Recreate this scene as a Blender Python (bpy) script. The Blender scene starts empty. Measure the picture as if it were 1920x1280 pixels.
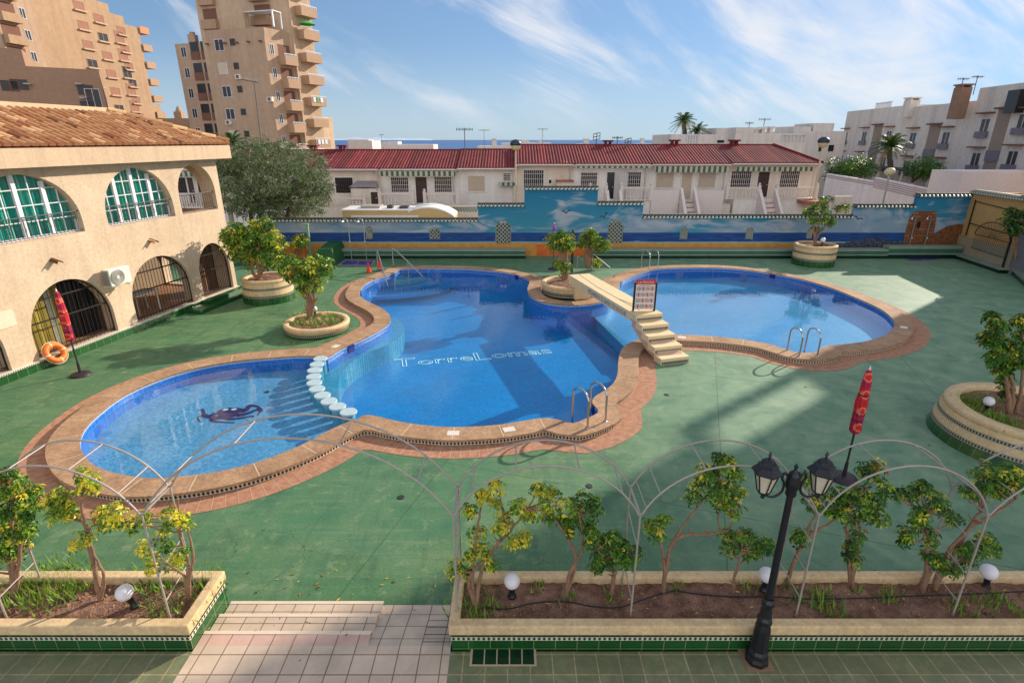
import bpy, bmesh, math, random
from mathutils import Vector, Matrix
SC = bpy.context.scene
COL = SC.collection
RND = random.Random(7)
# ---------------------------------------------------------------- camera
CAM_H, PITCH, FPX = 6.0, math.radians(20.15), 1030.0
cam_d = bpy.data.cameras.new("camera"); cam = bpy.data.objects.new("camera", cam_d); COL.objects.link(cam)
cam_d.sensor_width = 36.0; cam_d.lens = 36.0 * FPX / 1920.0
cam_d.clip_start = 0.1; cam_d.clip_end = 80000.0
cam.location = (0, 0, CAM_H); cam.rotation_euler = (math.radians(90) - PITCH, 0, 0)
SC.camera = cam
# ---------------------------------------------------------------- sun, sky, exposure
HIGH_FILL = 0.3; CLOUD_LOC = (0.31, -0.02, 0.0)
SUN_AZ, SUN_EL = math.radians(38.0), math.radians(24.0)      # azimuth measured from +X towards +Y
sun_dir = Vector((math.cos(SUN_AZ)*math.cos(SUN_EL), math.sin(SUN_AZ)*math.cos(SUN_EL), math.sin(SUN_EL)))
sd = bpy.data.lights.new("sun", 'SUN'); sd.energy = 4.9; sd.angle = math.radians(0.55); sd.color = (1.0, 0.88, 0.74)
so = bpy.data.objects.new("sun", sd); COL.objects.link(so); so.rotation_euler = (-sun_dir).to_track_quat('-Z', 'Y').to_euler()
so.location = (60, 40, 60)
W = bpy.data.worlds.new("World"); SC.world = W; W.use_nodes = True
wn = W.node_tree; wn.nodes.clear()
def wnode(t, **k):
    n = wn.nodes.new(t)
    for a, b in k.items(): setattr(n, a, b)
    return n
sky = wnode('ShaderNodeTexSky', sky_type='NISHITA', sun_disc=False, sun_elevation=SUN_EL, sun_rotation=math.pi/2 - SUN_AZ,
            altitude=20, air_density=1.0, dust_density=0.6, ozone_density=3.0)
wbg = wnode('ShaderNodeBackground'); wbg.inputs[1].default_value = 0.15
wout = wnode('ShaderNodeOutputWorld')
tc = wnode('ShaderNodeTexCoord')
# cirrus clouds: stretched, warped noise over the sky directions
mp = wnode('ShaderNodeMapping'); mp.inputs['Rotation'].default_value = (0, 0, math.radians(-20)); mp.inputs['Scale'].default_value = (1.0, 1.0, 2.6)
sep = wnode('ShaderNodeSeparateXYZ'); wn.links.new(tc.outputs['Generated'], sep.inputs[0])
def wmath(op, a, b=None, c=None, clamp=False):
    n = wnode('ShaderNodeMath', operation=op, use_clamp=clamp)
    for i, s in enumerate((a, b, c)):
        if s is None: continue
        if isinstance(s, (int, float)): n.inputs[i].default_value = s
        else: wn.links.new(s, n.inputs[i])
    return n.outputs[0]
# feathery cirrus: warped noise stretched along falling diagonals of azimuth / elevation
yy = wmath('MAXIMUM', wmath('ABSOLUTE', sep.outputs['Y']), 0.25)
cx = wmath('DIVIDE', sep.outputs['X'], yy); cy = wmath('DIVIDE', sep.outputs['Z'], yy)
cmb = wnode('ShaderNodeCombineXYZ'); wn.links.new(cx, cmb.inputs[0]); wn.links.new(cy, cmb.inputs[1])
mp2 = wnode('ShaderNodeMapping', vector_type='TEXTURE'); mp2.inputs['Rotation'].default_value = (0, 0, math.radians(-32)); mp2.inputs['Scale'].default_value = (0.50, 0.17, 1.0)
mp2.inputs['Location'].default_value = CLOUD_LOC
wn.links.new(cmb.outputs[0], mp2.inputs[0])
n1 = wnode('ShaderNodeTexNoise'); n1.inputs['Scale'].default_value = 1.0; n1.inputs['Detail'].default_value = 11; n1.inputs['Roughness'].default_value = 0.58; n1.inputs['Distortion'].default_value = 0.9
wn.links.new(mp2.outputs[0], n1.inputs['Vector'])
n2 = wnode('ShaderNodeTexNoise'); n2.inputs['Scale'].default_value = 2.6; n2.inputs['Detail'].default_value = 3
wn.links.new(cmb.outputs[0], n2.inputs['Vector'])
side = wmath('MULTIPLY', wmath('MINIMUM', cx, 0.7), 0.13)
dens = wmath('ADD', wmath('ADD', n1.outputs[0], wmath('MULTIPLY', wmath('SUBTRACT', n2.outputs[0], 0.5), 0.45)), side)
cr = wnode('ShaderNodeMapRange', interpolation_type='SMOOTHSTEP'); cr.inputs['From Min'].default_value = 0.45; cr.inputs['From Max'].default_value = 0.70
cr.inputs['To Max'].default_value = 0.9
wn.links.new(dens, cr.inputs['Value'])
fade = wnode('ShaderNodeMapRange'); fade.inputs['From Min'].default_value = 0.0; fade.inputs['From Max'].default_value = 0.06
wn.links.new(sep.outputs['Z'], fade.inputs['Value'])
cf = wmath('MULTIPLY', cr.outputs[0], fade.outputs[0])
mixc = wnode('ShaderNodeMix', data_type='RGBA'); mixc.inputs['B'].default_value = (5.0, 5.1, 5.4, 1)
# soft shoulder on the sky's radiance (the photograph's own tone curve holds the sky), added unseen bright cloud overhead to lift the ambient light
def wvec(op, a, b):
    n = wnode('ShaderNodeVectorMath', operation=op)
    for i, s in enumerate((a, b)):
        if isinstance(s, tuple): n.inputs[i].default_value = s
        else: wn.links.new(s, n.inputs[i])
    return n.outputs[0]
MS = (2.7, 5.2, 10.5)
skyc = wvec('DIVIDE', wvec('MULTIPLY', sky.outputs[0], MS), wvec('ADD', sky.outputs[0], MS))
high = wnode('ShaderNodeMapRange', interpolation_type='SMOOTHSTEP'); high.inputs['From Min'].default_value = 0.34; high.inputs['From Max'].default_value = 0.7
wn.links.new(sep.outputs['Z'], high.inputs['Value'])
haz = wnode('ShaderNodeMapRange', interpolation_type='SMOOTHSTEP'); haz.inputs['From Min'].default_value = 0.0; haz.inputs['From Max'].default_value = 0.16; haz.inputs['To Min'].default_value = 0.55; haz.inputs['To Max'].default_value = 0.0
wn.links.new(sep.outputs['Z'], haz.inputs['Value'])
hzm = wnode('ShaderNodeMix', data_type='RGBA'); hzm.inputs['B'].default_value = (3.3, 4.0, 4.8, 1); wn.links.new(haz.outputs[0], hzm.inputs['Factor']); wn.links.new(skyc, hzm.inputs['A']); skyc = hzm.outputs['Result']
rear_fill = wnode('ShaderNodeMapRange', interpolation_type='SMOOTHSTEP'); rear_fill.inputs['From Min'].default_value = -0.15; rear_fill.inputs['From Max'].default_value = -0.8
low = wnode('ShaderNodeMapRange', interpolation_type='SMOOTHSTEP'); low.inputs['From Min'].default_value = 0.75; low.inputs['From Max'].default_value = 0.35; wn.links.new(sep.outputs['Z'], low.inputs['Value'])
wn.links.new(sep.outputs['Y'], rear_fill.inputs['Value'])      # added unseen bright cloud behind the viewer, fills the camera-facing facades
cf2 = wmath('MAXIMUM', wmath('MAXIMUM', cf, wmath('MULTIPLY', high.outputs[0], 0.28)), wmath('MULTIPLY', wmath('MULTIPLY', rear_fill.outputs[0], low.outputs[0]), 0.85))
cbr = wmath('ADD', wmath('ADD', 4.8, wmath('MULTIPLY', high.outputs[0], HIGH_FILL)), wmath('MULTIPLY', rear_fill.outputs[0], 4.0))
ccol = wvec('MULTIPLY', (1.0, 1.0, 1.03), cbr)
wn.links.new(ccol, mixc.inputs['B'])
wn.links.new(cf2, mixc.inputs['Factor']); wn.links.new(skyc, mixc.inputs['A'])
wn.links.new(mixc.outputs['Result'], wbg.inputs[0]); wn.links.new(wbg.outputs[0], wout.inputs[0])
SC.view_settings.view_transform = 'Standard'; SC.view_settings.look = 'None'; SC.view_settings.gamma = 1.0
SC.view_settings.exposure = 0.34; SC.view_settings.use_curve_mapping = False
SC.cycles.max_bounces = 8; SC.cycles.transparent_max_bounces = 16; SC.cycles.use_denoising = True
# ---------------------------------------------------------------- helpers
CP, SP = math.cos(PITCH), math.sin(PITCH)
def ray(px, py):
    x = (px-960)/FPX; d = (py-640)/FPX
    return Vector((x, CP - SP*d, -SP - CP*d))
def PG(px, py, z=0.0):
    r = ray(px, py); t = (z-CAM_H)/r.z; return Vector((r.x*t, r.y*t, z))
def PY(px, py, Y):
    r = ray(px, py); t = Y/r.y; return Vector((r.x*t, Y, CAM_H + r.z*t))
def PW(px, py, A, B):                                   # on the vertical plane through ground points A, B
    r = ray(px, py); n = Vector((B[1]-A[1], -(B[0]-A[0])))
    t = (A[0]*n.x + A[1]*n.y)/(r.x*n.x + r.y*n.y); return Vector((r.x*t, r.y*t, CAM_H + r.z*t))
def lin(c): c = c/255.0; return c/12.92 if c <= 0.04045 else ((c+0.055)/1.055)**2.4
def S(r, g, b, k=1.0): return (lin(r)*k, lin(g)*k, lin(b)*k, 1.0)

class NT:
    def __init__(s, m): s.m = m; m.use_nodes = True; s.t = m.node_tree; s.b = s.t.nodes['Principled BSDF']; s.o = s.t.nodes['Material Output']
    def n(s, typ, **k):
        x = s.t.nodes.new(typ)
        for a, b in k.items(): setattr(x, a, b)
        return x
    def l(s, a, b): s.t.links.new(a, b)
    def put(s, sock, val):
        if hasattr(val, 'is_linked') or hasattr(val, 'links'): s.l(val, sock)
        else: sock.default_value = val
    def math(s, op, a, b=None, c=None, clamp=False):
        x = s.n('ShaderNodeMath', operation=op, use_clamp=clamp)
        for i, q in enumerate((a, b, c)):
            if q is not None: s.put(x.inputs[i], q)
        return x.outputs[0]
    def mix(s, f, a, b, blend='MIX'):
        x = s.n('ShaderNodeMix', data_type='RGBA', blend_type=blend)
        s.put(x.inputs['Factor'], f); s.put(x.inputs['A'], a); s.put(x.inputs['B'], b); return x.outputs['Result']
    def coord(s, which='Object', scale=(1,1,1), rot=(0,0,0), loc=(0,0,0)):
        c = s.n('ShaderNodeTexCoord'); p = s.n('ShaderNodeMapping')
        p.inputs['Scale'].default_value = scale; p.inputs['Rotation'].default_value = rot; p.inputs['Location'].default_value = loc
        s.l(c.outputs[which], p.inputs[0]); return p.outputs[0]
    def noise(s, vec, scale, detail=4, rough=0.55, dist=0.0):
        x = s.n('ShaderNodeTexNoise'); s.l(vec, x.inputs['Vector'])
        x.inputs['Scale'].default_value = scale; x.inputs['Detail'].default_value = detail; x.inputs['Roughness'].default_value = rough; x.inputs['Distortion'].default_value = dist
        return x.outputs[0]
    def ramp(s, f, a, b, lo=0.0, hi=1.0, smooth=False):
        x = s.n('ShaderNodeMapRange', interpolation_type='SMOOTHSTEP' if smooth else 'LINEAR'); s.put(x.inputs['Value'], f)
        for k, v in (('From Min', a), ('From Max', b), ('To Min', lo), ('To Max', hi)): x.inputs[k].default_value = v
        return x.outputs[0]
    def bump(s, h, strength=0.3, dist=0.01):
        x = s.n('ShaderNodeBump'); s.l(h, x.inputs['Height']); x.inputs['Strength'].default_value = strength; x.inputs['Distance'].default_value = dist
        s.l(x.outputs[0], s.b.inputs['Normal'])
    def sep(s, vec):
        x = s.n('ShaderNodeSeparateXYZ'); s.l(vec, x.inputs[0]); return x.outputs
def M(name, col, rough=0.8, var=0.12, vs=3.0, bump=0.25, bs=60.0, metal=0.0, col2=None, spec=0.4, coord='Object', bd=0.01, fine=0.05, streak=0.0, sf=1.0):
    m = bpy.data.materials.new(name); t = NT(m); b = t.b
    b.inputs['Roughness'].default_value = rough; b.inputs['Metallic'].default_value = metal; b.inputs['Specular IOR Level'].default_value = spec
    v = t.coord(coord)
    f = t.ramp(t.noise(v, vs, 5, 0.6), 0.3, 0.7)
    if col2 is None:
        d = tuple(c*(1-var) for c in col[:3]) + (1,); u = tuple(min(1, c*(1+var)) for c in col[:3]) + (1,)
    else: d, u = col, col2
    c = t.mix(f, d, u)
    if fine:
        g = t.ramp(t.noise(v, vs*14, 3, 0.6), 0.3, 0.7, 1-fine*2, 1+fine)
        c = t.mix(1.0, c, g, 'MULTIPLY')
    if streak:      # rain streaks and grime: tall narrow stains with a shape of their own
        s1 = t.ramp(t.noise(t.coord(coord, scale=(1.6*sf, 1.6*sf, 0.10*sf)), 1.6, 6, 0.7, 0.3), 0.42, 0.66, 1.0, 1-streak)
        s2 = t.ramp(t.noise(t.coord(coord, scale=(0.25*sf, 0.25*sf, 0.2*sf)), 1.0, 4, 0.6), 0.35, 0.65, 1.0, 1-streak*0.6)
        c = t.mix(1.0, t.mix(1.0, c, s1, 'MULTIPLY'), s2, 'MULTIPLY')
    t.put(b.inputs['Base Color'], c)
    if bump: t.bump(t.noise(v, bs, 3, 0.6), bump, bd)
    return m
def tile_mat(name, col, grout, w=0.26, h=0.26, mortar=0.006, coord='Object', rot=(0,0,0), loc=(0,0,0), rough=0.35, var=0.12, offset=0.0, vein=None, bumpy=True, swap=False):
    m = bpy.data.materials.new(name); t = NT(m); b = t.b; b.inputs['Roughness'].default_value = rough
    v = t.coord(coord, rot=rot, loc=loc)
    x = t.n('ShaderNodeTexBrick'); x.offset = offset; x.squash = 1.0; t.l(v, x.inputs['Vector'])
    x.inputs['Scale'].default_value = 1.0; x.inputs['Brick Width'].default_value = w; x.inputs['Row Height'].default_value = h
    x.inputs['Mortar Size'].default_value = mortar; x.inputs['Mortar Smooth'].default_value = 0.1; x.inputs['Bias'].default_value = 0.0
    x.inputs['Color1'].default_value = tuple(c*(1-var) for c in col[:3])+(1,); x.inputs['Color2'].default_value = tuple(min(1,c*(1+var)) for c in col[:3])+(1,)
    x.inputs['Mortar'].default_value = grout
    n = t.ramp(t.noise(v, 2.2, 5, 0.6, 0.6), 0.3, 0.75, 0.78, 1.12)
    c = t.mix(1.0, x.outputs['Color'], n, 'MULTIPLY')
    if vein:
        w2 = t.ramp(t.noise(v, 5.5, 7, 0.62, 1.6), 0.46, 0.56, 1.0, 0.0, True)
        c = t.mix(t.math('MULTIPLY', w2, 0.28), c, vein)
    t.put(b.inputs['Base Color'], c)
    if bumpy:
        t.bump(t.math('SUBTRACT', 1.0, x.outputs['Fac']), 0.4, 0.004)
    return m
def diamond_mat(name, dark=(0.012,0.014,0.02,1), light=S(215,205,180), period=0.07, rows=1.0):
    # strip of black diamonds on white tile; UV: x along (m), y 0..1 over the strip
    m = bpy.data.materials.new(name); t = NT(m); t.b.inputs['Roughness'].default_value = 0.3
    u = t.sep(t.coord('UV'))
    fu = t.math('ABSOLUTE', t.math('SUBTRACT', t.math('FRACT', t.math('DIVIDE', u[0], period)), 0.5))
    fv = t.math('ABSOLUTE', t.math('SUBTRACT', t.math('FRACT', t.math('MULTIPLY', u[1], rows)), 0.5))
    k = t.math('LESS_THAN', t.math('ADD', fu, fv), 0.42)
    edge = t.math('GREATER_THAN', t.math('ABSOLUTE', t.math('SUBTRACT', u[1], 0.5)), 0.44)
    k = t.math('MAXIMUM', k, edge)
    t.put(t.b.inputs['Base Color'], t.mix(k, light, dark)); return m

class MB:
    def __init__(s): s.v = []; s.f = []; s.mi = []; s.uv = []; s.sm = []
    def add(s, verts, faces, mat=0, uvs=None, smooth=False):
        o = len(s.v); s.v.extend([tuple(p) for p in verts])
        for i, f in enumerate(faces):
            s.f.append([o+k for k in f]); s.mi.append(mat); s.sm.append(smooth)
            s.uv.append(uvs[i] if uvs else [(0.0, 0.0)]*len(f))
    def box(s, x0, x1, y0, y1, z0, z1, mat=0):
        if x0 > x1: x0, x1 = x1, x0
        if y0 > y1: y0, y1 = y1, y0
        if z0 > z1: z0, z1 = z1, z0
        v = [(x0,y0,z0),(x1,y0,z0),(x1,y1,z0),(x0,y1,z0),(x0,y0,z1),(x1,y0,z1),(x1,y1,z1),(x0,y1,z1)]
        f = [(0,3,2,1),(4,5,6,7),(0,1,5,4),(1,2,6,5),(2,3,7,6),(3,0,4,7)]
        dx, dy, dz = x1-x0, y1-y0, z1-z0
        uv = [[(0,0),(0,dy),(dx,dy),(dx,0)],[(0,0),(dx,0),(dx,dy),(0,dy)],[(x0,z0),(x1,z0),(x1,z1),(x0,z1)],[(y0,z0),(y1,z0),(y1,z1),(y0,z1)],[(x1,z0),(x0,z0),(x0,z1),(x1,z1)],[(y1,z0),(y0,z0),(y0,z1),(y1,z1)]]
        s.add(v, f, mat, uv)
    def fbox(s, F, a0, a1, b0, b1, z0, z1, mat=0):      # box in a frame F=(origin, along-vector, outward-vector) (horizontal unit vectors)
        O, U, N = F
        def P(a, b, z): return (O[0]+U[0]*a+N[0]*b, O[1]+U[1]*a+N[1]*b, z)
        v = [P(a0,b0,z0),P(a1,b0,z0),P(a1,b1,z0),P(a0,b1,z0),P(a0,b0,z1),P(a1,b0,z1),P(a1,b1,z1),P(a0,b1,z1)]
        f = [(0,3,2,1),(4,5,6,7),(0,1,5,4),(1,2,6,5),(2,3,7,6),(3,0,4,7)]
        if (U[0]*N[1]-U[1]*N[0])*(a1-a0)*(b1-b0)*(z1-z0) < 0: f = [tuple(reversed(q)) for q in f]
        uv = [[((v[i][0]-O[0])*U[0]+(v[i][1]-O[1])*U[1]+((v[i][0]-O[0])*N[0]+(v[i][1]-O[1])*N[1]), v[i][2]) for i in q] for q in f]
        s.add(v, f, mat, uv)
    def tube(s, pts, r, n=8, mat=0, cap=True, smooth=True):
        pts = [Vector(p) for p in pts]; rs = r if isinstance(r, (list, tuple)) else [r]*len(pts)
        prev = None; rings = []
        for i, p in enumerate(pts):
            d = (pts[min(i+1, len(pts)-1)] - pts[max(i-1, 0)])
            if d.length < 1e-9: d = Vector((0,0,1))
            d.normalize()
            if prev is None:
                a = Vector((0,0,1)) if abs(d.z) < 0.9 else Vector((1,0,0)); x = d.cross(a).normalized()
            else:
                x = (prev - d*prev.dot(d))
                x = x.normalized() if x.length > 1e-6 else d.orthogonal().normalized()
            prev = x; y = d.cross(x)
            rings.append([p + (x*math.cos(2*math.pi*k/n) + y*math.sin(2*math.pi*k/n))*rs[i] for k in range(n)])
        v = [q for R in rings for q in R]; f = []
        for i in range(len(pts)-1):
            for k in range(n):
                f.append((i*n+k, i*n+(k+1)%n, (i+1)*n+(k+1)%n, (i+1)*n+k))
        s.add(v, f, mat, None, smooth)
        if cap:
            s.add(rings[0], [tuple(reversed(range(n)))], mat); s.add(rings[-1], [tuple(range(n))], mat)
    def hlathe(s, c, prof, n=32, mat=0, sx=1.0, sy=1.0):
        for i in range(len(prof)-1): s.lathe(c, [prof[i], prof[i+1]], n, mat, sx, sy, True)
    def lathe(s, c, prof, n=32, mat=0, sx=1.0, sy=1.0, smooth=True, a0=0.0):
        # prof: list of (r, z) or (r, z, mat) - closed surface of revolution; uv along / profile index
        v = []; f = []; uv = []; mats = []
        for q in prof:
            for k in range(n):
                a = a0 + 2*math.pi*k/n; v.append((c[0]+q[0]*sx*math.cos(a), c[1]+q[0]*sy*math.sin(a), c[2]+q[1]))
        for i in range(len(prof)-1):
            R = max(prof[i][0], prof[i+1][0])*(sx+sy)/2; fs = []; us = []
            for k in range(n):
                fs.append((i*n+k, i*n+(k+1)%n, (i+1)*n+(k+1)%n, (i+1)*n+k))
                u0, u1 = R*2*math.pi*k/n, R*2*math.pi*(k+1)/n
                us.append([(u0,0),(u1,0),(u1,1),(u0,1)])
            o = len(s.v)
            for q, w in zip(fs, us):
                f.append(q); uv.append(w); mats.append(prof[i+1][2] if len(prof[i+1]) > 2 else mat)
        o = len(s.v); s.v.extend(v)
        for q, w, m_ in zip(f, uv, mats): s.f.append([o+k for k in q]); s.mi.append(m_); s.sm.append(smooth); s.uv.append(w)
    def ribbon(s, pts, z0, z1, closed=True, mat=0, vscale=1.0, flip=False, metric=False):
        n = len(pts); L = 0.0; m = n if closed else n-1
        for i in range(m):
            a = pts[i]; b = pts[(i+1) % n]; d = math.hypot(b[0]-a[0], b[1]-a[1])
            q = [(a[0],a[1],z0),(b[0],b[1],z0),(b[0],b[1],z1),(a[0],a[1],z1)]
            vv = (z0, z1) if metric else (0.0, 1.0)
            u = [(L,vv[0]),(L+d,vv[0]),(L+d,vv[1]),(L,vv[1])]
            if flip: q.reverse(); u.reverse()
            s.add(q, [(0,1,2,3)], mat, [u]); L += d
    def sphere(s, c, r, nu=20, nv=12, mat=0, sz=1.0):
        prof = [(max(r*math.sin(math.pi*j/nv), 1e-4), -r*sz*math.cos(math.pi*j/nv)) for j in range(nv+1)]
        s.lathe(c, prof, nu, mat)
    def poly(s, pts, mat=0, uv=None): s.add(pts, [tuple(range(len(pts)))], mat, [uv] if uv else None)
    def build(s, name, mats, parent=None, kind=None, group=None, label=None, cat=None, loc=None):
        me = bpy.data.meshes.new(name)
        off = Vector(loc) if loc is not None else (parent['_w'] if False else wloc(parent))
        me.from_pydata([(x-off.x, y-off.y, z-off.z) for x, y, z in s.v], [], s.f)
        for m in (mats if isinstance(mats, (list, tuple)) else [mats]): me.materials.append(m)
        me.polygons.foreach_set('material_index', s.mi); me.polygons.foreach_set('use_smooth', s.sm)
        ul = me.uv_layers.new(name='UVMap'); flat = [c for u in s.uv for p in u for c in p]; ul.data.foreach_set('uv', flat)
        me.update(); o = bpy.data.objects.new(name, me); COL.objects.link(o)
        if parent is not None: o.parent = parent
        elif loc is not None: o.location = loc
        tag(o, label, cat, group, kind); return o
def tag(o, label=None, cat=None, group=None, kind=None):
    if label: o['label'] = label
    if cat: o['category'] = cat
    if group: o['group'] = group
    if kind: o['kind'] = kind
    return o
def wloc(p):
    v = Vector((0,0,0))
    while p is not None: v = v + Vector(p.location); p = p.parent
    return v
def thing(name, label, cat, loc=(0,0,0), group=None, rz=0.0):
    o = bpy.data.objects.new(name, None); COL.objects.link(o); o.location = loc; o.rotation_euler = (0,0,rz); o.empty_display_size = 0.3
    return tag(o, label, cat, group)
def copy_tree(o, parent=None):
    c = o.copy(); COL.objects.link(c); c.parent = parent
    for ch in list(o.children): copy_tree(ch, c)
    return c
def place(proto, used, loc, rz=0.0, label=None, group=None, scale=None):
    o = proto if not used else copy_tree(proto)
    o.location = loc; o.rotation_euler = (0,0,rz)
    if label: o['label'] = label
    if group: o['group'] = group
    if scale: o.scale = scale
    return o
def fill2d(outer, holes=(), th=0.0):
    """filled 2D outline with holes -> (verts, faces) in the xy plane, z from -th to 0"""
    cu = bpy.data.curves.new('tmp', 'CURVE'); cu.dimensions = '2D'; cu.fill_mode = 'BOTH'; cu.extrude = th/2
    for loop in [outer]+list(holes):
        sp = cu.splines.new('POLY'); sp.points.add(len(loop)-1)
        for i, p in enumerate(loop): sp.points[i].co = (p[0], p[1], 0, 1)
        sp.use_cyclic_u = True
    ob = bpy.data.objects.new('tmp', cu); COL.objects.link(ob)
    dg = bpy.context.evaluated_depsgraph_get(); me = bpy.data.meshes.new_from_object(ob.evaluated_get(dg))
    bm = bmesh.new(); bm.from_mesh(me); bmesh.ops.remove_doubles(bm, verts=bm.verts, dist=1e-5)
    bmesh.ops.recalc_face_normals(bm, faces=bm.faces)
    if th == 0:
        for f in bm.faces:
            if f.normal.z < 0: f.normal_flip()
    bm.verts.index_update()
    v = [(q.co.x, q.co.y, q.co.z - th/2) for q in bm.verts]; f = [[q.index for q in g.verts] for g in bm.faces]
    bm.free(); bpy.data.objects.remove(ob); bpy.data.curves.remove(cu); bpy.data.meshes.remove(me)
    return v, f
def catmull(pts, n=6, closed=True):
    out = []; N = len(pts)
    for i in range(N if closed else N-1):
        g = (lambda k: Vector(pts[k % N])) if closed else (lambda k: Vector(pts[max(0, min(N-1, k))]))
        p0, p1, p2, p3 = g(i-1), g(i), g(i+1), g(i+2)
        for j in range(n):
            t = j/n; out.append(0.5*((2*p1)+(p2-p0)*t+(2*p0-5*p1+4*p2-p3)*t*t+(3*p1-p0-3*p2+p3)*t**3))
    if not closed: out.append(Vector(pts[-1]))
    return out
def resample(pts, step):
    n = len(pts); out = []; acc = 0.0
    P = [Vector((p[0], p[1])) for p in pts]
    for i in range(n):
        a, b = P[i], P[(i+1) % n]; d = (b-a).length
        while acc < d:
            out.append(a+(b-a)*(acc/d)); acc += step
        acc -= d
    return out
def seg_dist(p, poly):
    best = 1e9
    for i in range(len(poly)):
        a = poly[i]; b = poly[(i+1) % len(poly)]; ab = b-a; q = ab.length_squared
        t = 0 if q == 0 else max(0, min(1, (p-a).dot(ab)/q)); d = (a+ab*t-p).length_squared
        if d < best: best = d
    return math.sqrt(best)
def area(poly): return 0.5*sum(poly[i].x*poly[(i+1)%len(poly)].y - poly[(i+1)%len(poly)].x*poly[i].y for i in range(len(poly)))
def offset(poly, w):
    """outward offset of a closed ccw outline, inner loops dropped; returns list of (point or None) per vertex"""
    n = len(poly); out = []
    for i in range(n):
        t = (poly[(i+1) % n]-poly[i-1]).normalized(); nn = Vector((t.y, -t.x)); p = poly[i]+nn*w
        out.append(p if seg_dist(p, poly) > abs(w)*0.985 else None)
    return out
# ---------------------------------------------------------------- materials of the setting
def deck_material():
    m = bpy.data.materials.new('green_deck_paint'); t = NT(m); t.b.inputs['Roughness'].default_value = 0.62; t.b.inputs['Specular IOR Level'].default_value = 0.35
    v = t.coord('Object')
    big = t.ramp(t.noise(v, 0.16, 4, 0.6, 0.4), 0.35, 0.68)
    mid = t.ramp(t.noise(v, 0.9, 6, 0.62, 0.8), 0.35, 0.7)
    c = t.mix(big, S(56,106,66), S(86,128,86))
    c = t.mix(t.math('MULTIPLY', mid, 0.40), c, S(126,142,96))
    # streaky roller marks
    st = t.noise(t.coord('Object', scale=(0.35, 3.2, 1), rot=(0,0,math.radians(12))), 1.4, 6, 0.65, 0.5)
    c = t.mix(t.ramp(st, 0.50, 0.76, 0, 0.40), c, S(150,160,118))
    st2 = t.noise(t.coord('Object', scale=(2.6, 0.4, 1), rot=(0,0,math.radians(-20)), loc=(3,9,0)), 1.1, 6, 0.65, 0.8)
    c = t.mix(t.ramp(st2, 0.50, 0.74, 0, 0.5), c, S(40,82,66))
    fine = t.ramp(t.noise(v, 26, 4, 0.7), 0.3, 0.7, 0.74, 1.18); c = t.mix(1.0, c, fine, 'MULTIPLY')
    # worn-through spots, dark damp stains, repainted patches
    wv = t.ramp(t.noise(v, 3.2, 10, 0.8), 0.54, 0.64); c = t.mix(t.math('MULTIPLY', wv, 0.36), c, S(170,172,130))
    dk = t.ramp(t.noise(v, 0.8, 10, 0.75), 0.34, 0.46, 1, 0); c = t.mix(t.math('MULTIPLY', dk, 0.45), c, S(38,66,46))
    pv = t.n('ShaderNodeTexVoronoi'); pv.inputs['Scale'].default_value = 0.22; t.l(v, pv.inputs['Vector']); c = t.mix(t.math('MULTIPLY', t.sep(pv.outputs['Color'])[0], 0.22), c, S(74,124,106))
    ck = t.n('ShaderNodeTexVoronoi', feature='DISTANCE_TO_EDGE'); ck.inputs['Scale'].default_value = 0.5; t.l(t.coord('Object'), ck.inputs['Vector'])
    wn_ = t.n('ShaderNodeVectorMath', operation='ADD'); nz = t.n('ShaderNodeTexNoise'); nz.inputs['Scale'].default_value = 2.0; nz.inputs['Detail'].default_value = 6; t.l(v, nz.inputs['Vector']); t.l(v, wn_.inputs[0]); t.l(nz.outputs['Color'], wn_.inputs[1]); t.l(wn_.outputs[0], ck.inputs['Vector'])
    crk = t.math('MULTIPLY', t.math('LESS_THAN', ck.outputs['Distance'], 0.004), t.ramp(t.noise(v, 0.35, 2), 0.5, 0.56)); c = t.mix(t.math('MULTIPLY', crk, 0.6), c, S(40,62,44))
    # paler tone over the eastern part of the deck
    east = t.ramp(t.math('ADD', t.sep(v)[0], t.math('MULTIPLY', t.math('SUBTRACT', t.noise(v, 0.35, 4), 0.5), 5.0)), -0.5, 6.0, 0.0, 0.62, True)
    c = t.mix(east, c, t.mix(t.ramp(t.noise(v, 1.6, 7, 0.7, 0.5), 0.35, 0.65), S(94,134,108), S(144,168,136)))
    # expansion joints of the slab
    u = t.sep(t.coord('Object', rot=(0,0,math.radians(18)))); 
    def joint(s, per, w, off=0.0):
        f = t.math('ABSOLUTE', t.math('SUBTRACT', t.math('FRACT', t.math('ADD', t.math('DIVIDE', s, per), off)), 0.5)); return t.math('LESS_THAN', f, w/per)
    wob = t.math('MULTIPLY', t.math('SUBTRACT', t.noise(v, 3.0, 3), 0.5), 0.03)
    j = t.math('MAXIMUM', joint(t.math('ADD', u[0], wob), 5.2, 0.009, 0.3), joint(t.math('ADD', u[1], wob), 6.1, 0.009, 0.1))
    c = t.mix(t.math('MULTIPLY', j, 0.55), c, S(40,66,44))
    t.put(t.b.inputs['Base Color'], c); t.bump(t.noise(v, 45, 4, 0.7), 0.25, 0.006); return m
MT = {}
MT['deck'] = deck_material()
MT['cream'] = M('cream_painted_render', S(220,186,138), 0.75, 0.07, 1.4, 0.45, 45, streak=0.16, sf=2.2, fine=0.09, col2=S(234,204,156))
MT['coping'] = M('sandstone_coping', S(162,126,94), 0.8, 0.12, 1.3, 0.45, 60, col2=S(204,164,126), fine=0.16, streak=0.22, sf=1.3)
MT['joint'] = M('pale_joint_mortar', S(226,200,166), 0.9, 0.05, 5, 0)
MT['brick'] = M('terracotta_brick_band', S(158,106,80), 0.85, 0.2, 7.0, 0.3, 80, col2=S(194,146,114), fine=0.12)
MT['brickjoint'] = M('brick_joint', S(204,166,136), 0.9, 0.05, 5, 0)
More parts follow.
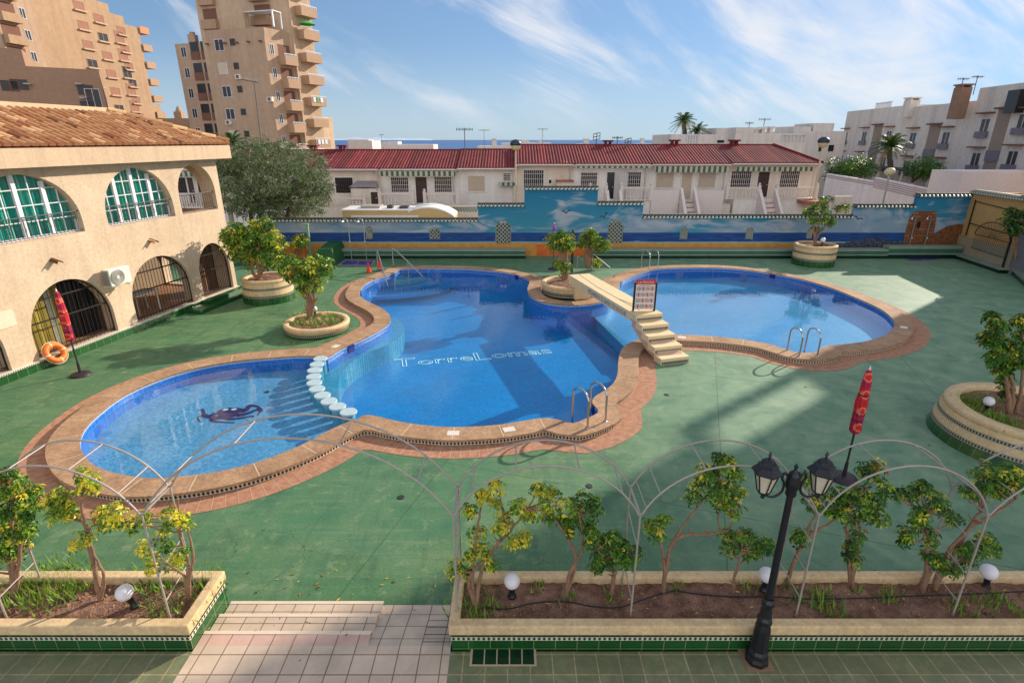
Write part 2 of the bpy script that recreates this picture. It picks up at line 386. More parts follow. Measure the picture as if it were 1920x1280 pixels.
MT['diamond'] = diamond_mat('diamond_tile_strip', period=0.075)
MT['diamond_s'] = diamond_mat('diamond_tile_strip_small', period=0.06)
MT['diamond_d'] = diamond_mat('diamond_tile_band_dark', light=S(160,156,132), period=0.06)
MT['greentile'] = tile_mat('dark_green_glazed_tile', S(24,82,36), S(120,130,84), 0.26, 0.26, 0.005, coord='UV', rough=0.18)
MT['greenblack'] = tile_mat('black_green_glazed_tile', S(14,42,30), S(60,84,60), 0.2, 0.2, 0.004, coord='UV', rough=0.2)
MT['white'] = M('white_paint', S(232,226,214), 0.6, 0.04, 3, 0.1)
MT['ledgegreen'] = M('ledge_green_paint', S(52,104,84), 0.6, 0.1, 2, 0.2)
MT['ledgegrey'] = M('ledge_grey_top', S(138,148,128), 0.7, 0.1, 2, 0.2)
MT['soil'] = M('dry_planter_soil', S(112,76,60), 0.95, 0.4, 6, 0.9, 30, col2=S(168,128,104), bd=0.03, fine=0.3)
def mosaic(name, a, b, gl, sc=28.0):
    m = bpy.data.materials.new(name); t = NT(m); t.b.inputs['Roughness'].default_value = 0.4
    v = t.coord('Object'); vo = t.n('ShaderNodeTexVoronoi', distance='CHEBYCHEV'); vo.inputs['Scale'].default_value = sc; vo.inputs['Randomness'].default_value = 0.0
    t.l(v, vo.inputs['Vector'])
    r = t.sep(vo.outputs['Color'])[0]
    c = t.mix(r, a, b); ln = t.ramp(t.noise(v, 0.5, 3), 0.3, 0.7, 0.86, 1.1); c = t.mix(1.0, c, ln, 'MULTIPLY')
    g = t.math('GREATER_THAN', vo.outputs['Distance'], 0.46/1.0)
    c = t.mix(t.math('MULTIPLY', g, 0.5), c, gl)
    # caustic shimmer of the water painted into the tile colour
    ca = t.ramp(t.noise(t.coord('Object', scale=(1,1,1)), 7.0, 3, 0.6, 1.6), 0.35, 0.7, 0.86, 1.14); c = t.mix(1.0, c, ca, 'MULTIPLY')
    t.put(t.b.inputs['Base Color'], c); return m
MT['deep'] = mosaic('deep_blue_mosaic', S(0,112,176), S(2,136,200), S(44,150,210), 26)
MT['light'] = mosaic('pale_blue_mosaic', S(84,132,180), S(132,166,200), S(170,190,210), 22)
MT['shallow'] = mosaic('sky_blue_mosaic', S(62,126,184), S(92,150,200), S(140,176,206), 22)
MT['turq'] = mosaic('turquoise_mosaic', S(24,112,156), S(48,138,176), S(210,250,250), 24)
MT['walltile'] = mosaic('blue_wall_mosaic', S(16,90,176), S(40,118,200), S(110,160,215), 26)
MT['lip'] = M('pool_lip_white', S(214,214,216), 0.4, 0.04, 4, 0)
def schlick(t, f0, normal=None):
    g = t.n('ShaderNodeNewGeometry'); d = t.n('ShaderNodeVectorMath', operation='DOT_PRODUCT'); t.l(g.outputs['Incoming'], d.inputs[0]); t.l(normal if normal is not None else g.outputs['Normal'], d.inputs[1])
    return t.math('ADD', f0, t.math('MULTIPLY', 1-f0, t.math('POWER', t.math('SUBTRACT', 1.0, t.math('ABSOLUTE', d.outputs['Value']), None, True), 5.0)), None, True)
def water_mat():
    m = bpy.data.materials.new('pool_water'); t = NT(m); t.t.nodes.remove(t.b)
    tr = t.n('ShaderNodeBsdfTransparent'); tr.inputs[0].default_value = (0.66, 0.95, 1.0, 1)
    gl = t.n('ShaderNodeBsdfGlossy'); gl.inputs['Roughness'].default_value = 0.012; gl.inputs[0].default_value = (0.9, 0.95, 1, 1)
    bp = t.n('ShaderNodeBump'); bp.inputs['Strength'].default_value = 0.10; bp.inputs['Distance'].default_value = 0.03
    wv_ = t.coord('Object'); t.l(t.math('ADD', t.noise(wv_, 2.4, 3, 0.5, 0.3), t.math('MULTIPLY', t.noise(wv_, 11.0, 2, 0.5, 0.6), 0.16)), bp.inputs['Height'])
    t.l(bp.outputs[0], gl.inputs['Normal']); fz = schlick(t, 0.022, bp.outputs[0])
    mx = t.n('ShaderNodeMixShader'); t.l(fz, mx.inputs[0]); t.l(tr.outputs[0], mx.inputs[1]); t.l(gl.outputs[0], mx.inputs[2])
    t.l(mx.outputs[0], t.o.inputs['Surface']); return m
MT['water'] = water_mat()
# ---------------------------------------------------------------- pool outline (read off at the coping's height)
ZC = 0.15
OUT = [(740,510),(752,504),(800,502.5),(860,503),(890,504.5),(940,509),(972,516),(992,526),(989,540),(993,553),(1012,564),(1040,570),(1077,572),(1113,569),(1140,562),(1155,551),(1160,540),(1164,528),(1190,516),(1226,505),
 (1262,502),(1310,501),(1360,502),(1410,507),(1460,515),(1510,525),(1560,540),(1603,557),(1649,578),(1673,597),(1676,612),(1660,628),(1625,639),(1584,645),(1555,647),(1541,651),(1534,658),(1519,661),(1494,660),(1472,654),(1439,644),(1406,638),(1348,631),(1300,628),
 (1255,627),(1222,629),(1200,635),(1174,646),(1163,660),(1159,680),(1158,700),(1150,718),(1133,732),(1114,744),(1111,756),(1123,771),(1101,783),(1073,793),(1050,787),(1023,783),(990,787),(940,795),(890,799),(840,800),(790,796),(750,790),(707,780),(684,777),
 (672,784),(654,790),(617,806),(573,830),(520,852),(467,870),(400,885),(333,893),(283,896),(233,890),(187,877),(162,858),(150,833),(156,807),(183,777),(233,740),(300,710),(367,690),(433,678),(500,671),(560,667),(598,668),
 (612,670),(642,652),(680,635),(717,615),(731,603),(730,590),(715,577),(690,565),(676,555),(676,544),(685,532),(705,522),(728,515)]
pool = [PG(x, y, ZC).to_2d() for x, y in OUT]
pool = resample(catmull(pool, 5), 0.16)
if area(pool) < 0: pool.reverse()
NP = len(pool)
def ring_from(w): return offset(pool, w)
o1 = ring_from(0.56); o2 = ring_from(1.03)
c1 = [p for p in o1 if p is not None]; c2 = [p for p in o2 if p is not None]
# drop tiny leftovers where neighbouring runs do not connect smoothly
def outline_mesh(mb, outer, inner, z, th, mat=0):
    v, f = fill2d([(p.x, p.y) for p in outer], [[(p.x, p.y) for p in inner]], th)
    mb.add([(a, b, z+c) for a, b, c in v], f, mat)
# coping
mb = MB(); outline_mesh(mb, c1, pool, ZC, 0.05, 0)
for i in range(0, NP, 6):
    if o1[i] is None: continue
    a = pool[i]; b = o1[i]; d = (b-a).normalized(); s = Vector((-d.y, d.x))*0.008
    mb.poly([(q.x, q.y, ZC+0.003) for q in (a-s+d*0.03, a+s+d*0.03, b+s-d*0.03, b-s-d*0.03)], 1)
coping = mb.build('pool_coping', [MT['coping'], MT['joint']], kind='structure')
mb = MB(); rim = offset(pool, 0.53); rim = [p for p in rim if p is not None]
mb.ribbon(rim, 0.004, 0.10, True, 0); mb.build('coping_riser_tiles', [MT['diamond']], parent=coping)
# brick band on the deck
mb = MB(); inner = [p for p in offset(pool, 0.45) if p is not None]
outline_mesh(mb, c2, inner, 0.006, 0.0, 0)
for i in range(0, NP):
    if o2[i] is None or o1[i] is None: continue
    a = o1[i]; b = o2[i]
    d = (b-a).normalized(); s = Vector((-d.y, d.x))*0.006
    mb.poly([(q.x, q.y, 0.009) for q in (a-s, a+s, b+s-d*0.02, b-s-d*0.02)], 1)
mb.build('brick_band', [MT['brick'], MT['brickjoint']], kind='structure')
# deck sheet with the pool cut out
mb = MB(); hole = [p for p in offset(pool, 0.3) if p is not None]
DX0, DX1, DY0, DY1 = -30.0, 40.0, 5.80, 30.3
v, f = fill2d([(DX0,DY0),(DX1,DY0),(DX1,DY1),(DX0,DY1)], [[(p.x, p.y) for p in hole]], 0.0); mb.add(v, f, 0)
mb.build('deck', [MT['deck']], kind='structure')
# pool shell: walls, lip, blue band, floors
WZ = 0.03
mb = MB()
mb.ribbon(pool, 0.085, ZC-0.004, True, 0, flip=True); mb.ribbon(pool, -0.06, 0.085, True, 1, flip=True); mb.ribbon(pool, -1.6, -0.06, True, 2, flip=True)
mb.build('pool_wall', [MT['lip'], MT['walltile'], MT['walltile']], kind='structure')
STUMP = [(600.5,670.5),(594,681),(589.5,692),(588,704),(589,715.5),(594,727),(604,739),(616.5,750),(632.5,760),(653,770)]
stp = [PG(x, y, 0.2).to_2d() for x, y in STUMP]
ext0 = stp[0] + (stp[0]-stp[1])*3; ext1 = stp[-1] + (stp[-1]-stp[-2])*3
def floor_poly(mb, pts, z, mat): mb.poly([(p[0], p[1], z) for p in pts], mat)
KZ, MZ, RZ = -0.28, -0.95, -0.42
def clipfloor(name, outline, z, mats, th=0.0):
    v, f = fill2d([(p[0], p[1]) for p in outline], (), th); mb = MB(); mb.add([(a, b, z+c) for a, b, c in v], f, 0)
    return mb.build(name, mats, kind='structure')
# children's pool floor (shallow) west of the stumps, extended under the deck; main floor deep; right floor shallow
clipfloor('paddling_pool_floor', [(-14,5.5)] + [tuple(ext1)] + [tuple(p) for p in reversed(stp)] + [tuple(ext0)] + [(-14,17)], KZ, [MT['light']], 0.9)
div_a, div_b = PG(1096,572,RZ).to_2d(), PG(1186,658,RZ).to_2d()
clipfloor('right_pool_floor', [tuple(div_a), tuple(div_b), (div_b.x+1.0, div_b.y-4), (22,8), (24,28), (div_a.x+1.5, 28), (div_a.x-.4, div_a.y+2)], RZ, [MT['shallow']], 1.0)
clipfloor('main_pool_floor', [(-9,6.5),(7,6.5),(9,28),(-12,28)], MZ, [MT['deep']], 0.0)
mb = MB(); d = (div_b-div_a).normalized(); s = Vector((-d.y, d.x))*0.07
mb.poly([(q.x, q.y, RZ+0.004) for q in (div_a+s*0.2, div_a-s*1.8, div_b-s*1.8, div_b+s*0.2)][::1], 0)
mb.build('pool_step_edge', [MT['turq']], kind='structure')
# turquoise bench along the west side of the main pool
bl = [PG(x, y, -0.2).to_2d() for x, y in [(612,664),(650,640),(700,615),(735,590),(752,600),(757,612),(750,625),(728,640),(690,655),(660,672),(638,695),(634,720),(636,745),(640,765),(618,752),(600,735),(590,715),(588,700),(592,685)]]
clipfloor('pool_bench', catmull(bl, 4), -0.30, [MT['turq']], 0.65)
# quarter-round steps in the far west corner
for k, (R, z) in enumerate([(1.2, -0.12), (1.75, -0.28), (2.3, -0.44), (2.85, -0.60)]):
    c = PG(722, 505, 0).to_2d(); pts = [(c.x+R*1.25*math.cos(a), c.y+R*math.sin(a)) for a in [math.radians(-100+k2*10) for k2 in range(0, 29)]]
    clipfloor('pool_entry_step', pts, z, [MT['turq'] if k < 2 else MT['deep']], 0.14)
mb = MB(); v, f = fill2d([(p.x, p.y) for p in offset(pool, 0.02) if p is not None], (), 0.0); mb.add([(a, b, WZ) for a, b, c in v], f, 0)
mb.build('water', [MT['water']], kind='structure')
# stepping stumps between the two pools
sm = MB(); sm.hlathe((0,0,0), [(0.001,-1.2,0),(0.135,-1.2,0),(0.14,0.12,0),(0.19,0.125,1),(0.196,0.155,1),(0.186,0.17,1),(0.001,0.172,1)], 24)
stump = sm.build('stepping_stump', [M('teal_grey_stump_side', S(110,160,176), 0.6, 0.15, 8, 0.1), M('pale_blue_stump_top', S(176,198,204), 0.7, 0.08, 9, 0.3)], loc=(0,0,0), cat='stepping stump')
ords = ['nearest the grass edge end','second','third','fourth','fifth','sixth','seventh','eighth','ninth','last, nearest the front coping']
for i, p in enumerate(stp):
    lab = ['round pale blue stump at the far end of the row, against the far coping', 'second round blue stump from the far end of the pool row', 'third round blue stump from the far end of the pool row', 'fourth round blue stump from the far end of the pool row',
           'fifth round blue stump from the far end of the pool row', 'fifth round blue stump from the near end of the pool row', 'fourth round blue stump from the near end of the pool row', 'third round blue stump from the near end of the pool row',
           'second round blue stump from the near end of the pool row', 'round pale blue stump at the near end of the row, against the front coping'][i]
    place(stump, i > 0, (p.x, p.y, 0.02), 0, lab, 'round stepping stumps between the two pools')
# name of the complex and an octopus laid in mosaic on the pool floor
def text_outline(body, size, bevel):
    cu = bpy.data.curves.new('txt', 'FONT'); cu.body = body; cu.size = size; cu.fill_mode = 'NONE'; cu.bevel_depth = bevel; cu.bevel_resolution = 0; cu.resolution_u = 4; cu.offset = 0.0
    ob = bpy.data.objects.new('txt', cu); COL.objects.link(ob); dg = bpy.context.evaluated_depsgraph_get()
    me = bpy.data.meshes.new_from_object(ob.evaluated_get(dg)); v = [tuple(q.co) for q in me.vertices]; f = [tuple(p.vertices) for p in me.polygons]
    w = max(q[0] for q in v); bpy.data.objects.remove(ob); bpy.data.curves.remove(cu); bpy.data.meshes.remove(me); return v, f, w
A = PG(737, 689, MZ); B = PG(1036, 662, MZ); ax = (B-A); Lw = ax.length; ax.normalize(); ay = Vector((-ax.y, ax.x, 0))
mb = MB(); x = 0.0; glyphs = [(c, (1.5 if c in 'TL' else 1.18)) for c in 'TorreLomas']
tot = []; 
for c, s_ in glyphs:
    v, f, w = text_outline(c, s_, 0.022); mn = min(q[0] for q in v); tot.append((v, f, mn, w-mn))
tw = sum(t_[3] for t_ in tot) + 0.07*9; k = Lw/tw
for (c, s_), (v, f, mn, w) in zip(glyphs, tot):
    dy = -0.10 if c == 'L' else 0.0
    for wide in (1.0,):
        mb.add([tuple(A + ax*((x+q[0]-mn)*k) + ay*((q[1]+dy)*k*0.80) + Vector((0,0,0.012+q[2]*0.3))) for q in v], f, 0)
    x += w+0.07
mb.poly([tuple(A+ax*a+ay*b+Vector((0,0,0.012))) for a, b in ((-0.15,0.62),(0.35,0.66),(0.35,0.72),(-0.15,0.68))], 0)
mb.build('pool_lettering', [M('white_mosaic_lettering', S(255,255,255), 0.5, 0.05, 8, 0)], kind='structure')
A = PG(404, 765, KZ); B = PG(480, 785, KZ)
mb = MB(); c = (PG(430,772,KZ)); z = KZ+0.006
hd = [(c.x+0.30*math.cos(a)*(1+0.12*math.sin(3*a)), c.y+0.24*math.sin(a), z) for a in [i*math.pi/10 for i in range(20)]]
mb.poly(hd, 0)
for k in range(6):
    a = math.radians(-165+k*38); pts = [];
    for j in range(8):
        r = 0.3+j*0.075; pts.append(Vector((c.x+r*math.cos(a+0.5*math.sin(j*0.8+k)), c.y+0.75*r*math.sin(a+0.5*math.sin(j*0.8+k)), z)))
    for j in range(7):
        d = (pts[j+1]-pts[j]).normalized(); s = Vector((-d.y, d.x, 0)); w0, w1 = 0.085*(1-j/8.5), 0.085*(1-(j+1)/8.5)
        zz_ = Vector((0,0,0.001*(k+1)))
        mb.poly([tuple(q+zz_) for q in (pts[j]-s*w0, pts[j]+s*w0, pts[j+1]+s*w1, pts[j+1]-s*w1)][::-1], 0)
for q in ((-0.14,0.10),(0.06,0.12)): mb.poly([(c.x+q[0]+0.07*math.cos(a), c.y+q[1]+0.06*math.sin(a), z+0.008) for a in [i*math.pi/5 for i in range(10)]], 1)
mb.build('octopus_mosaic', [M('purple_mosaic', S(84,30,90), 0.5, 0.1, 8, 0), MT['lip']], kind='structure')
# small floor drains in the deck
mb = MB()
for px, py in ((752,932),(1105,706+205),(500,735),(1480,905),(1250,740)):
    c = PG(px, py, 0)
    mb.lathe((c.x,c.y,0.002), [(0.07,0.0),(0.07,0.004),(0.055,0.005),(0.001,0.003)], 14)
mb.build('deck_drains', [M('dark_drain_grate', S(44,52,44), 0.6, 0.1, 20, 0.1)], kind='structure')
# skimmer mouths in the pool wall, white marker tiles on the coping
mb = MB()
for px, py in ((648,650),(677,549),(973,518),(1163,531),(1452,517),(1120,762)):
    c = PG(px, py, 0.05).to_2d(); i = min(range(NP), key=lambda k: (pool[k]-c).length); tdir = (pool[(i+1)%NP]-pool[i-1]).normalized(); nn = Vector((-tdir.y, tdir.x))
    if seg_dist(pool[i]+nn*0.3, pool) and area(pool) > 0: pass
    F_ = ((pool[i].x, pool[i].y), (tdir.x, tdir.y), (nn.x, nn.y)); mb.fbox(F_, -0.13, 0.13, -0.02, 0.025, -0.10, 0.12, 0)
mb.build('skimmer_mouth', [M('dark_blue_skimmer', S(24,44,120), 0.4, 0.1, 5, 0)], kind='structure')
mb = MB()
for px, py in ((850,819),(1281,634),(632,648),(1699,614),(963,808)):
    c = PG(px, py, ZC).to_2d(); i = min(range(NP), key=lambda k: (pool[k]-c).length); tdir = (pool[(i+1)%NP]-pool[i-1]).normalized(); nn = Vector((tdir.y, -tdir.x)); q = pool[i]+nn*0.27
    mb.poly([(q.x+tdir.x*a+nn.x*b, q.y+tdir.y*a+nn.y*b, ZC+0.006) for a, b in ((-0.13,0.1),(-0.13,-0.1),(0.13,-0.1),(0.13,0.1))], 0)
mb.build('depth_marker_tiles', [M('white_marker_tile', S(226,214,200), 0.4, 0.08, 12, 0)], parent=coping)
# ---------------------------------------------------------------- near terrace, steps and ramp
TZ = 0.25
MT['terr_white'] = tile_mat('beige_floor_tiles', S(206,184,160), S(132,104,84), 0.262, 0.262, 0.007, loc=(0.05,0.12,0), rough=0.4, var=0.06)
MT['terr_green'] = tile_mat('green_marbled_floor_tiles', S(124,128,96), S(190,166,126), 0.262, 0.262, 0.006, loc=(0.05,0.12,0), rough=0.3, var=0.09, vein=S(84,96,66))
MT['pinktile'] = tile_mat('pinkish_step_tiles', S(206,170,152), S(130,96,80), 0.262, 0.4, 0.006, loc=(0.05,0.0,0), rough=0.4, var=0.05)
XL, XS, XR = -3.83, -1.75, -0.74
mb = MB(); mb.box(-14, XL, 1.0, 4.90, -0.5, TZ, 0); mb.box(XR, 14, 1.0, 4.90, -0.5, TZ, 0); mb.build('terrace_green_tiles', [MT['terr_green']], kind='structure')
mb = MB(); mb.box(XL, XR, 1.0, 4.98, -0.5, TZ, 0); mb.build('terrace_beige_tiles', [MT['terr_white']], kind='structure')
mb = MB()
mb.box(XL, XS, 4.98, 5.18, -0.5, TZ-0.001, 1); mb.box(XL, XS, 5.18, 5.52, -0.5, 0.168, 0); mb.box(XL, XS, 5.52, 5.81, -0.5, 0.088, 0)
for y, z in ((5.18,TZ),(5.52,0.168),(5.81,0.088)): mb.box(XL, XS, y-0.035, y+0.012, z-0.03, z+0.006, 2)
mb.build('deck_steps', [MT['terr_white'], MT['pinktile'], M('pale_step_nosing', S(224,204,178), 0.5, 0.05, 5, 0)], kind='structure')
mb = MB(); mb.add([(XS,4.98,TZ),(XR,4.98,TZ),(XR,5.76,0.004),(XS,5.76,0.004)], [(0,1,2,3)], 0)
mb.add([(XS,5.76,0.004),(XR,5.76,0.004),(XR,5.84,0.004),(XS,5.84,0.004)], [(0,1,2,3)], 0)
for i in range(5): mb.add([(XR-0.02,5.05+i*0.15,TZ-0.02-0.048*i),(XR-0.36,5.05+i*0.15,TZ-0.02-0.048*i),(XR-0.36,5.064+i*0.15,TZ-0.024-0.048*i),(XR-0.02,5.064+i*0.15,TZ-0.024-0.048*i)][::-1], [(0,1,2,3)], 1)
mb.build('ramp', [MT['terr_white'], M('ramp_strip_brown', S(96,74,64), 0.7, 0.1, 5, 0)], kind='structure')
# ---------------------------------------------------------------- long planters
CAPZ = 0.64
def long_planter(x0, x1, label, yf=4.90, yb=5.80, capw=0.13):
    t = thing('planter', label, 'planter', ((x0+x1)/2, (yf+yb)/2, 0))
    mb = MB(); e = 0.03
    mb.box(x0+e, x1-e, yf+e, yf+capw, 0.0, CAPZ-0.14, 0); mb.box(x0+e, x1-e, yb-capw, yb-e, 0, CAPZ-0.14, 0)
    mb.box(x0+e, x0+capw, yf+capw, yb-capw, 0, CAPZ-0.14, 0); mb.box(x1-capw, x1-e, yf+capw, yb-capw, 0, CAPZ-0.14, 0)
    mb.build('wall', [MT['greentile']], t)
    mb = MB(); a = (x0,yf); P = [(x0+e-.006,yf+e-.006),(x1-e+.006,yf+e-.006),(x1-e+.006,yb-e+.006),(x0+e-.006,yb-e+.006)]
    mb.ribbon(P, CAPZ-0.245, CAPZ-0.185, True, 0); mb.build('diamond_trim', [MT['diamond_s']], t)
    v, f = fill2d([(x0,yf),(x1,yf),(x1,yb),(x0,yb)], [[(x0+capw,yf+capw),(x1-capw,yf+capw),(x1-capw,yb-capw),(x0+capw,yb-capw)]], 0.14)
    mb = MB(); mb.add([(p[0],p[1],p[2]+CAPZ) for p in v], f, 0); c = mb.build('cap', [MT['cream']], t)
    bv = c.modifiers.new('bevel', 'BEVEL'); bv.width = 0.018; bv.segments = 2
    # soil: bumpy sheet
    mb = MB(); nx = int((x1-x0)/0.07); ny = 12; V = []; r = random.Random(3)
    for j in range(ny+1):
        for i in range(nx+1):
            V.append((x0+0.1+(x1-x0-0.2)*i/nx, yf+0.1+(yb-yf-0.2)*j/ny, CAPZ-0.10+r.uniform(-0.016,0.02)+0.03*math.sin(i*0.23+1)*math.sin(j*.5)))
    F = [(j*(nx+1)+i, j*(nx+1)+i+1, (j+1)*(nx+1)+i+1, (j+1)*(nx+1)+i) for j in range(ny) for i in range(nx)]
    mb.add(V, F, 0, None, True)
    for k in range(int((x1-x0)*60)):
        px, py, s = r.uniform(x0+.15,x1-.15), r.uniform(yf+.15,yb-.15), r.uniform(0.006,0.02)
        mb.add([(px-s,py-s,CAPZ-.11),(px+s,py-s*.7,CAPZ-.11),(px+s*.6,py+s,CAPZ-.11),(px-s*.8,py+s*.8,CAPZ-.11),(px,py,CAPZ-.075+s)], [(0,1,4),(1,2,4),(2,3,4),(3,0,4)], 1)
    mb.build('soil', [MT['soil'], M('soil_clods', S(150,116,96), 0.95, 0.3, 9, 0)], t)
    return t
long_planter(-9.2, -3.81, 'long cream capped planter with green tiles left of the beige steps')
long_planter(-0.75, 9.5, 'long cream capped planter with green tiles right of the ramp, behind the lamp post')
# dark tiled drain panel in front of the right planter
a = PG(886,1214,TZ); b = PG(1003,1245,TZ)
t = thing('drain_panel', 'row of five dark green glazed tiles set in the terrace floor', 'floor drain', (a.x, a.y, TZ))
mb = MB(); w_ = (b.x-a.x); 
for i in range(5): mb.box(a.x+0.0+i*w_/5+0.008, a.x+(i+1)*w_/5-0.008, b.y, a.y-0.02, TZ+0.001, TZ+0.006, 0)
mb.build('glazed_tile', [M('bottle_green_glaze', S(14,54,30), 0.2, 0.3, 14, 0.2, 30)], t)
mb = MB(); mb.box(a.x-0.02, a.x+w_+0.02, b.y-0.02, a.y, TZ-0.01, TZ+0.003, 0); mb.build('grout_bed', [M('grout_cream', S(190,170,136), 0.8, .05, 5, 0)], t)
# irrigation hose on the right planter's soil
pts = [PG(x, y, CAPZ-0.06) for x, y in [(905,1138),(950,1141),(1000,1130),(1060,1127),(1110,1136),(1160,1138),(1210,1122),(1260,1108),(1310,1113),(1370,1118),(1440,1118),(1520,1122),(1600,1121),(1680,1118),(1760,1115),(1840,1112),(1920,1108),(1960,1106)]]
mb = MB(); mb.tube([(p.x,p.y,p.z) for p in catmull(pts, 4, False)], 0.009, 6)
mb.build('irrigation_hose', [M('black_rubber', (0.012,0.012,0.014,1), 0.6, 0.1, 5, 0)], loc=tuple(pts[0]), label='thin black irrigation hose snaking along the soil of the right planter', cat='hose')
# ---------------------------------------------------------------- round planters
def round_planter(name, cx, cy, rt, rb, h, label, bands, z0=0.0, sy=1.0, rimw=0.16):
    t = thing(name, label, 'planter', (cx, cy, z0))
    def R(z): return rb+(rt-rb)*z/h
    # bands: list of (part, z_lo, z_hi, material)
    for part, a, b, m, bulge in bands:
        mb = MB(); mb.hlathe((cx,cy,z0), [(R(a)-0.03,a),(R(a)+bulge,a),(R(b)+bulge,b),(R(b)-0.03,b)], 56, 0, 1, sy)
        mb.build(part, [m], t)
    mb = MB(); r = R(h); mb.lathe((cx,cy,z0), [(r-0.02,h-0.14),(r+0.015,h-0.13),(r+0.022,h-0.03),(r,h),(r-rimw+0.02,h),(r-rimw,h-0.03),(r-rimw,h-0.25)], 56, 0, 1, sy)
    mb.build('rim', [MT['cream']], t)
    mb = MB(); rr = random.Random(int(cx*10)); rings = 7; V = [(cx,cy,z0+h-0.02)]; F = []
    for i in range(1, rings+1):
        for k in range(28):
            a = 2*math.pi*k/28; q = (r-rimw+0.01)*i/rings; V.append((cx+q*math.cos(a), cy+q*sy*math.sin(a), z0+h-0.02-0.07*(i/rings)+rr.uniform(-0.03,0.03)))
    for k in range(28): F.append((0, 1+k, 1+(k+1)%28))
    for i in range(rings-1):
        for k in range(28): F.append((1+i*28+k, 1+(i+1)*28+k, 1+(i+1)*28+(k+1)%28, 1+i*28+(k+1)%28))
    mb.add(V, F, 0, None, True); mb.build('soil', [MT['soil']], t)
    return t
G, DM, CR = MT['greentile'], MT['diamond_d'], MT['cream']
b_tall = lambda h: [('tile_skirt',0,0.30*h,G,0.0),('lower_trim',0.28*h,0.385*h,DM,0.014),('middle_band',0.385*h,0.60*h,CR,0.008),('upper_trim',0.60*h,0.70*h,DM,0.014),('upper_band',0.70*h,h-0.12,CR,0.006)]
b_low = lambda h: [('tile_skirt',0,0.22*h,G,0.0),('trim_band',0.20*h,0.50*h,DM,0.012),('body',0.50*h,h-0.10,CR,0.0)]
pl1 = round_planter('round_planter', -9.72, 21.3, 0.89, 0.98, 0.92, 'tall round striped planter beside the beige building, with the leafy tree', b_tall(0.92))
pl2 = round_planter('round_planter', -6.52, 17.45, 1.04, 1.00, 0.34, 'low round planter between the two pools on the left grass', b_low(0.34), rimw=0.17)
pl3 = round_planter('round_planter', 2.36, 22.1, 1.14, 1.12, 0.42, 'low round planter on the pool peninsula beside the bridge', [('trim_band',0.0,0.2,DM,0.004),('body',0.2,0.3,CR,0.0)], z0=0.10)
pl4 = round_planter('round_planter', 15.45, 27.9, 0.98, 1.00, 1.04, 'tall round striped planter in front of the mural wall', b_tall(1.04))
pl5 = round_planter('round_planter', 10.75, 10.2, 1.42, 1.62, 0.74, 'large green and cream round planter at the right edge of the deck', b_tall(0.74), rimw=0.26)
# ---------------------------------------------------------------- mural wall
YW = 30.0
def wx(px, Y=YW): return PY(px, 440, Y).x
def mural_material():
    m = bpy.data.materials.new('seascape_mural_paint'); t = NT(m); t.b.inputs['Roughness'].default_value = 0.75
    v = t.coord('Object'); s = t.sep(v)      # object origin sits at ground level
    X, Z = s[0], s[2]
    sky = t.mix(t.ramp(Z, 1.0, 3.4), S(56,136,156), S(16,112,146))
    cn = t.noise(t.coord('Object', scale=(0.45,1,1.35)), 1.15, 8, 0.6, 0.9)
    lowc = t.ramp(Z, 1.3, 2.6, 0.10, -0.12); patch = t.ramp(t.noise(t.coord('Object', scale=(0.16,1,0.3)), 1.0, 2), 0.4, 0.6, -0.10, 0.10)
    cl = t.ramp(t.math('ADD', t.math('ADD', cn, lowc), patch), 0.41, 0.57, 0, 0.95, True)
    sky = t.mix(cl, sky, t.mix(t.ramp(cn, 0.5, 0.75), S(130,150,168), S(186,186,184)))
    sn = t.noise(t.coord('Object', scale=(0.5,1,7)), 2.2, 6, 0.6)
    sea = t.mix(t.ramp(sn, 0.35, 0.7), S(4,42,104), S(24,84,150))
    foam = t.ramp(t.noise(t.coord('Object', scale=(0.5,1,6)), 2.6, 7, 0.7), 0.58, 0.72)
    sea = t.mix(t.math('MULTIPLY', foam, t.ramp(Z, 1.15, 0.78, 0, 0.7)), sea, S(170,200,206))
    zz = t.math('ADD', Z, t.math('MULTIPLY', t.math('SUBTRACT', t.noise(t.coord('Object', scale=(1,1,1)), 0.9, 4), 0.5), 0.07))
    sea = t.mix(t.ramp(zz, 0.80, 0.76), sea, S(104,176,184))
    sand = t.mix(t.ramp(t.noise(v, 3.0, 5, 0.6), 0.3, 0.7), S(186,124,48), S(208,150,74))
    c = t.mix(t.math('LESS_THAN', Z, 1.27), sky, sea)
    c = t.mix(t.math('LESS_THAN', zz, 0.73), c, sand)
    t.put(t.b.inputs['Base Color'], c); t.bump(t.noise(v, 40, 3, 0.6), 0.3, 0.01); return m
MUR = mural_material()
MT['rooftile'] = M('green_black_coping_tile', S(44,70,56), 0.35, 0.4, 9, 0.2, 40, col2=S(92,88,72))
MT['tileend'] = M('pale_tile_end', S(226,220,206), 0.4, 0.05, 3, 0)
segs = [(505,897,412),(897,983,384),(983,1117,352.5),(1117,1202,381),(1202,1592,405.5),(1592,1703,386),(1703,1806,366)]
prof = []
for a, b, y in segs:
    z = PY((a+b)/2, y, YW).z - 0.10; prof.append((wx(a), wx(b), z))
x0, x1 = prof[0][0], prof[-1][1]
mural = thing('mural_wall', 'long stepped wall painted with a blue seascape, clouds, beach and tower', 'wall', ((x0+x1)/2, YW, 0))
outl = [(x0, 0)] + [(x1, 0)]
for a, b, z in reversed(prof): outl += [(b, z), (a, z)]
outl2 = []
for p in outl:
    if not outl2 or (abs(p[0]-outl2[-1][0]) > 1e-4 or abs(p[1]-outl2[-1][1]) > 1e-4): outl2.append(p)
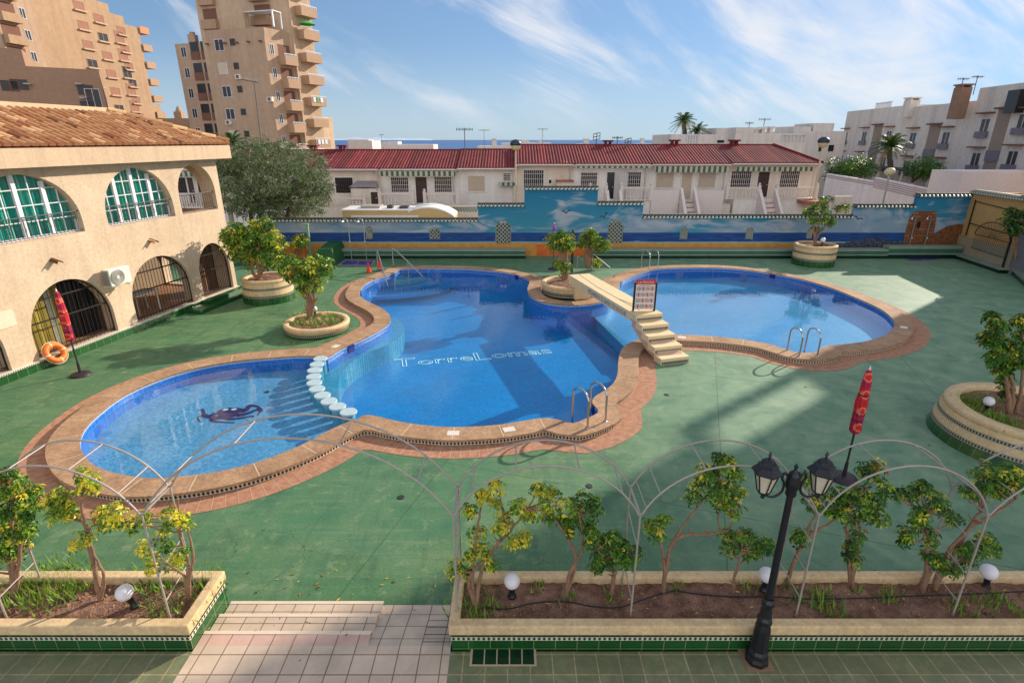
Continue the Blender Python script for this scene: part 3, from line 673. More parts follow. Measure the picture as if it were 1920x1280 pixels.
# arched openings filled with lattice
grilles = [(686,699,424,449),(805,832-7,427,449),(929,958,414,457),(1139,1168,413,457),(1275,1290,427,449),(1399-124,1399-124,0,0),(1398,1413,426,449),(1512,1524,428,448)]
grilles = [g for g in grilles if g[3] > 0]
holes = []; arches = []
for g in grilles:
    xa, xb = wx(g[0]), wx(g[1]); za = PY(g[0], g[3], YW).z; zb = PY(g[0], g[2], YW).z; r = (xb-xa)/2; zb = max(zb, za+r+0.05)
    h = [(xa,za),(xb,za)] + [((xa+xb)/2+r*math.cos(a), zb-r+r*math.sin(a)) for a in [math.pi*i/10 for i in range(11)]]
    holes.append(h); arches.append((xa, xb, za, zb, r))
v, f = fill2d(outl2, holes, 0.22); mb = MB(); mb.add([(p[0], YW-p[2]+0.0, p[1]) for p in v], [tuple(reversed(q)) for q in f], 0)
mb.build('painted_wall', [MUR], mural)
lat_m = M('pale_lattice_ceramic', S(190,190,170), 0.6, 0.1, 6, 0)
for xa, xb, za, zb, r in arches:
    mb = MB(); y = YW+0.09; n = 6 if r > 0.3 else 5
    step = (xb-xa)/4.0 if r > 0.3 else (xb-xa)/3.0; cxm = (xa+xb)/2
    def inside(x, z):
        if not (xa <= x <= xb and z >= za): return False
        return z <= zb-r or (x-cxm)**2+(z-(zb-r))**2 <= r*r
    for sgn in (1, -1):
        c0 = -6.0
        while c0 < 6.0:
            run = []
            for k in range(60):
                x = xa+(xb-xa)*k/59; z = za+c0+sgn*(x-xa)
                if inside(x, z): run.append((x, y, z))
            if len(run) > 3: mb.tube([run[0], run[-1]], 0.018, 4, 0, False, False)
            c0 += step
    mb.tube([(xa,y,za)]+[(cxm-r*math.cos(a), y, zb-r+r*math.sin(a)) for a in [math.pi*i/10 for i in range(11)]]+[(xb,y,za)], 0.022, 5, 0, False)
    mb.box(xa, xb, YW+0.16, YW+0.18, za, zb-r*0.3, 1)
    mb.build('lattice_window', [lat_m, M('lattice_dark_back', S(60,84,86), 0.8, 0.1, 4, 0)], mural)
# tile coping: half-round tiles laid crosswise with white ends to the front
for i, (a, b, z) in enumerate(prof):
    mb = MB(); n = max(3, int((b-a)/0.20)); w = (b-a)/n
    mb.box(a-0.03, b+0.03, YW-0.06, YW+0.28, z, z+0.05, 2)
    for k in range(n):
        xc = a+w*(k+0.5); rr = w*0.36; P = []
        for yy, dz in ((YW-0.16, -0.02), (YW+0.11, 0.09), (YW+0.38, -0.02)):
            P.append([(xc+rr*math.cos(q), yy, z+0.05+dz+rr*math.sin(q)) for q in [math.pi*j/5 for j in range(6)]])
        V = [p for R_ in P for p in R_]; mb.add(V, [(i2*6+j, i2*6+j+1, (i2+1)*6+j+1, (i2+1)*6+j) for i2 in range(2) for j in range(5)], 0, None, True)
        mb.add(P[0], [tuple(range(6))], 1)
        mb.lathe((xc-w*0.5, 0, 0), [(0.001,0),(0.001,0)], 3, 0)
    mb.box(a-0.02, b+0.02, YW+0.02, YW+0.20, z+0.12, z+0.20, 0)
    mb.build('tile_coping', [MT['rooftile'], MT['tileend'], M('coping_teal_edge', S(20,96,110), 0.6, 0.1, 4, 0)], mural)
# painted figures on the wall: watch tower, birds, rocks, orange beach
def decal(pts, mat, name, dy=0.004): 
    mb = MB(); P = [PY(x, y, YW) for x, y in pts]; mb.add([(p.x, YW-dy, p.z) for p in P], [tuple(range(len(P)))], 0); return mb.build(name, [mat], mural)
stone = tile_mat('painted_stone_blocks', S(140,86,52), S(86,48,30), 0.34, 0.17, 0.012, rot=(math.radians(90),0,0), rough=0.8, var=0.25, offset=0.5, bumpy=False)
decal([(1691,467),(1699,427),(1706,407),(1712,399),(1722,395),(1740,395),(1757,397),(1755,415),(1750,440),(1748,460),(1730,468)], stone, 'painted_tower')
decal([(1748,440),(1775,424),(1796,420),(1811,421),(1805,462),(1690,467),(1696,455)], M('painted_cliff', S(92,56,32), 0.8, 0.3, 5, 0, col2=S(146,94,54)), 'painted_cliff', 0.008)
decal([(1718,426),(1720,417),(1725,415),(1727,417),(1724,428)], M('painted_dark', S(20,16,22), 0.8, 0.1, 5, 0), 'painted_doorway', 0.007)
rk = random.Random(5); pts = [(1568,466)]
for k in range(26): pts.append((1568+k*5, 455-7*math.sin(math.pi*k/26)+rk.uniform(-4,4)))
pts.append((1698,466)); decal(pts, M('painted_rocks', S(20,24,40), 0.8, 0.3, 6, 0, col2=S(90,96,112)), 'painted_rocks', 0.005)
decal([(1006,484),(1006,458),(1075,460),(1097,470),(1100,484)], M('painted_orange', S(196,92,34), 0.8, 0.12, 2, 0, col2=S(216,120,56)), 'painted_orange_path', 0.006)
dk = M('painted_bird_brown', S(40,44,52), 0.8, 0.1, 4, 0)
def bird(px, py, s, a):
    ca, sa = math.cos(a), math.sin(a)
    L = [(-1,-.15),(-.5,-.35),(0,0),(.55,-.45),(1,-.2),(.5,-.2),(.1,.12),(-.05,.3),(-.2,.1),(-.5,-.12)]
    decal([(px+s*(x*ca-y*sa), py+s*(x*sa+y*ca)) for x, y in L][::-1], dk, 'painted_bird')
bird(1062, 398, 11, -0.05); bird(1133, 405, 10, -0.45); bird(1609, 410, 10, 0.4)
# ledge along the foot of the wall
def ledge(xa, xb, h, y0, name='ledge'):
    mb = MB(); mb.box(xa, xb, y0, YW-0.225, 0.0, h*0.34, 0); mb.box(xa, xb, y0-0.02, YW-0.225, h*0.34, h*0.44, 1); mb.box(xa, xb, y0+0.01, YW-0.225, h*0.44, h*0.8, 2); mb.box(xa, xb, y0-0.015, YW-0.225, h*0.8, h, 3)
    mb.build('bench_ledge', [MT['greenblack'], MT['ledgegrey'], MT['ledgegreen'], MT['ledgegrey']], mural)
ledge(wx(622), wx(985), 0.50, 29.25); ledge(wx(1110), wx(1655), 0.50, 29.25); ledge(wx(1655), wx(1792), 0.66, 29.25)
# ---------------------------------------------------------------- yellow side wall on the right, with tile coping
A = PG(1792, 478, 0); B = PG(1888, 512, 0); C_ = PG(1990, 548, 0)
def vframe(A, B):
    d = Vector((B[0]-A[0], B[1]-A[1])); L = d.length; d.normalize(); n = Vector((d.y, -d.x)); return (A, (d.x, d.y), (n.x, n.y)), L
F, L = vframe((24.38, 30.0), (23.72, 25.8))
# normal must face the pool (-x)
if F[2][0] > 0: F = (F[0], F[1], (-F[2][0], -F[2][1]))
yel = M('ochre_yellow_render', S(206,158,96), 0.8, 0.08, 1.5, 0.3, 50)
gw = thing('yellow_wall', 'tall ochre wall with grey base closing the right end of the deck', 'wall', (24.38, 30.0, 0))
mb = MB(); mb.fbox(F, 0, 4.2, -0.25, 0, 0.0, 3.35, 0); mb.box(24.40, 27, 30.02, 30.25, 0, 3.35, 0); mb.build('wall', [yel], gw)
mb = MB(); mb.fbox(F, 0.0, 4.2, 0.0, 0.10, 0.28, 1.15, 0); mb.build('plinth', [M('beige_plinth', S(170,152,122), 0.8, 0.05, 2, 0.2)], gw)
mb = MB(); mb.fbox(F, 0.0, 4.3, 0.0, 0.42, 0.0, 0.16, 1); mb.fbox(F, 0.0, 4.3, 0.0, 0.44, 0.16, 0.28, 0); mb.build('kerb', [MT['ledgegrey'], MT['greenblack']], gw)
mb = MB()
for k in range(22):
    a = 0.1+k*0.195; O, U, N = F
    P = []
    for bb, dz in ((0.20, -0.03), (-0.13, 0.09), (-0.42, -0.03)):
        P.append([(O[0]+U[0]*(a+0.075*math.cos(q))+N[0]*bb, O[1]+U[1]*(a+0.075*math.cos(q))+N[1]*bb, 3.40+dz+0.075*math.sin(q)) for q in [math.pi*j/5 for j in range(6)]])
    V = [p for R_ in P for p in R_]; mb.add(V, [(i2*6+j, i2*6+j+1, (i2+1)*6+j+1, (i2+1)*6+j) for i2 in range(2) for j in range(5)], 0, None, True); mb.add(P[0], [tuple(range(6))], 1)
mb.fbox(F, 0, 4.3, -0.40, 0.12, 3.352, 3.39, 0)
mb.build('tile_coping', [MT['rooftile'], MT['tileend']], gw)
mb = MB()
O, U, N = F
def FP(a, b, z, F=None):
    F = F or FF; return (F[0][0]+F[1][0]*a+F[2][0]*b, F[0][1]+F[1][1]*a+F[2][1]*b, z)
FF = F
iron = M('dark_wrought_iron', S(38,30,30), 0.5, 0.1, 4, 0.1, metal=0.4)
mb.tube([FP(0.5,0.05,1.2), FP(0.5,0.05,3.05)], 0.03, 6); mb.tube([FP(0.5,0.05,1.85), FP(4.1,0.05,1.75)], 0.02, 6); mb.tube([FP(0.5,0.05,2.98), FP(4.1,0.05,2.8)], 0.02, 6)
mb.build('iron_trim', [iron], gw)
# iron arched gate
gt = thing('garden_gate', 'dark iron gate with sunburst arch in the right corner of the deck', 'gate', FP(4.25,0.15,0))
mb = MB(); mb.tube([FP(4.25,0.3,0.0), FP(4.25,0.3,2.1)], 0.05, 8); mb.build('gate_post', [iron], gt)
mb = MB(); cxg = 2.9; 
mb.tube([FP(cxg-1.3*math.cos(q), 0.3, 1.45+0.75*math.sin(q)) for q in [math.pi*j/14 for j in range(15)]], 0.02, 6)
mb.tube([FP(cxg-1.3,0.3,1.45), FP(cxg+1.3,0.3,1.45)], 0.018, 6)
for j in range(1, 14):
    q = math.pi*j/14; mb.tube([FP(cxg-0.15*math.cos(q),0.3,1.45+0.09*math.sin(q)), FP(cxg-1.28*math.cos(q),0.3,1.45+0.74*math.sin(q))], 0.008, 4)
mb.build('sunburst_arch', [iron], gt)
mb = MB()
for j in range(20): mb.tube([FP(cxg-1.25+j*0.13,0.3,0.75), FP(cxg-1.25+j*0.13,0.3,1.45)], 0.008, 4)
mb.tube([FP(cxg-1.3,0.3,0.75), FP(cxg+1.3,0.3,0.72)], 0.015, 6)
mb.build('bars', [iron], gt)
# grey building side beyond the gate
gb = thing('grey_rendered_wall', 'plain grey plastered wall at the right edge beyond the iron gate', 'wall', FP(4.2,0,0))
mb = MB(); mb.fbox(F, 4.2, 12, -6, 0.02, 0, 3.45, 0); mb.build('wall', [M('grey_plaster', S(128,124,124), 0.9, 0.08, 0.8, 0.3, 30)], gb)
mb = MB(); mb.fbox(F, 4.15, 12, -6.05, 0.1, 3.45, 3.56, 0); mb.build('parapet', [M('pale_parapet', S(170,164,158), 0.8, 0.05, 2, 0)], gb)
# stepped planter bed at the far right
tb = thing('corner_planter', 'stepped grey and white planter bed at the far right corner', 'planter', (24.5, 24.0, 0))
F2, L2 = vframe((24.3, 26.4), (22.3, 23.0))
if F2[2][0] > 0: F2 = (F2[0], F2[1], (-F2[2][0], -F2[2][1]))
mb = MB(); mb.fbox(F2, 0.6, 8, -1.4, -0.22, 0.0, 0.72, 0); mb.build('wall', [M('warm_grey_paint', S(150,144,138), 0.8, 0.08, 2, 0.2)], tb)
mb = MB(); mb.fbox(F2, 0.6, 8, -1.5, -0.15, 0.72, 0.82, 0); mb.build('cap', [MT['white']], tb)
mb = MB(); mb.fbox(F2, 0.0, 8, -0.22, 0.12, 0.0, 0.18, 1); mb.fbox(F2, 0.0, 8, -0.2, 0.14, 0.18, 0.30, 0); mb.build('kerb', [MT['ledgegrey'], MT['greenblack']], tb)
# ---------------------------------------------------------------- ground beyond, sea, hills
gm = M('dusty_street_ground', S(150,142,128), 0.9, 0.12, 0.2, 0.2, 20)
mb = MB(); mb.add([(-400,-60,-2.6),(400,-60,-2.6),(400,150,-2.6),(-400,150,-2.6),(600,420,-25.5),(-600,420,-25.5),(60000,70000,-25.6),(-60000,70000,-25.6)], [(0,1,2,3),(3,2,4,5)], 0)
mb.build('ground', [gm], kind='structure')
mb = MB(); mb.box(DX0, DX1, 30.3, 41.0, -2.6, -1.1, 0); mb.box(DX0, DX1, 1.0, 30.3, -2.7, -1.7, 0); mb.build('road', [M('asphalt', S(110,108,104), 0.9, 0.1, 1, 0.2)], kind='structure')
seam = bpy.data.materials.new('sea_water'); t_ = NT(seam); t_.b.inputs['Base Color'].default_value = S(22,84,140); t_.b.inputs['Roughness'].default_value = 0.35
t_.bump(t_.noise(t_.coord('Object', scale=(0.02,0.05,1)), 3, 5, 0.6), 0.5, 1.0)
mb = MB(); mb.add([(-60000,300,-25),(60000,300,-25),(60000,60000,-25),(-60000,60000,-25)], [(0,1,2,3)], 0); mb.build('sea', [seam], kind='structure')
mb = MB(); r = random.Random(2)
hp = [(-16000+i*420, 60+ 150*abs(math.sin(i*0.35))*(0.6+0.4*math.sin(i*1.7))) for i in range(26)]
hv = []; hf = []
for x, h in hp:
    h *= max(0.05, min(1, (x+16500)/3000, (-4500-x)/4000)); hv += [(x, 40000, -30), (x, 40600, h)]
hf = [(2*i, 2*i+2, 2*i+3, 2*i+1) for i in range(len(hp)-1)]
mb.add(hv, hf, 0, None, True); mb.build('hills', [M('haze_tinted_hill', S(190,205,220), 1.0, 0.04, 0.001, 0)], kind='structure')  # distance haze put into the pale blue hill colour
# ---------------------------------------------------------------- beige arcaded building on the left
FA = PG(0, 722, 0); FC = PG(447, 547, 0)
dU = Vector((FC.x-FA.x, FC.y-FA.y)).normalized(); dN = Vector((dU.y, -dU.x))
F = ((FA.x, FA.y), (dU.x, dU.y), (dN.x, dN.y)); LB = (Vector((FC.x-FA.x, FC.y-FA.y))).length
def SZ(px, py):
    p = PW(px, py, FA, FC); return ((p.x-FA.x)*dU.x+(p.y-FA.y)*dU.y, p.z)
def FP3(a, b, z): return (FA.x+dU.x*a+dN.x*b, FA.y+dU.y*a+dN.y*b, z)
S0 = -9.0
ZT = 5.32
club = thing('arcaded_building', 'beige two storey building with arched windows and terracotta tiled roof', 'building', (FC.x, FC.y, 0))
stucco = M('beige_rough_stucco', S(204,178,148), 0.85, 0.06, 0.8, 0.55, 32, bd=0.02, fine=0.07, streak=0.14, sf=0.9, col2=S(220,196,166))
def arch(sa, sb, za, zb, spring):
    r = (sb-sa)/2; c = (sa+sb)/2; zs = za+(zb-za)*spring
    return [(sa,za),(sb,za)] + [(c+r*math.cos(a), zs+(zb-zs)*math.sin(a)) for a in [math.pi*i/24 for i in range(25)]]
def arch_px(bl, br, mid_l, mid_r, top, spring):
    (s1, z1), (s2, z2), (s3, _), (s4, _), (_, z5) = SZ(*bl), SZ(*br), SZ(*mid_l), SZ(*mid_r), SZ(*top)
    return ((s1+s3)/2, (s2+s4)/2, (z1+z2)/2, z5, spring)
U2 = arch_px((204,426), (331,405), (193,372), (323,380), (245,315), 0.22)
U3 = arch_px((344,402), (409,392), (332,355), (403,355), (360,308), 0.42)
r_ = SZ(162,434); r2 = SZ(150,402); tp = SZ(45,326)
wU = U2[1]-U2[0]
U1 = ((r_[0]+r2[0])/2-3.05, (r_[0]+r2[0])/2, U2[2], U2[3], 0.22)
L1 = arch_px((72,670), (225,624), (55,607), (214,590), (135,521), 0.30)
L2 = arch_px((260,609), (367,570), (245,545), (362,535), (300,479), 0.35)
L3 = arch_px((385,560), (440,542), (371,502), (431,500), (395,456), 0.45)
l0 = SZ(25,699)[0]; L0 = (l0-2.9, l0, L1[2], L1[3], 0.30)
U0 = (U1[0]-3.9, U1[0]-0.85, U1[2], U1[3], 0.22)
L1 = (L1[0], L1[1], 0.26, L1[3], .3); L0 = (L0[0], L0[1], 0.26, L1[3], .3); L2 = (L2[0], L2[1], 0.26, L2[3], .35); L3 = (L3[0], L3[1], 0.26, L3[3], .45)
holes = [arch(*q) for q in (U0, U1, U2, U3, L0, L1, L2, L3)]
WTH = 0.42
v, f = fill2d([(S0,0),(LB,0),(LB,ZT),(S0,ZT)], holes, WTH)
mb = MB(); mb.add([FP3(p[0], p[2], p[1]) for p in v], f, 0); mb.build('facade_wall', [stucco], club)
# far end wall (with loggia opening), partitions, floors
BW = 9.0
E = ((FC.x, FC.y), (-dN.x, -dN.y), (dU.x, dU.y))
def EP(a, b, z): return (FC.x-dN.x*a+dU.x*b, FC.y-dN.y*a+dU.y*b, z)
v, f = fill2d([(WTH,0),(BW,0),(BW,ZT),(WTH,ZT)], [arch(0.6,3.1,U3[2],U3[3],0.4), arch(0.6,3.1,0.3,L3[3],0.4)], 0.35)
mb = MB(); mb.add([EP(p[0], p[2], p[1]) for p in v], f, 0); mb.build('end_wall', [stucco], club)
mb = MB()
mb.fbox(F, S0, LB-0.36, -BW, -WTH-0.003, 2.55, 2.80, 0); mb.fbox(F, S0, LB-0.36, -BW, -WTH-0.003, 0.0, 0.24, 1)
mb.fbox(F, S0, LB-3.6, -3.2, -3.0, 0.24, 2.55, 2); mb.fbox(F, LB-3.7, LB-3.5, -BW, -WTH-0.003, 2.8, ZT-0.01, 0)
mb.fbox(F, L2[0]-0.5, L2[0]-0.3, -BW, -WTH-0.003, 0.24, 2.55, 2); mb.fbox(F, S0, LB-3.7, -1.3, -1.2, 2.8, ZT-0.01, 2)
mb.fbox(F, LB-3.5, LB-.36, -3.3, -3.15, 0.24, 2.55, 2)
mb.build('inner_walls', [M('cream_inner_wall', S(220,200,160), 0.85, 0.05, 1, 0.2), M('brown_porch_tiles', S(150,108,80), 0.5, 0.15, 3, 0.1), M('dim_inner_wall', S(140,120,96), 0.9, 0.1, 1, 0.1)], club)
# roof slab, fascia, tile slope, hip end, top kerb
mb = MB(); ov = 0.42
mb.fbox(F, S0, LB+ov, -BW, ov, ZT, 5.80, 0); mb.build('fascia', [M('cream_fascia', S(208,180,148), 0.8, 0.05, 1, 0.3, 40, streak=0.15, sf=1.2)], club)
mb = MB(); D = 2.55; zt0, zt1 = 5.84, 6.88
mb.fbox(F, S0, LB+ov-D, -BW, ov-D, 5.8, zt1+0.16, 0)
k0 = LB+ov-D
mb.build('roof_kerb', [M('beige_roof_kerb', S(214,182,146), 0.85, 0.08, 1, 0.3)], club)
terr = [M('terracotta_tile', S(170,120,78), 0.75, 0.15, 6, 0.2, col2=S(196,148,102)), M('terracotta_tile_pale', S(222,180,128), 0.75, 0.12, 6, 0.2), M('terracotta_tile_burnt', S(118,74,52), 0.8, 0.2, 6, 0.2), M('terracotta_tile_red', S(168,108,68), 0.75, 0.15, 6, 0.2), M('tile_channel_dark', S(150,98,62), 0.85, 0.2, 4, 0.2)]
rr = random.Random(11)
mb = MB()
# under sheets
mb.add([FP3(S0,ov,zt0-0.03), FP3(LB+ov,ov,zt0-0.03), FP3(LB+ov-D,ov-D,zt1-0.03), FP3(S0,ov-D,zt1-0.03)], [(0,1,2,3)], 4)
mb.add([FP3(LB+ov,ov,zt0-0.03), FP3(LB+ov,-BW,zt0-0.03), FP3(LB+ov-D,-BW,zt1-0.03), FP3(LB+ov-D,ov-D,zt1-0.03)], [(0,1,2,3)], 4)
def barrel(P0, P1, side, r0, r1, mat):
    P0, P1, side = Vector(P0), Vector(P1), Vector(side); up = (P1-P0).cross(side).normalized()
    if up.z < 0: up = -up
    V = [tuple(P0+side*(r0*math.cos(q))+up*(r0*math.sin(q))) for q in [math.pi*j/6 for j in range(7)]]+[tuple(P1+side*(r1*math.cos(q))+up*(r1*math.sin(q))) for q in [math.pi*j/6 for j in range(7)]]
    mb.add(V, [(j, j+1, 7+j+1, 7+j) for j in range(6)], mat, None, True); mb.add(V[:7], [tuple(range(7))], 4)
def slope(sfun, n, pitch, dirs):
    for i in range(n):
        lim = sfun(i)
        rows = 7; 
        for k in range(rows):
            t0, t1 = k/rows, (k+1.12)/rows
            if t0 >= lim: break
            t1 = min(t1, lim+0.03, 1.0)
            mat = rr.choices([0,1,2,3], [66,15,5,14])[0]
            P0, P1, side = dirs(i, t0, t1); barrel(P0, P1, side, 0.098, 0.084, mat)
pit = 0.235
n1_ = int((LB+ov-S0)/pit)
def d1(i, t0, t1):
    s = LB+ov-0.14-i*pit; return FP3(s, ov+0.06-D*t0, zt0-0.015+(zt1-zt0)*t0+0.02), FP3(s, ov+0.06-D*t1, zt0-0.015+(zt1-zt0)*t1-0.004), (dU.x, dU.y, 0)
slope(lambda i: min(1.0, (0.14+i*pit)/D), n1_, pit, d1)
n2_ = int(BW/pit)
def d2(i, t0, t1):
    b = ov-0.14-i*pit; return FP3(LB+ov+0.06-D*t0, b, zt0-0.015+(zt1-zt0)*t0+0.02), FP3(LB+ov+0.06-D*t1, b, zt0-0.015+(zt1-zt0)*t1-0.004), (dN.x, dN.y, 0)
slope(lambda i: min(1.0, (0.14+i*pit)/D), n2_, pit, d2)
for k in range(8): # hip ridge tiles
    t0, t1 = k/8, (k+1.1)/8; barrel(FP3(LB+ov-D*t0, ov-D*t0, zt0+(zt1-zt0)*t0+0.09), FP3(LB+ov-D*t1, ov-D*t1, zt0+(zt1-zt0)*t1+0.075), (dU-dN).normalized().to_3d(), 0.12, 0.10, rr.choice([0,1,3]))
mb.build('tiled_roof', terr, club)
# windows in the upper arches
wf = M('white_window_frame', S(232,226,228), 0.4, 0.03, 4, 0)
curt = bpy.data.materials.new('green_curtain'); t_ = NT(curt); t_.b.inputs['Roughness'].default_value = 0.6
t_.b.inputs['Base Color'].default_value = S(14,158,138)
curt2 = M('pale_green_curtain', S(120,200,180), 0.7, 0.1, 3, 0)
glass = bpy.data.materials.new('window_glass'); t_ = NT(glass); t_.t.nodes.remove(t_.b)
tr = t_.n('ShaderNodeBsdfTransparent'); tr.inputs[0].default_value = (0.85,0.92,0.92,1); gl_ = t_.n('ShaderNodeBsdfGlossy'); gl_.inputs['Roughness'].default_value = 0.03; fz_ = schlick(t_, 0.05)
mx_ = t_.n('ShaderNodeMixShader'); t_.l(fz_, mx_.inputs[0]); t_.l(tr.outputs[0], mx_.inputs[1]); t_.l(gl_.outputs[0], mx_.inputs[2]); t_.l(mx_.outputs[0], t_.o.inputs['Surface'])
MT['glass'] = glass
def fillF(mb, outline, b, th, mat=0):
    v, f = fill2d(outline, (), th)
    if not v: return
    uvs = [[(v[k][0], v[k][1]) for k in q] for q in f]
    mb.add([FP3(p[0], b+p[2], p[1]) for p in v], f, mat, uvs)
def win_upper(q, rail=True):
    sa, sb, za, zb, sp = q; r = (sb-sa)/2; c = (sa+sb)/2; zs = za+(zb-za)*sp
    top = lambda s: zs+(zb-zs)*math.sqrt(max(0.0, 1-((s-c)/r)**2))
    mb = MB(); b0 = -0.20
    n = 4; w = (sb-sa)/n
    for i in range(n+1):
        s = sa+w*i; hw = 0.055
        s0_, s1_ = max(sa, s-hw), min(sb, s+hw)
        if top(s) > za+0.2: mb.fbox(F, s0_, s1_, b0-0.05, b0+0.03, za, min(top(s0_), top(s1_))-0.005, 0)
    for i in range(n):
        s = sa+w*(i+0.5); mb.fbox(F, s-0.013, s+0.013, b0-0.01, b0+0.012, za, top(s)-0.01, 0)
    z = za+0.46
    while z < zb-0.1:
        hx = r*math.sqrt(max(0, 1-(max(0, z-zs)/(zb-zs))**2)) if z > zs else r
        mb.fbox(F, c-hx+0.01, c+hx-0.01, b0-0.008, b0+0.010, z-0.012, z+0.012, 0); z += 0.42
    mb.fbox(F, sa, sb, b0-0.05, b0+0.035, za+0.001, za+0.07, 0)
    fr = mb.build('window_frame', [wf], club)
    A_ = arch(sa, sb, za, zb, sp)
    mb = MB(); fillF(mb, A_, b0-0.03, 0.0); mb.build('pane', [glass], fr)
    mb = MB(); n = int((sb-sa)/0.028); rc = random.Random(int(sa*100)); P = []; ph = 0.0
    for i in range(n+1):
        s = sa+0.005+(sb-sa-0.01)*i/n; ph += rc.uniform(0.7, 1.5); P.append((s, b0-0.13+0.035*math.sin(ph), max(za+0.03, top(s)-0.01)))
    for i in range(n):
        (s0_, c0_, t0_), (s1_, c1_, t1_) = P[i], P[i+1]; mb.add([FP3(s0_,c0_,za+0.01), FP3(s1_,c1_,za+0.01), FP3(s1_,c1_,t1_), FP3(s0_,c0_,t0_)], [(0,1,2,3)], 1 if rc.random() < 0.12 else 0, None, True)
    mb.build('curtain', [curt, curt2], fr)
railm = M('grey_metal_railing', S(74,76,80), 0.45, 0.1, 5, 0, metal=0.5)
def railing(sa, sb, za, h=0.62, b=-0.06, n=None):
    mb = MB(); n = n or int((sb-sa)/0.115)
    mb.tube([FP3(sa,b,za+h), FP3(sb,b,za+h)], 0.020, 6); mb.tube([FP3(sa,b,za+0.06), FP3(sb,b,za+0.06)], 0.014, 6)
    for i in range(1, n):
        s = sa+(sb-sa)*i/n; mb.tube([FP3(s,b,za+0.06), FP3(s,b,za+h)], 0.009, 5)
        if i % 2 == 0:
            mb.tube([FP3(s,b,za+0.2), FP3(s+0.03,b+0.02,za+0.28), FP3(s,b,za+0.36)], 0.008, 4)
    mb.build('railing', [railm], club)
for q in (U0, U1, U2): win_upper(q); railing(q[0]+0.01, q[1]-0.01, q[2], 0.60)
railing(U3[0]+.01, U3[1]-.01, U3[2], 0.66, -0.1)
# ground floor grilles
barm = M('dark_iron_bars', S(48,38,36), 0.5, 0.1, 5, 0, metal=0.3)
def grille(q, pitch=0.13, b=-0.12, trim=True):
    sa, sb, za, zb, sp = q; r = (sb-sa)/2; c = (sa+sb)/2; zs = za+(zb-za)*sp
    top = lambda s: zs+(zb-zs)*math.sqrt(max(0.0, 1-((s-c)/r)**2))
    mb = MB(); n = int((sb-sa)/pitch)
    for i in range(1, n): 
        s = sa+(sb-sa)*i/n; mb.tube([FP3(s,b,za), FP3(s,b,top(s)-0.01)], 0.009, 5, 0, False)
    for z in (za+0.08, za+0.95, za+1.55):
        hx = r*math.sqrt(max(0, 1-(max(0, z-zs)/(zb-zs))**2)) if z > zs else r
        mb.fbox(F, c-hx+0.005, c+hx-0.005, b-0.015, b+0.015, z-0.02, z+0.02, 0)
    pts = [FP3(c+(r-0.02)*math.cos(a), b, zs+(zb-zs-0.02)*math.sin(a)) for a in [math.pi*i/20 for i in range(21)]]
    mb.tube([FP3(sb-0.02,b,za)]+pts+[FP3(sa+0.02,b,za)], 0.022, 6, 0, False)
    mb.build('window_grille', [barm], club)
grille(L0); grille(L1); grille(L2); grille(L3, 0.09)
# behind the first grille: dark glazing with yellow-green curtains and white pillar
sa, sb, za, zb, sp = L1
def hangings(sa, sb, za, zb, cols, b, seed):
    rr = random.Random(seed); mb = MB()
    for k, (u0, u1, m_) in enumerate(cols):
        n = max(4, int((u1-u0)*24)); P = []
        for j in range(n+1): P.append((sa+(sb-sa)*(u0+(u1-u0)*j/n), b+0.04*math.sin(j*2.1)+0.012*math.sin(j*5)))
        for j in range(n): mb.add([FP3(P[j][0],P[j][1],za), FP3(P[j+1][0],P[j+1][1],za), FP3(P[j+1][0],P[j+1][1],zb), FP3(P[j][0],P[j][1],zb)], [(0,1,2,3)], m_, None, True)
    return mb
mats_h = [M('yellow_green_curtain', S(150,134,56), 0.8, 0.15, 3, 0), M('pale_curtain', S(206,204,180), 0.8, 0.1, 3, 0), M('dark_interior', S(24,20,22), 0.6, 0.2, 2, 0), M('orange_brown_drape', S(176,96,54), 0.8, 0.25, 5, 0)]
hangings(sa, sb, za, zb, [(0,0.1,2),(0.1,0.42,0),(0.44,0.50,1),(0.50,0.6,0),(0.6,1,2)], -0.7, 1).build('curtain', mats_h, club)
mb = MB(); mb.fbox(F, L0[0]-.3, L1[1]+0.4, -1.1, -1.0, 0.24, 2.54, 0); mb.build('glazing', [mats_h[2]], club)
sa, sb, za, zb, sp = L2
hangings(sa, sb, za, zb, [(0.28,0.72,3)], -2.6, 2).build('curtain', mats_h, club)
sa, sb, za, zb, sp = L3
mb = MB()
for j in range(26): mb.fbox(F, sa+(sb-sa)*j/26, sa+(sb-sa)*(j+0.75)/26, -0.62, -0.60, za, zb, j % 2)
mb.build('slatted_blind', [M('brown_wood_slat', S(128,92,62), 0.6, 0.2, 5, 0), M('brown_wood_slat_dark', S(84,60,44), 0.6, 0.2, 5, 0)], club)
# plinth tiles with diamond trim, step at the right end
mb = MB(); mb.fbox(F, S0, LB+0.02, 0.002, 0.10, 0.0, 0.22, 0); mb.build('plinth_tiles', [MT['greentile']], club)
mb = MB(); a, b = FP3(S0, 0.103, 0), FP3(LB, 0.103, 0); mb.ribbon([a, b], 0.222, 0.262, False, 0, flip=False)
mb.fbox(F, S0, LB+0.02, 0.002, 0.098, 0.22, 0.262, 1); mb.build('diamond_trim', [MT['diamond_s'], MT['white']], club)
mb = MB(); mb.fbox(F, L2[1]-0.7, LB+0.1, 0.10, 0.75, 0.0, 0.14, 0); mb.fbox(F, L3[0]-0.3, LB+0.1, 0.10, 0.42, 0.14, 0.25, 0); mb.build('door_step', [M('green_glazed_step', S(30,84,40), 0.3, 0.15, 3, 0.1)], club)
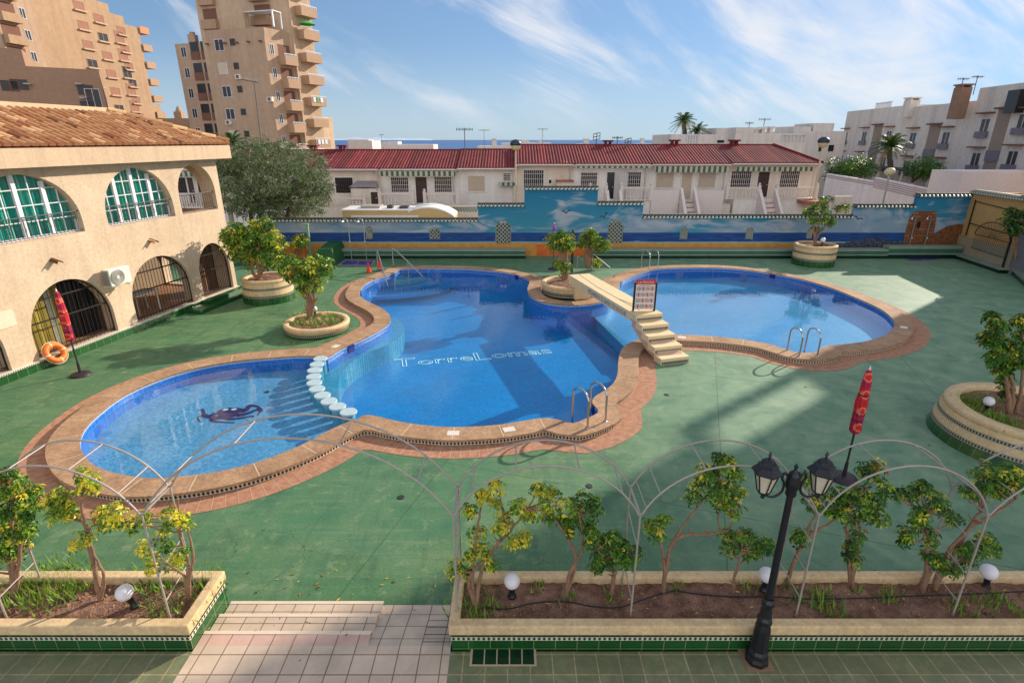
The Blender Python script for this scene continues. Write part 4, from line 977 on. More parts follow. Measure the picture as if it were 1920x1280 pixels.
# clay spouts
for px, py in ((99,492),(282,454)):
    s, z = SZ(px, py); mb = MB()
    P0 = Vector(FP3(s, -0.02, z+0.05)); P1 = Vector(FP3(s, 0.26, z-0.03)); rr_ = 0.09
    V = []
    for p in (P0, P1): V += [tuple(p+Vector((dU.x,dU.y,0))*(rr_*math.cos(q))+Vector((0,0,1))*(rr_*math.sin(q))) for q in [math.pi*j/8 for j in range(9)]]
    mb.add(V, [(j,j+1,9+j+1,9+j) for j in range(8)]+[(9+j,9+j+1,j+1,j) for j in range(8)], 0, None, True); mb.build('clay_spout', [M('faded_clay_spout', S(204,158,116), 0.8, 0.1, 5, 0.1)], club)
s, z = SZ(15, 597); mb = MB(); mb.fbox(F, s-0.27, s+0.17, 0.001, 0.012, z-0.22, z+0.22, 0); mb.build('wall_notice', [M('pale_notice_board', S(222,204,176), 0.6, 0.08, 14, 0)], club)
# air conditioner
s, z = SZ(205, 516); ac = thing('air_conditioner', 'white air conditioner unit with round fan bracketed to the beige wall', 'air conditioner', FP3(s, 0.2, z-0.3))
acw = M('off_white_metal_case', S(222,218,204), 0.45, 0.04, 4, 0); acd = M('dark_fan_grille', S(120,120,112), 0.5, 0.1, 8, 0)
mb = MB(); mb.fbox(F, s-0.37, s+0.39, 0.12, 0.40, z-0.27, z+0.25, 0); c_ = mb.build('case', [acw], ac); bv = c_.modifiers.new('bevel','BEVEL'); bv.width = 0.02; bv.segments = 2
def disc(mb, s, z, r, b, mat, n=24): mb.add([FP3(s+r*math.cos(2*math.pi*i/n), b, z+r*math.sin(2*math.pi*i/n)) for i in range(n)], [tuple(range(n))], mat)
mb = MB(); disc(mb, s-0.10, z-0.01, 0.225, 0.424, 0); 
for q in (0.07, 0.11, 0.15, 0.19, 0.225): mb.tube([FP3(s-0.10+q*math.cos(a), 0.43, z-0.01+q*math.sin(a)) for a in [2*math.pi*i/24 for i in range(25)]], 0.006, 4, 1, False)
for i in range(0):
    a = 2*math.pi*i/5; mb.add([FP3(s-0.10, 0.4265, z-0.01), FP3(s-0.10+0.2*math.cos(a), 0.4265, z-0.01+0.2*math.sin(a)), FP3(s-0.10+0.2*math.cos(a+0.7), 0.4265, z-0.01+0.2*math.sin(a+0.7))], [(0,1,2)], 1)
disc(mb, s-0.10, z-0.01, 0.05, 0.432, 1)
mb.build('fan', [acd, acw], ac)
mb = MB()
for i in range(9): mb.fbox(F, s-0.403, s-0.398, 0.15+i*0.028, 0.164+i*0.028, z-0.24, z+0.22, 0)
for q in (-0.28, 0.28): mb.fbox(F, s+q-0.02, s+q+0.02, 0.0, 0.44, z-0.325, z-0.295, 1)
mb.build('side_louvre', [acd, acw], ac)
# small white table on the porch and chairs behind the second grille
pt = thing('porch_table', 'small white plastic table on the porch behind the second barred arch', 'table', FP3(L2[0]+0.9, -1.0, 0.24))
mb = MB(); s = L2[0]+0.75; mb.fbox(F, s-0.1, s+1.0, -1.25, -0.55, 0.92, 0.95, 0); mb.build('tabletop', [MT['white']], pt)
for a, b in ((s, -1.15), (s+0.9, -1.15), (s, -0.65), (s+0.9, -0.65)):
    mb = MB(); mb.tube([FP3(a, b, 0.24), FP3(a*0.98+0.02*(s+.45), b, 0.92)], [0.03, 0.02], 6); mb.build('leg', [MT['white']], pt)
# lifebuoy leaning at the foot of the wall
c = PG(101, 681, 0.0); s, z = SZ(101, 681); P = Vector(FP3(s, 0.16, 0.36))
lb = thing('lifebuoy', 'orange ring lifebuoy hung low at the foot of the beige wall', 'lifebuoy', tuple(P))
mb = MB(); R_, r_ = 0.235, 0.085; n, m_ = 36, 12; V = []; 
tl = Vector((dU.x, dU.y, 0)); up = (Vector((0,0,1))*0.9 - Vector((dN.x,dN.y,0))*0.43).normalized(); nn = tl.cross(up)
for i in range(n):
    a = 2*math.pi*i/n; rad = tl*math.cos(a)+up*math.sin(a)
    for j in range(m_):
        b = 2*math.pi*j/m_; V.append(tuple(P+rad*(R_+r_*math.cos(b))+nn*(r_*math.sin(b))))
fcs = [(i*m_+j, ((i+1)%n)*m_+j, ((i+1)%n)*m_+(j+1)%m_, i*m_+(j+1)%m_) for i in range(n) for j in range(m_)]
mb.add(V, fcs, 0, None, True)
for q in range(n*m_):
    if (q//m_) % 9 == 0: mb.mi[q] = 1
mb.build('ring', [M('orange_lifebuoy', S(238,116,34), 0.5, 0.06, 5, 0), M('pale_orange_band', S(246,190,140), 0.5, 0.05, 5, 0)], lb)
mb = MB(); mb.tube([tuple(P+(tl*math.cos(a)+up*math.sin(a))*(R_+r_+0.012)) for a in [2*math.pi*i/24 for i in range(25)]], 0.007, 5, 0, False); mb.build('rope', [MT['white']], lb)
# ---------------------------------------------------------------- row of terraced houses with red roofs
YH = 43.0
hw = M('cream_house_wall', S(232,216,196), 0.85, 0.05, 0.6, 0.3, 20, streak=0.12, sf=0.5)
hw2 = M('white_house_wall', S(240,232,222), 0.85, 0.05, 0.6, 0.3, 20, streak=0.12, sf=0.5)
redroof = M('red_roof_tiles', S(112,28,34), 0.75, 0.18, 0.8, 0.3, 30, col2=S(140,42,42), fine=0.18, streak=0.2, sf=1.5)
shut = M('beige_roller_shutter', S(196,178,156), 0.7, 0.06, 3, 0)
darkw = M('dark_window', S(40,38,40), 0.25, 0.2, 2, 0)
brownd = M('dark_brown_door', S(66,46,40), 0.5, 0.2, 4, 0)
balm = M('white_baluster_paint', S(228,214,204), 0.7, 0.04, 4, 0)
terrm = M('terracotta_floor', S(168,104,80), 0.8, 0.15, 4, 0)
aw = bpy.data.materials.new('green_striped_awning'); t_ = NT(aw); u_ = t_.sep(t_.coord('Object'))
t_.put(t_.b.inputs['Base Color'], t_.mix(t_.math('LESS_THAN', t_.math('FRACT', t_.math('MULTIPLY', u_[0], 2.6)), 0.5), S(186,178,156), S(62,90,60)))
def hx(px, Y=YH, py=330): return PY(px, py, Y).x
def hz(py, Y=YH, px=960): return PY(px, py, Y).z
def windowpart(par, xa, xb, ya, yb, kind='shutter', Y=YH):
    x0, x1, z0, z1 = hx(xa, Y, (ya+yb)/2), hx(xb, Y, (ya+yb)/2), hz(yb, Y), hz(ya, Y)
    mb = MB(); e = 0.07
    mb.box(x0-e, x1+e, Y-0.06, Y+0.01, z0-e, z0, 0); mb.box(x0-e, x1+e, Y-0.06, Y+0.01, z1, z1+e, 0); mb.box(x0-e, x0, Y-0.06, Y+0.01, z0, z1, 0); mb.box(x1, x1+e, Y-0.06, Y+0.01, z0, z1, 0)
    w = mb.build('window', [hw2], par)
    mb = MB(); mb.box(x0, x1, Y-0.02, Y+0.02, z0, z1, 0)
    if kind == 'shutter':
        n = 12
        for i in range(n): mb.box(x0, x1, Y-0.03, Y-0.02, z0+(z1-z0)*i/n, z0+(z1-z0)*(i+0.8)/n, 0)
    mb.build('pane' if kind != 'shutter' else 'roller_shutter', [shut if kind == 'shutter' else darkw], w)
    if kind in ('grille', 'grille_brown'):
        mb = MB(); n = max(5, int((x1-x0)/0.14))
        for i in range(n+1): mb.box(x0+(x1-x0)*i/n-0.012, x0+(x1-x0)*i/n+0.012, Y-0.085, Y-0.065, z0, z1, 0)
        for q in (0.2, 0.5, 0.8): mb.box(x0, x1, Y-0.10, Y-0.085, z0+(z1-z0)*q-0.012, z0+(z1-z0)*q+0.012, 0)
        mb.build('grille', [balm if kind == 'grille' else brownd], w)
def doorpart(par, xa, xb, ya, yb, m, Y=YH):
    x0, x1, z0, z1 = hx(xa, Y, (ya+yb)/2), hx(xb, Y, (ya+yb)/2), hz(yb, Y), hz(ya, Y)
    mb = MB(); mb.box(x0, x1, Y-0.04, Y+0.02, z0, z1, 0); d = mb.build('door', [m], par)
    mb = MB(); mb.sphere((x1-0.12, Y-0.08, (z0+z1)/2), 0.035, 8, 6); mb.build('handle', [balm], d)
    mb = MB(); 
    for a, b, c, e in ((x0-0.07, x0, z0, z1+.07), (x1, x1+0.07, z0, z1+.07), (x0, x1, z1, z1+0.07)): mb.box(a, b, Y-0.07, Y+0.01, c, e, 0)
    mb.build('frame', [hw2], d)
YB = 41.4
def balustrade(par, xa, xb, ztop, zbot, Y=YB, posts=True, slope=None):
    mb = MB(); n = max(3, int((xb-xa)/0.24)); h = ztop-zbot
    mb.box(xa, xb, Y-0.09, Y+0.09, ztop-0.10, ztop, 0); mb.box(xa, xb, Y-0.08, Y+0.08, zbot, zbot+0.07, 0)
    for i in range(n):
        x = xa+(xb-xa)*(i+0.5)/n; mb.lathe((x, Y, zbot+0.07), [(0.035,0),(0.07,h*0.22),(0.035,h*0.45),(0.03,h*0.55),(0.06,h*0.7),(0.035,h-0.17)], 7)
    if posts:
        for x in (xa, xb): mb.box(x-0.1, x+0.1, Y-0.105, Y+0.105, zbot, ztop+0.14, 0); mb.sphere((x, Y, ztop+0.22), 0.09, 8, 6)
    mb.build('balustrade', [balm], par)
def stairs(par, xa, xb, ztop, zbot, Y0=YB, n=9, solid=True):
    mb = MB(); d = 0.30
    for i in range(n):
        z = ztop-(ztop-zbot)*(i+1)/n; mb.box(xa, xb, Y0-d*(i+1), Y0-d*i-0.001, zbot-0.5, z, 0); mb.box(xa, xb, Y0-d*(i+1)-0.02, Y0-d*i-0.002, z, z+0.03, 1)
    mb.build('stairs', [hw2, terrm], par)
    mb = MB()
    for x in (xa-0.2, xb):
        v = [(x, Y0, ztop+0.75), (x, Y0-d*n, zbot+0.75), (x, Y0-d*n, zbot-0.5), (x, Y0, zbot-0.5)]; v2 = [(p[0]+0.2, p[1], p[2]) for p in v]
        mb.add(v+v2, [(0,1,2,3),(7,6,5,4),(0,4,5,1),(1,5,6,2),(3,7,4,0)], 0)
    mb.build('stair_wall', [balm], par)
rrf = random.Random(3); redroof2 = M('faded_red_roof_tiles', S(140,50,46), 0.8, 0.2, 1.0, 0.3, 30); redroof3 = M('dark_red_roof_tiles', S(100,28,34), 0.8, 0.2, 1.0, 0.3, 30)
def rowhouse(label, pa, pb, yeave, yridge, wallm, hip=False):
    xa, xb = hx(pa), hx(pb); ze, zr = hz(yeave, YH-0.5), hz(yridge, YH+3.6)
    t = thing('row_house', label, 'house', ((xa+xb)/2, YH, -2.6), 'terraced houses with red roofs behind the mural wall')
    mb = MB(); mb.box(xa+0.004, xb-0.004, YH, YH+7, -2.6, ze+0.1, 0); mb.build('wall', [wallm], t)
    mb = MB(); mb.box(xa, xb, YH-0.5, YH+0.004, ze-0.16, ze-0.02, 0); mb.build('eaves', [balm], t)
    mb = MB(); n = int((xb-xa)/0.22); w = (xb-xa)/n; Ya, Yb, Yc = YH-0.6, YH+3.6, YH+7.6
    for i in range(n):
        xc = xa+w*(i+0.5); lim = 1.0; cm = rrf.choices([0,1,2],[70,16,14])[0]
        if hip: lim = min(1.0, max(0.03, (xb-xc)/(xb-hx(hip))))
        for (y0, z0, y1, z1) in ((Ya, ze, Ya+(Yb-Ya)*lim, ze+(zr-ze)*lim),) + (((Yc, ze, Yb, zr),) if lim == 1.0 else ()):
            V = [(xc-w*0.5*math.cos(q), y, z+w*0.36*math.sin(q)) for y, z in ((y0,z0),(y1,z1)) for q in [math.pi*j/4 for j in range(5)]]
            mb.add(V, [(j, j+1, 5+j+1, 5+j) for j in range(4)], cm, None, True)
            mb.add(V[:5], [(0,1,2,3,4)], 0)
    mb.box(xa, xb if not hip else hx(hip), Yb-0.1, Yb+0.1, zr-0.02, zr+0.10, 0)
    if hip:
        xh = hx(hip); mb.add([(xb,Ya,ze+.05),(xb,Yc,ze+.05),(xh,Yb,zr+.05)], [(0,1,2)], 0); mb.tube([(xb,Ya,ze+0.06),(xh,Yb,zr+0.08)], 0.10, 6)
    mb.build('roof', [redroof, redroof2, redroof3], t)
    mb = MB(); mb.tube([(xa+0.1,YH-0.62,ze-0.06),(xb-0.1,YH-0.62,ze-0.06)], 0.06, 6); mb.tube([(xb-0.25,YH-0.6,ze-0.08),(xb-0.25,YH-0.09,ze-0.5),(xb-0.25,YH-0.09,-2.4)], 0.05, 6); mb.build('gutter', [balm], t)
    return t, xa, xb, ze
h, xa, xb, ze = rowhouse('terraced house seen through the loggia arch, farthest left of the row', 318, 440, 316.5, 282, hw)
windowpart(h, 330, 350, 333, 362, 'grille_brown'); windowpart(h, 372, 392, 333, 362, 'grille_brown'); doorpart(h, 355, 366, 333, 382, brownd)
mb = MB(); mb.box(hx(330), hx(400), YH-0.9, YH-0.85, hz(330), hz(320), 0); mb.build('awning', [aw], h); mb = MB(); mb.box(xa+.2, xb-.2, YB, YH, -2.6, hz(384,YB)-0.02, 0); mb.build('porch', [hw2], h); balustrade(h, hx(325,YB), hx(400,YB), hz(362,YB), hz(384,YB))
h, xa, xb, ze = rowhouse('terraced house hidden between the clubhouse corner and the olive crown', 440, 560, 316.5, 282, hw2)
windowpart(h, 470, 500, 333, 362, 'grille'); mb = MB(); mb.box(xa+.2, xb-.2, YB, YH, -2.6, hz(384,YB)-0.02, 0); mb.build('porch', [hw2], h); balustrade(h, hx(420,YB), hx(545,YB), hz(371,YB), hz(384,YB))
h, xa, xb, ze = rowhouse('red roofed terraced house half hidden behind the olive tree, brown grilled window', 560, 715, 316.5, 282, hw)
windowpart(h, 630, 662, 333, 362, 'grille_brown')
mb = MB(); a0, a1 = hx(661), hx(712); mb.add([(a0,YH-1.3,hz(350)+.05),(a1,YH-1.3,hz(350)+.05),(a1-.3,YH,hz(339)),(a0+.3,YH,hz(339))], [(0,1,2,3)], 0); mb.box(a0+.1, a1-.1, YH-1.2, YH, -2.6, hz(351), 1); mb.build('lean_to', [M('grey_corrugated_roof', S(150,140,146), 0.5, 0.1, 8, 0), hw], h)
doorpart(h, 696, 709, 360, 383, brownd, YH-1.21)
mb = MB(); mb.box(hx(560), hx(700), YB, YH, -2.6, hz(384, YB), 0); mb.build('porch', [hw], h); balustrade(h, hx(618,YB,376), hx(684,YB,376), hz(371,YB), hz(384,YB))
h, xa, xb, ze = rowhouse('red roofed terraced house with green striped awning and brown door above the camper van', 715, 857, 316.5, 282, hw2)
windowpart(h, 734, 766, 333, 360, 'grille'); windowpart(h, 815, 847, 332, 360, 'grille'); doorpart(h, 780, 801, 332, 380, brownd)
mb = MB(); mb.box(hx(716), hx(856), YH-0.9, YH-0.85, hz(329), hz(320), 0); mb.build('awning', [aw], h)
mb = MB(); mb.box(xa+.2, xb-.2, YB, YH, -2.6, hz(384,YB)-0.02, 0); mb.build('porch', [hw2], h)
balustrade(h, hx(709,YB), hx(772,YB), hz(362,YB), hz(384,YB)); balustrade(h, hx(794,YB), hx(857,YB), hz(362,YB), hz(384,YB))
h, xa, xb, ze = rowhouse('red roofed terraced house with plain white front and small grid window by its corner', 857, 968, 315, 281, hw2)
windowpart(h, 878, 909, 330, 359, 'shutter'); windowpart(h, 944, 957, 325, 339, 'grille'); doorpart(h, 942, 959, 359, 383, balm)
mb = MB(); mb.box(hx(936), hx(965), YH-0.6, YH-0.05, hz(347), hz(342), 0); mb.build('awning', [aw], h)
h, xa, xb, ze = rowhouse('cream terraced house with large shuttered window behind the tallest mural step', 968, 1075, 307.5, 272.5, hw)
windowpart(h, 982, 1019, 319, 352, 'grille'); windowpart(h, 1029, 1034, 337, 344, 'dark')
mb = MB(); mb.box(hx(1043), hx(1073), YH-0.8, YH, -2.6, hz(340), 0); mb.box(hx(1042), hx(1074), YH-0.9, YH, hz(340)+.001, hz(337), 1); mb.build('entrance_box', [hw, terrm], h)
h, xa, xb, ze = rowhouse('terraced house with an open glass door and white grilles above the right mural step', 1075, 1216, 307.5, 272.5, hw2)
windowpart(h, 1089, 1119, 324, 351, 'grille'); windowpart(h, 1174, 1201, 323, 350, 'grille'); doorpart(h, 1137, 1151, 323, 378, darkw)
mb = MB(); x0_, x1_ = hx(1157), hx(1174); mb.box(x0_, x1_, YH-0.75, YH-0.71, hz(378), hz(323), 0); mb.build('open_door_leaf', [M('glazed_door_leaf', S(190,184,180), 0.3, .05, 3, 0)], h)
mb = MB(); mb.box(hx(1076), hx(1213), YH-1.0, YH-0.85, hz(314), hz(310.5), 0); mb.build('awning', [aw], h)
mb = MB(); mb.box(xa+.2, xb-.1, YB, YH, -2.6, hz(376,YB)-0.02, 0); mb.build('porch', [hw2], h)
balustrade(h, hx(1108,YB), hx(1138,YB), hz(351,YB), hz(376,YB)); balustrade(h, hx(1167,YB), hx(1223,YB), hz(351,YB), hz(376,YB)); stairs(h, hx(1143,YB), hx(1162,YB), hz(376,YB), -0.6)
h, xa, xb, ze = rowhouse('terraced house with closed beige shutters and green striped awning, solid white parapets', 1216, 1364, 307.5, 272.5, hw2)
windowpart(h, 1230, 1262, 324, 352, 'shutter'); windowpart(h, 1309, 1341, 324, 352, 'shutter'); doorpart(h, 1277, 1296, 323, 372, shut)
mb = MB(); mb.box(hx(1221), hx(1356), YH-0.9, YH-0.85, hz(322), hz(311), 0); mb.build('awning', [aw], h)
mb = MB(); mb.box(xa+.1, xb-.1, YB, YH, -2.6, hz(383,YB), 0)
for a, b in ((1224,1276),(1308,1361)): mb.box(hx(a,YB), hx(b,YB), YB-0.1, YB+0.05, -2.0, hz(357,YB), 1)
mb.build('porch', [hw, balm], h); stairs(h, hx(1283,YB), hx(1303,YB), hz(372,YB), -0.8)
h, xa, xb, ze = rowhouse('end terraced house with hipped red roof, brown door and striped awning', 1364, 1531, 306, 272.5, hw, hip=1481)
windowpart(h, 1370, 1407, 321, 351, 'grille'); windowpart(h, 1462, 1497, 321, 351, 'grille'); doorpart(h, 1419, 1440, 322, 371, brownd)
mb = MB(); mb.box(hx(1370), hx(1510), YH-0.9, YH-0.85, hz(320), hz(312), 0); mb.build('awning', [aw], h)
mb = MB(); mb.box(xa+.1, xb-.1, YB, YH, -2.6, hz(373,YB), 0); mb.build('porch', [hw2], h)
balustrade(h, hx(1367,YB), hx(1427,YB), hz(351,YB), hz(373,YB)); balustrade(h, hx(1461,YB), hx(1536,YB), hz(351,YB), hz(373,YB)); stairs(h, hx(1431,YB), hx(1456,YB), hz(373,YB), -0.8)
mb = MB(); mb.box(hx(1482), hx(1525), YB-1.2, YB, hz(383,YB-1), hz(377,YB-1), 0); mb.build('tile_canopy', [terrm], h)
mb = MB(); mb.box(hx(1222,40.0), hx(1420,40.0), 39.4, 39.7, -2.6, hz(401,39.5), 0); mb.box(hx(1560,39.5,395), hx(1592,39.5,395), 39.4, 39.7, -2.6, hz(368,39.5), 0); mb.build('low_front_wall', [hw], h)
# chimneys on the row (parts of nothing else: small red chimney stacks)
def chimney(px, py, Y, label, w=0.6, hh=1.0, m=None):
    p = PY(px, py, Y); t = thing('chimney', label, 'chimney', (p.x, Y, p.z-hh)); m = m or redroof
    mb = MB(); mb.box(p.x-w/2, p.x+w/2, Y-w/2, Y+w/2, p.z-hh-0.6, p.z-0.3, 0); mb.build('stack', [m], t)
    mb = MB(); mb.box(p.x-w/2-.08, p.x+w/2+.08, Y-w/2-.08, Y+w/2+.08, p.z-0.12, p.z, 0); mb.box(p.x-w/2+.05, p.x-w/2+.2, Y-w/2+.05, Y+w/2-.05, p.z-0.3, p.z-0.12, 0); mb.box(p.x+w/2-.2, p.x+w/2-.05, Y-w/2+.05, Y+w/2-.05, p.z-0.3, p.z-0.12, 0); mb.build('cowl', [m], t)
chimney(587, 272, 46.6, 'square red chimney nearest the tan tower')
chimney(642, 272, 46.6, 'square red chimney on the left red roof, right of the tan tower')
chimney(1140, 263, 46.6, 'red chimney above the open glass door house')
chimney(1265, 262, 46.6, 'red chimney below the palm trees')
chimney(1377, 262, 46.6, 'red chimney nearest the hipped end of the roof')
# ---------------------------------------------------------------- apartment towers
tan = M('tan_tower_render', S(182,152,126), 0.85, 0.05, 0.12, 0.3, 3, streak=0.16, sf=0.5)
tanl = M('pale_tan_tower_render', S(196,168,138), 0.85, 0.05, 0.12, 0.3, 3, streak=0.16, sf=0.5)
org = M('orange_tan_tower_render', S(176,144,112), 0.85, 0.06, 0.12, 0.3, 3, streak=0.14, sf=0.5)
parap = M('orange_tan_parapet', S(172,140,112), 0.85, 0.06, 0.3, 0.2, 5)
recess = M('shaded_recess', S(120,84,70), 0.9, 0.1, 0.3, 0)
whitef = M('white_window_set', S(206,208,214), 0.4, 0.06, 0.5, 0)
def fr2(a, b):
    d = Vector((b.x-a.x, b.y-a.y)); L = d.length; d.normalize(); n = Vector((d.y, -d.x))
    if n.dot(Vector((a.x, a.y))) > 0: n = -n
    return ((a.x, a.y), (d.x, d.y), (n.x, n.y)), L
def sz(Fr, px, py):
    O, U, N = Fr; r = ray(px, py); t = (O[0]*N[0]+O[1]*N[1])/(r.x*N[0]+r.y*N[1]); return ((r.x*t-O[0])*U[0]+(r.y*t-O[1])*U[1], CAM_H+r.z*t)
def twin(par, Fr, s, z, w, h, shutter=False, sill=True, m=None, sh=None):
    mb = MB(); mb.fbox(Fr, s-w/2-0.06, s+w/2+0.06, -0.02, 0.06, z-0.06, z, 0); mb.fbox(Fr, s-w/2-.06, s-w/2, -0.02, 0.05, z, z+h, 0); mb.fbox(Fr, s+w/2, s+w/2+.06, -0.02, 0.05, z, z+h, 0); mb.fbox(Fr, s-w/2-.06, s+w/2+.06, -0.02, 0.05, z+h, z+h+0.06, 0)
    if not shutter: mb.fbox(Fr, s-0.03, s+0.03, -0.02, 0.04, z, z+h, 0)
    wd = mb.build('window', [m or whitef], par)
    mb = MB(); mb.fbox(Fr, s-w/2, s+w/2, -0.02, 0.02, z, z+h, 0); 
    mb.build('roller_shutter' if shutter else 'pane', [(sh or shut) if shutter else darkw], wd)
def balc(par, Fr, s0, s1, z, out=1.2, h=0.95, rail=True, m=None):
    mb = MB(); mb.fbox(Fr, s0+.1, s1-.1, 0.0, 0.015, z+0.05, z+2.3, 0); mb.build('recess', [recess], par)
    mb = MB(); mb.fbox(Fr, s0, s1, 0.0, out, z-0.15, z, 0); mb.fbox(Fr, s0, s1, out-0.12, out, z, z+h, 0); mb.fbox(Fr, s0, s0+0.12, 0.02, out-0.12, z, z+h, 0); mb.fbox(Fr, s1-0.12, s1, 0.02, out-0.12, z, z+h, 0)
    b = mb.build('balcony', [m or parap], par)
    if rail:
        mb = MB(); mb.fbox(Fr, s0, s1, out-0.09, out-0.03, z+h+0.18, z+h+0.24, 0)
        for i in range(9): mb.fbox(Fr, s0+(s1-s0)*i/8-0.03, s0+(s1-s0)*i/8+0.03, out-0.09, out-0.03, z+h, z+h+0.18, 0)
        mb.build('rail', [whitef], b)
ST = 2.75
Pc = PY(522,262,78); Pl = PY(418,262,80.5); Pr = PY(608,262,86)
tw = thing('tan_apartment_tower', 'tan apartment tower with stacked balconies on its sunlit right side', 'tower block', (Pc.x, Pc.y, -2.6))
FL, LL = fr2(Pl, Pc); FR, LR = fr2(Pc, Pr)
zB = sz(FL, 440, 54)[1]
mb = MB()
def prism(mb, pts, z0, z1, mat=0):
    n = len(pts); V = [(p[0],p[1],z0) for p in pts]+[(p[0],p[1],z1) for p in pts]
    ar = sum(pts[i][0]*pts[(i+1)%n][1]-pts[(i+1)%n][0]*pts[i][1] for i in range(n)); fs = [(i,(i+1)%n,n+(i+1)%n,n+i) for i in range(n)]+[tuple(range(n,2*n)), tuple(reversed(range(n)))]
    if ar < 0: fs = [tuple(reversed(f_)) for f_ in fs]
    mb.add(V, fs, mat)
def off2(Fr, a, b): O, U, N = Fr; return (O[0]+U[0]*a+N[0]*b, O[1]+U[1]*a+N[1]*b)
prism(mb, [off2(FL,0,0), (Pc.x,Pc.y), off2(FR,4.4,0), off2(FR,4.4,-7), off2(FL,0,-8)], -2.6, zB)
mb.build('lower_block', [tan], tw)
core = [off2(FL,-3.4,-3.0), off2(FL,LL-1.5,-3.0), off2(FR,4.41,0.1), off2(FR,LR,0.1), off2(FR,LR,-10), off2(FL,-3.4,-12)]
mb = MB(); prism(mb, core, -2.6, 38); mb.build('upper_block', [tanl], tw)
zW = PY(345,82,86).z; Pw0, Pw1 = PY(425,262,84.5), PY(361,262,86.5); FW, LW = fr2(Pw1, Pw0)
mb = MB(); prism(mb, [off2(FW,0,0), off2(FW,LW,0), off2(FW,LW,-8), off2(FW,0,-8)], -2.6, zW); mb.build('left_wing', [tan], tw)
Pe0, Pe1 = PY(609,262,87), PY(627,262,89.5); FE, LE = fr2(Pe0, Pe1)
mb = MB(); prism(mb, [off2(FE,-.6,0), off2(FE,LE,0), off2(FE,LE,-6), off2(FE,-.6,-6)], -2.6, sz(FE, 622, 220)[1]); mb.build('right_wing', [tanl], tw)
s1, z1 = sz(FL, 413, 95); s2, z2 = sz(FL, 436, 85)
for k in range(8):
    z = z1-ST*k
    if z < -2: break
    twin(tw, FL, s1, z, 1.3, 1.25, shutter=(k % 3 == 1)); twin(tw, FL, s2+.1, z+0.55, 0.65, 0.65, m=darkw)
    for q in (2.6, 4.2, 6.0): pass
mb = MB()
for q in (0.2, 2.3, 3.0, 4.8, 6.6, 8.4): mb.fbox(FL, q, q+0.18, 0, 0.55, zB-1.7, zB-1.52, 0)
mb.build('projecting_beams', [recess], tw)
sb1, zb1 = sz(FR, 526, 120)
for k in range(7):
    z = zb1-ST*k
    if z < -1: break
    balc(tw, FR, 1.9, 4.1, z); twin(tw, FR, 0.95, z+1.0, 0.55, 1.1)
zc = sz(FR, 575, 118)[1]+0.1
for k in range(-5, 8):
    z = zc-ST*k
    if z < -1: continue
    balc(tw, FR, 5.6, LR-.2, z, out=1.35); twin(tw, FR, 4.95, z+1.0, 0.5, 1.1)
mb = MB(); mb.fbox(FR, 4.4, 4.62, 0.1, 0.55, -2, 34, 0); mb.build('pilaster', [tanl], tw)
FC2, _ = fr2(Vector((*core[0],0)), Vector((*core[1],0)))
for k in range(0, 6):
    z = zB+1.0+ST*k
    twin(tw, FC2, 7.3, z+0.6, 0.7, 0.7, m=darkw); balc(tw, FC2, 9.0, 11.6, z-0.2, out=1.0); balc(tw, FC2, 0.8, 3.2, z-0.2, out=0.6, rail=False)
# loggias and windows on the left wing
zl = sz(FW, 344, 112)[1]
for k in range(7):
    z = zl-2.62*k
    if z < -2: break
    twin(tw, FW, 0.22*LW, z+0.3, 0.8, 1.2)
    for a, b in ((0.42, 0.66), (0.72, 0.93)):
        mb = MB(); mb.fbox(FW, a*LW, b*LW, 0.0, 0.02, z+0.9, z+2.1, 0); mb.build('loggia_opening', [darkw], tw)
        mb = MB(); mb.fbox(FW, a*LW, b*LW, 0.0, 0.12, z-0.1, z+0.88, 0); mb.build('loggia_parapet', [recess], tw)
acm = M('tower_ac_white', S(214,210,204), 0.5, 0.05, 3, 0)
for s_, k_ in ((3.9,1),(3.9,4),(8.3,2),(8.3,5),(1.2,3)):
    mb = MB(); z_ = z1-ST*k_-0.7; mb.fbox(FL, s_, s_+0.8, 0.02, 0.35, z_, z_+0.55, 0); mb.fbox(FL, s_+0.15, s_+0.6, 0.352, 0.36, z_+0.08, z_+0.48, 1); mb.build('air_conditioner_unit', [acm, recess], tw)
for k_ in range(2, 7, 2):
    mb = MB(); z_ = zc-ST*k_
    for q_ in range(3): mb.fbox(FR, 5.9+q_*0.7, 6.4+q_*0.7, 1.40, 1.42, z_+0.35, z_+0.98, q_ % 2)
    mb.build('hanging_laundry', [whitef, M('green_cloth', S(90,150,110), 0.8, 0.1, 3, 0) if k_ == 2 else acm], tw)
mb = MB(); q0 = off2(FR, 6.2, 1.5); zg = zc+ST*2-1.2; mb.lathe((q0[0], q0[1], zg), [(1.1,0),(0.6,0.3),(0.05,0.45)], 12); mb.build('green_sunshade', [M('bright_green_cloth', S(70,170,90), 0.7, 0.1, 3, 0)], tw)
# roof terrace wall, awning frame and a chimney
mb = MB(); mb.fbox(FL, 5.6, 6.3, -1.0, -0.1, zB, zB+2.1, 0); mb.build('terrace_pier', [tanl], tw)
mb = MB(); mb.fbox(FL, 6.3, 10.5, -1.9, -0.2, zB+1.75, zB+1.85, 0); mb.fbox(FL, 10.3, 10.45, -0.4, -0.2, zB, zB+1.75, 0); mb.fbox(FL, 10.3, 10.45, -1.9, -1.8, zB, zB+1.75, 0); mb.build('white_pergola', [whitef], tw)
p = PY(357, 64, 87); mb = MB(); mb.box(p.x-0.5, p.x+0.5, 87, 88, zW, zW+1.3, 0); mb.box(p.x-0.25, p.x+0.25, 87.2, 87.8, zW+1.3, p.z+0.3, 0); mb.build('chimney_pot', [tan], tw)
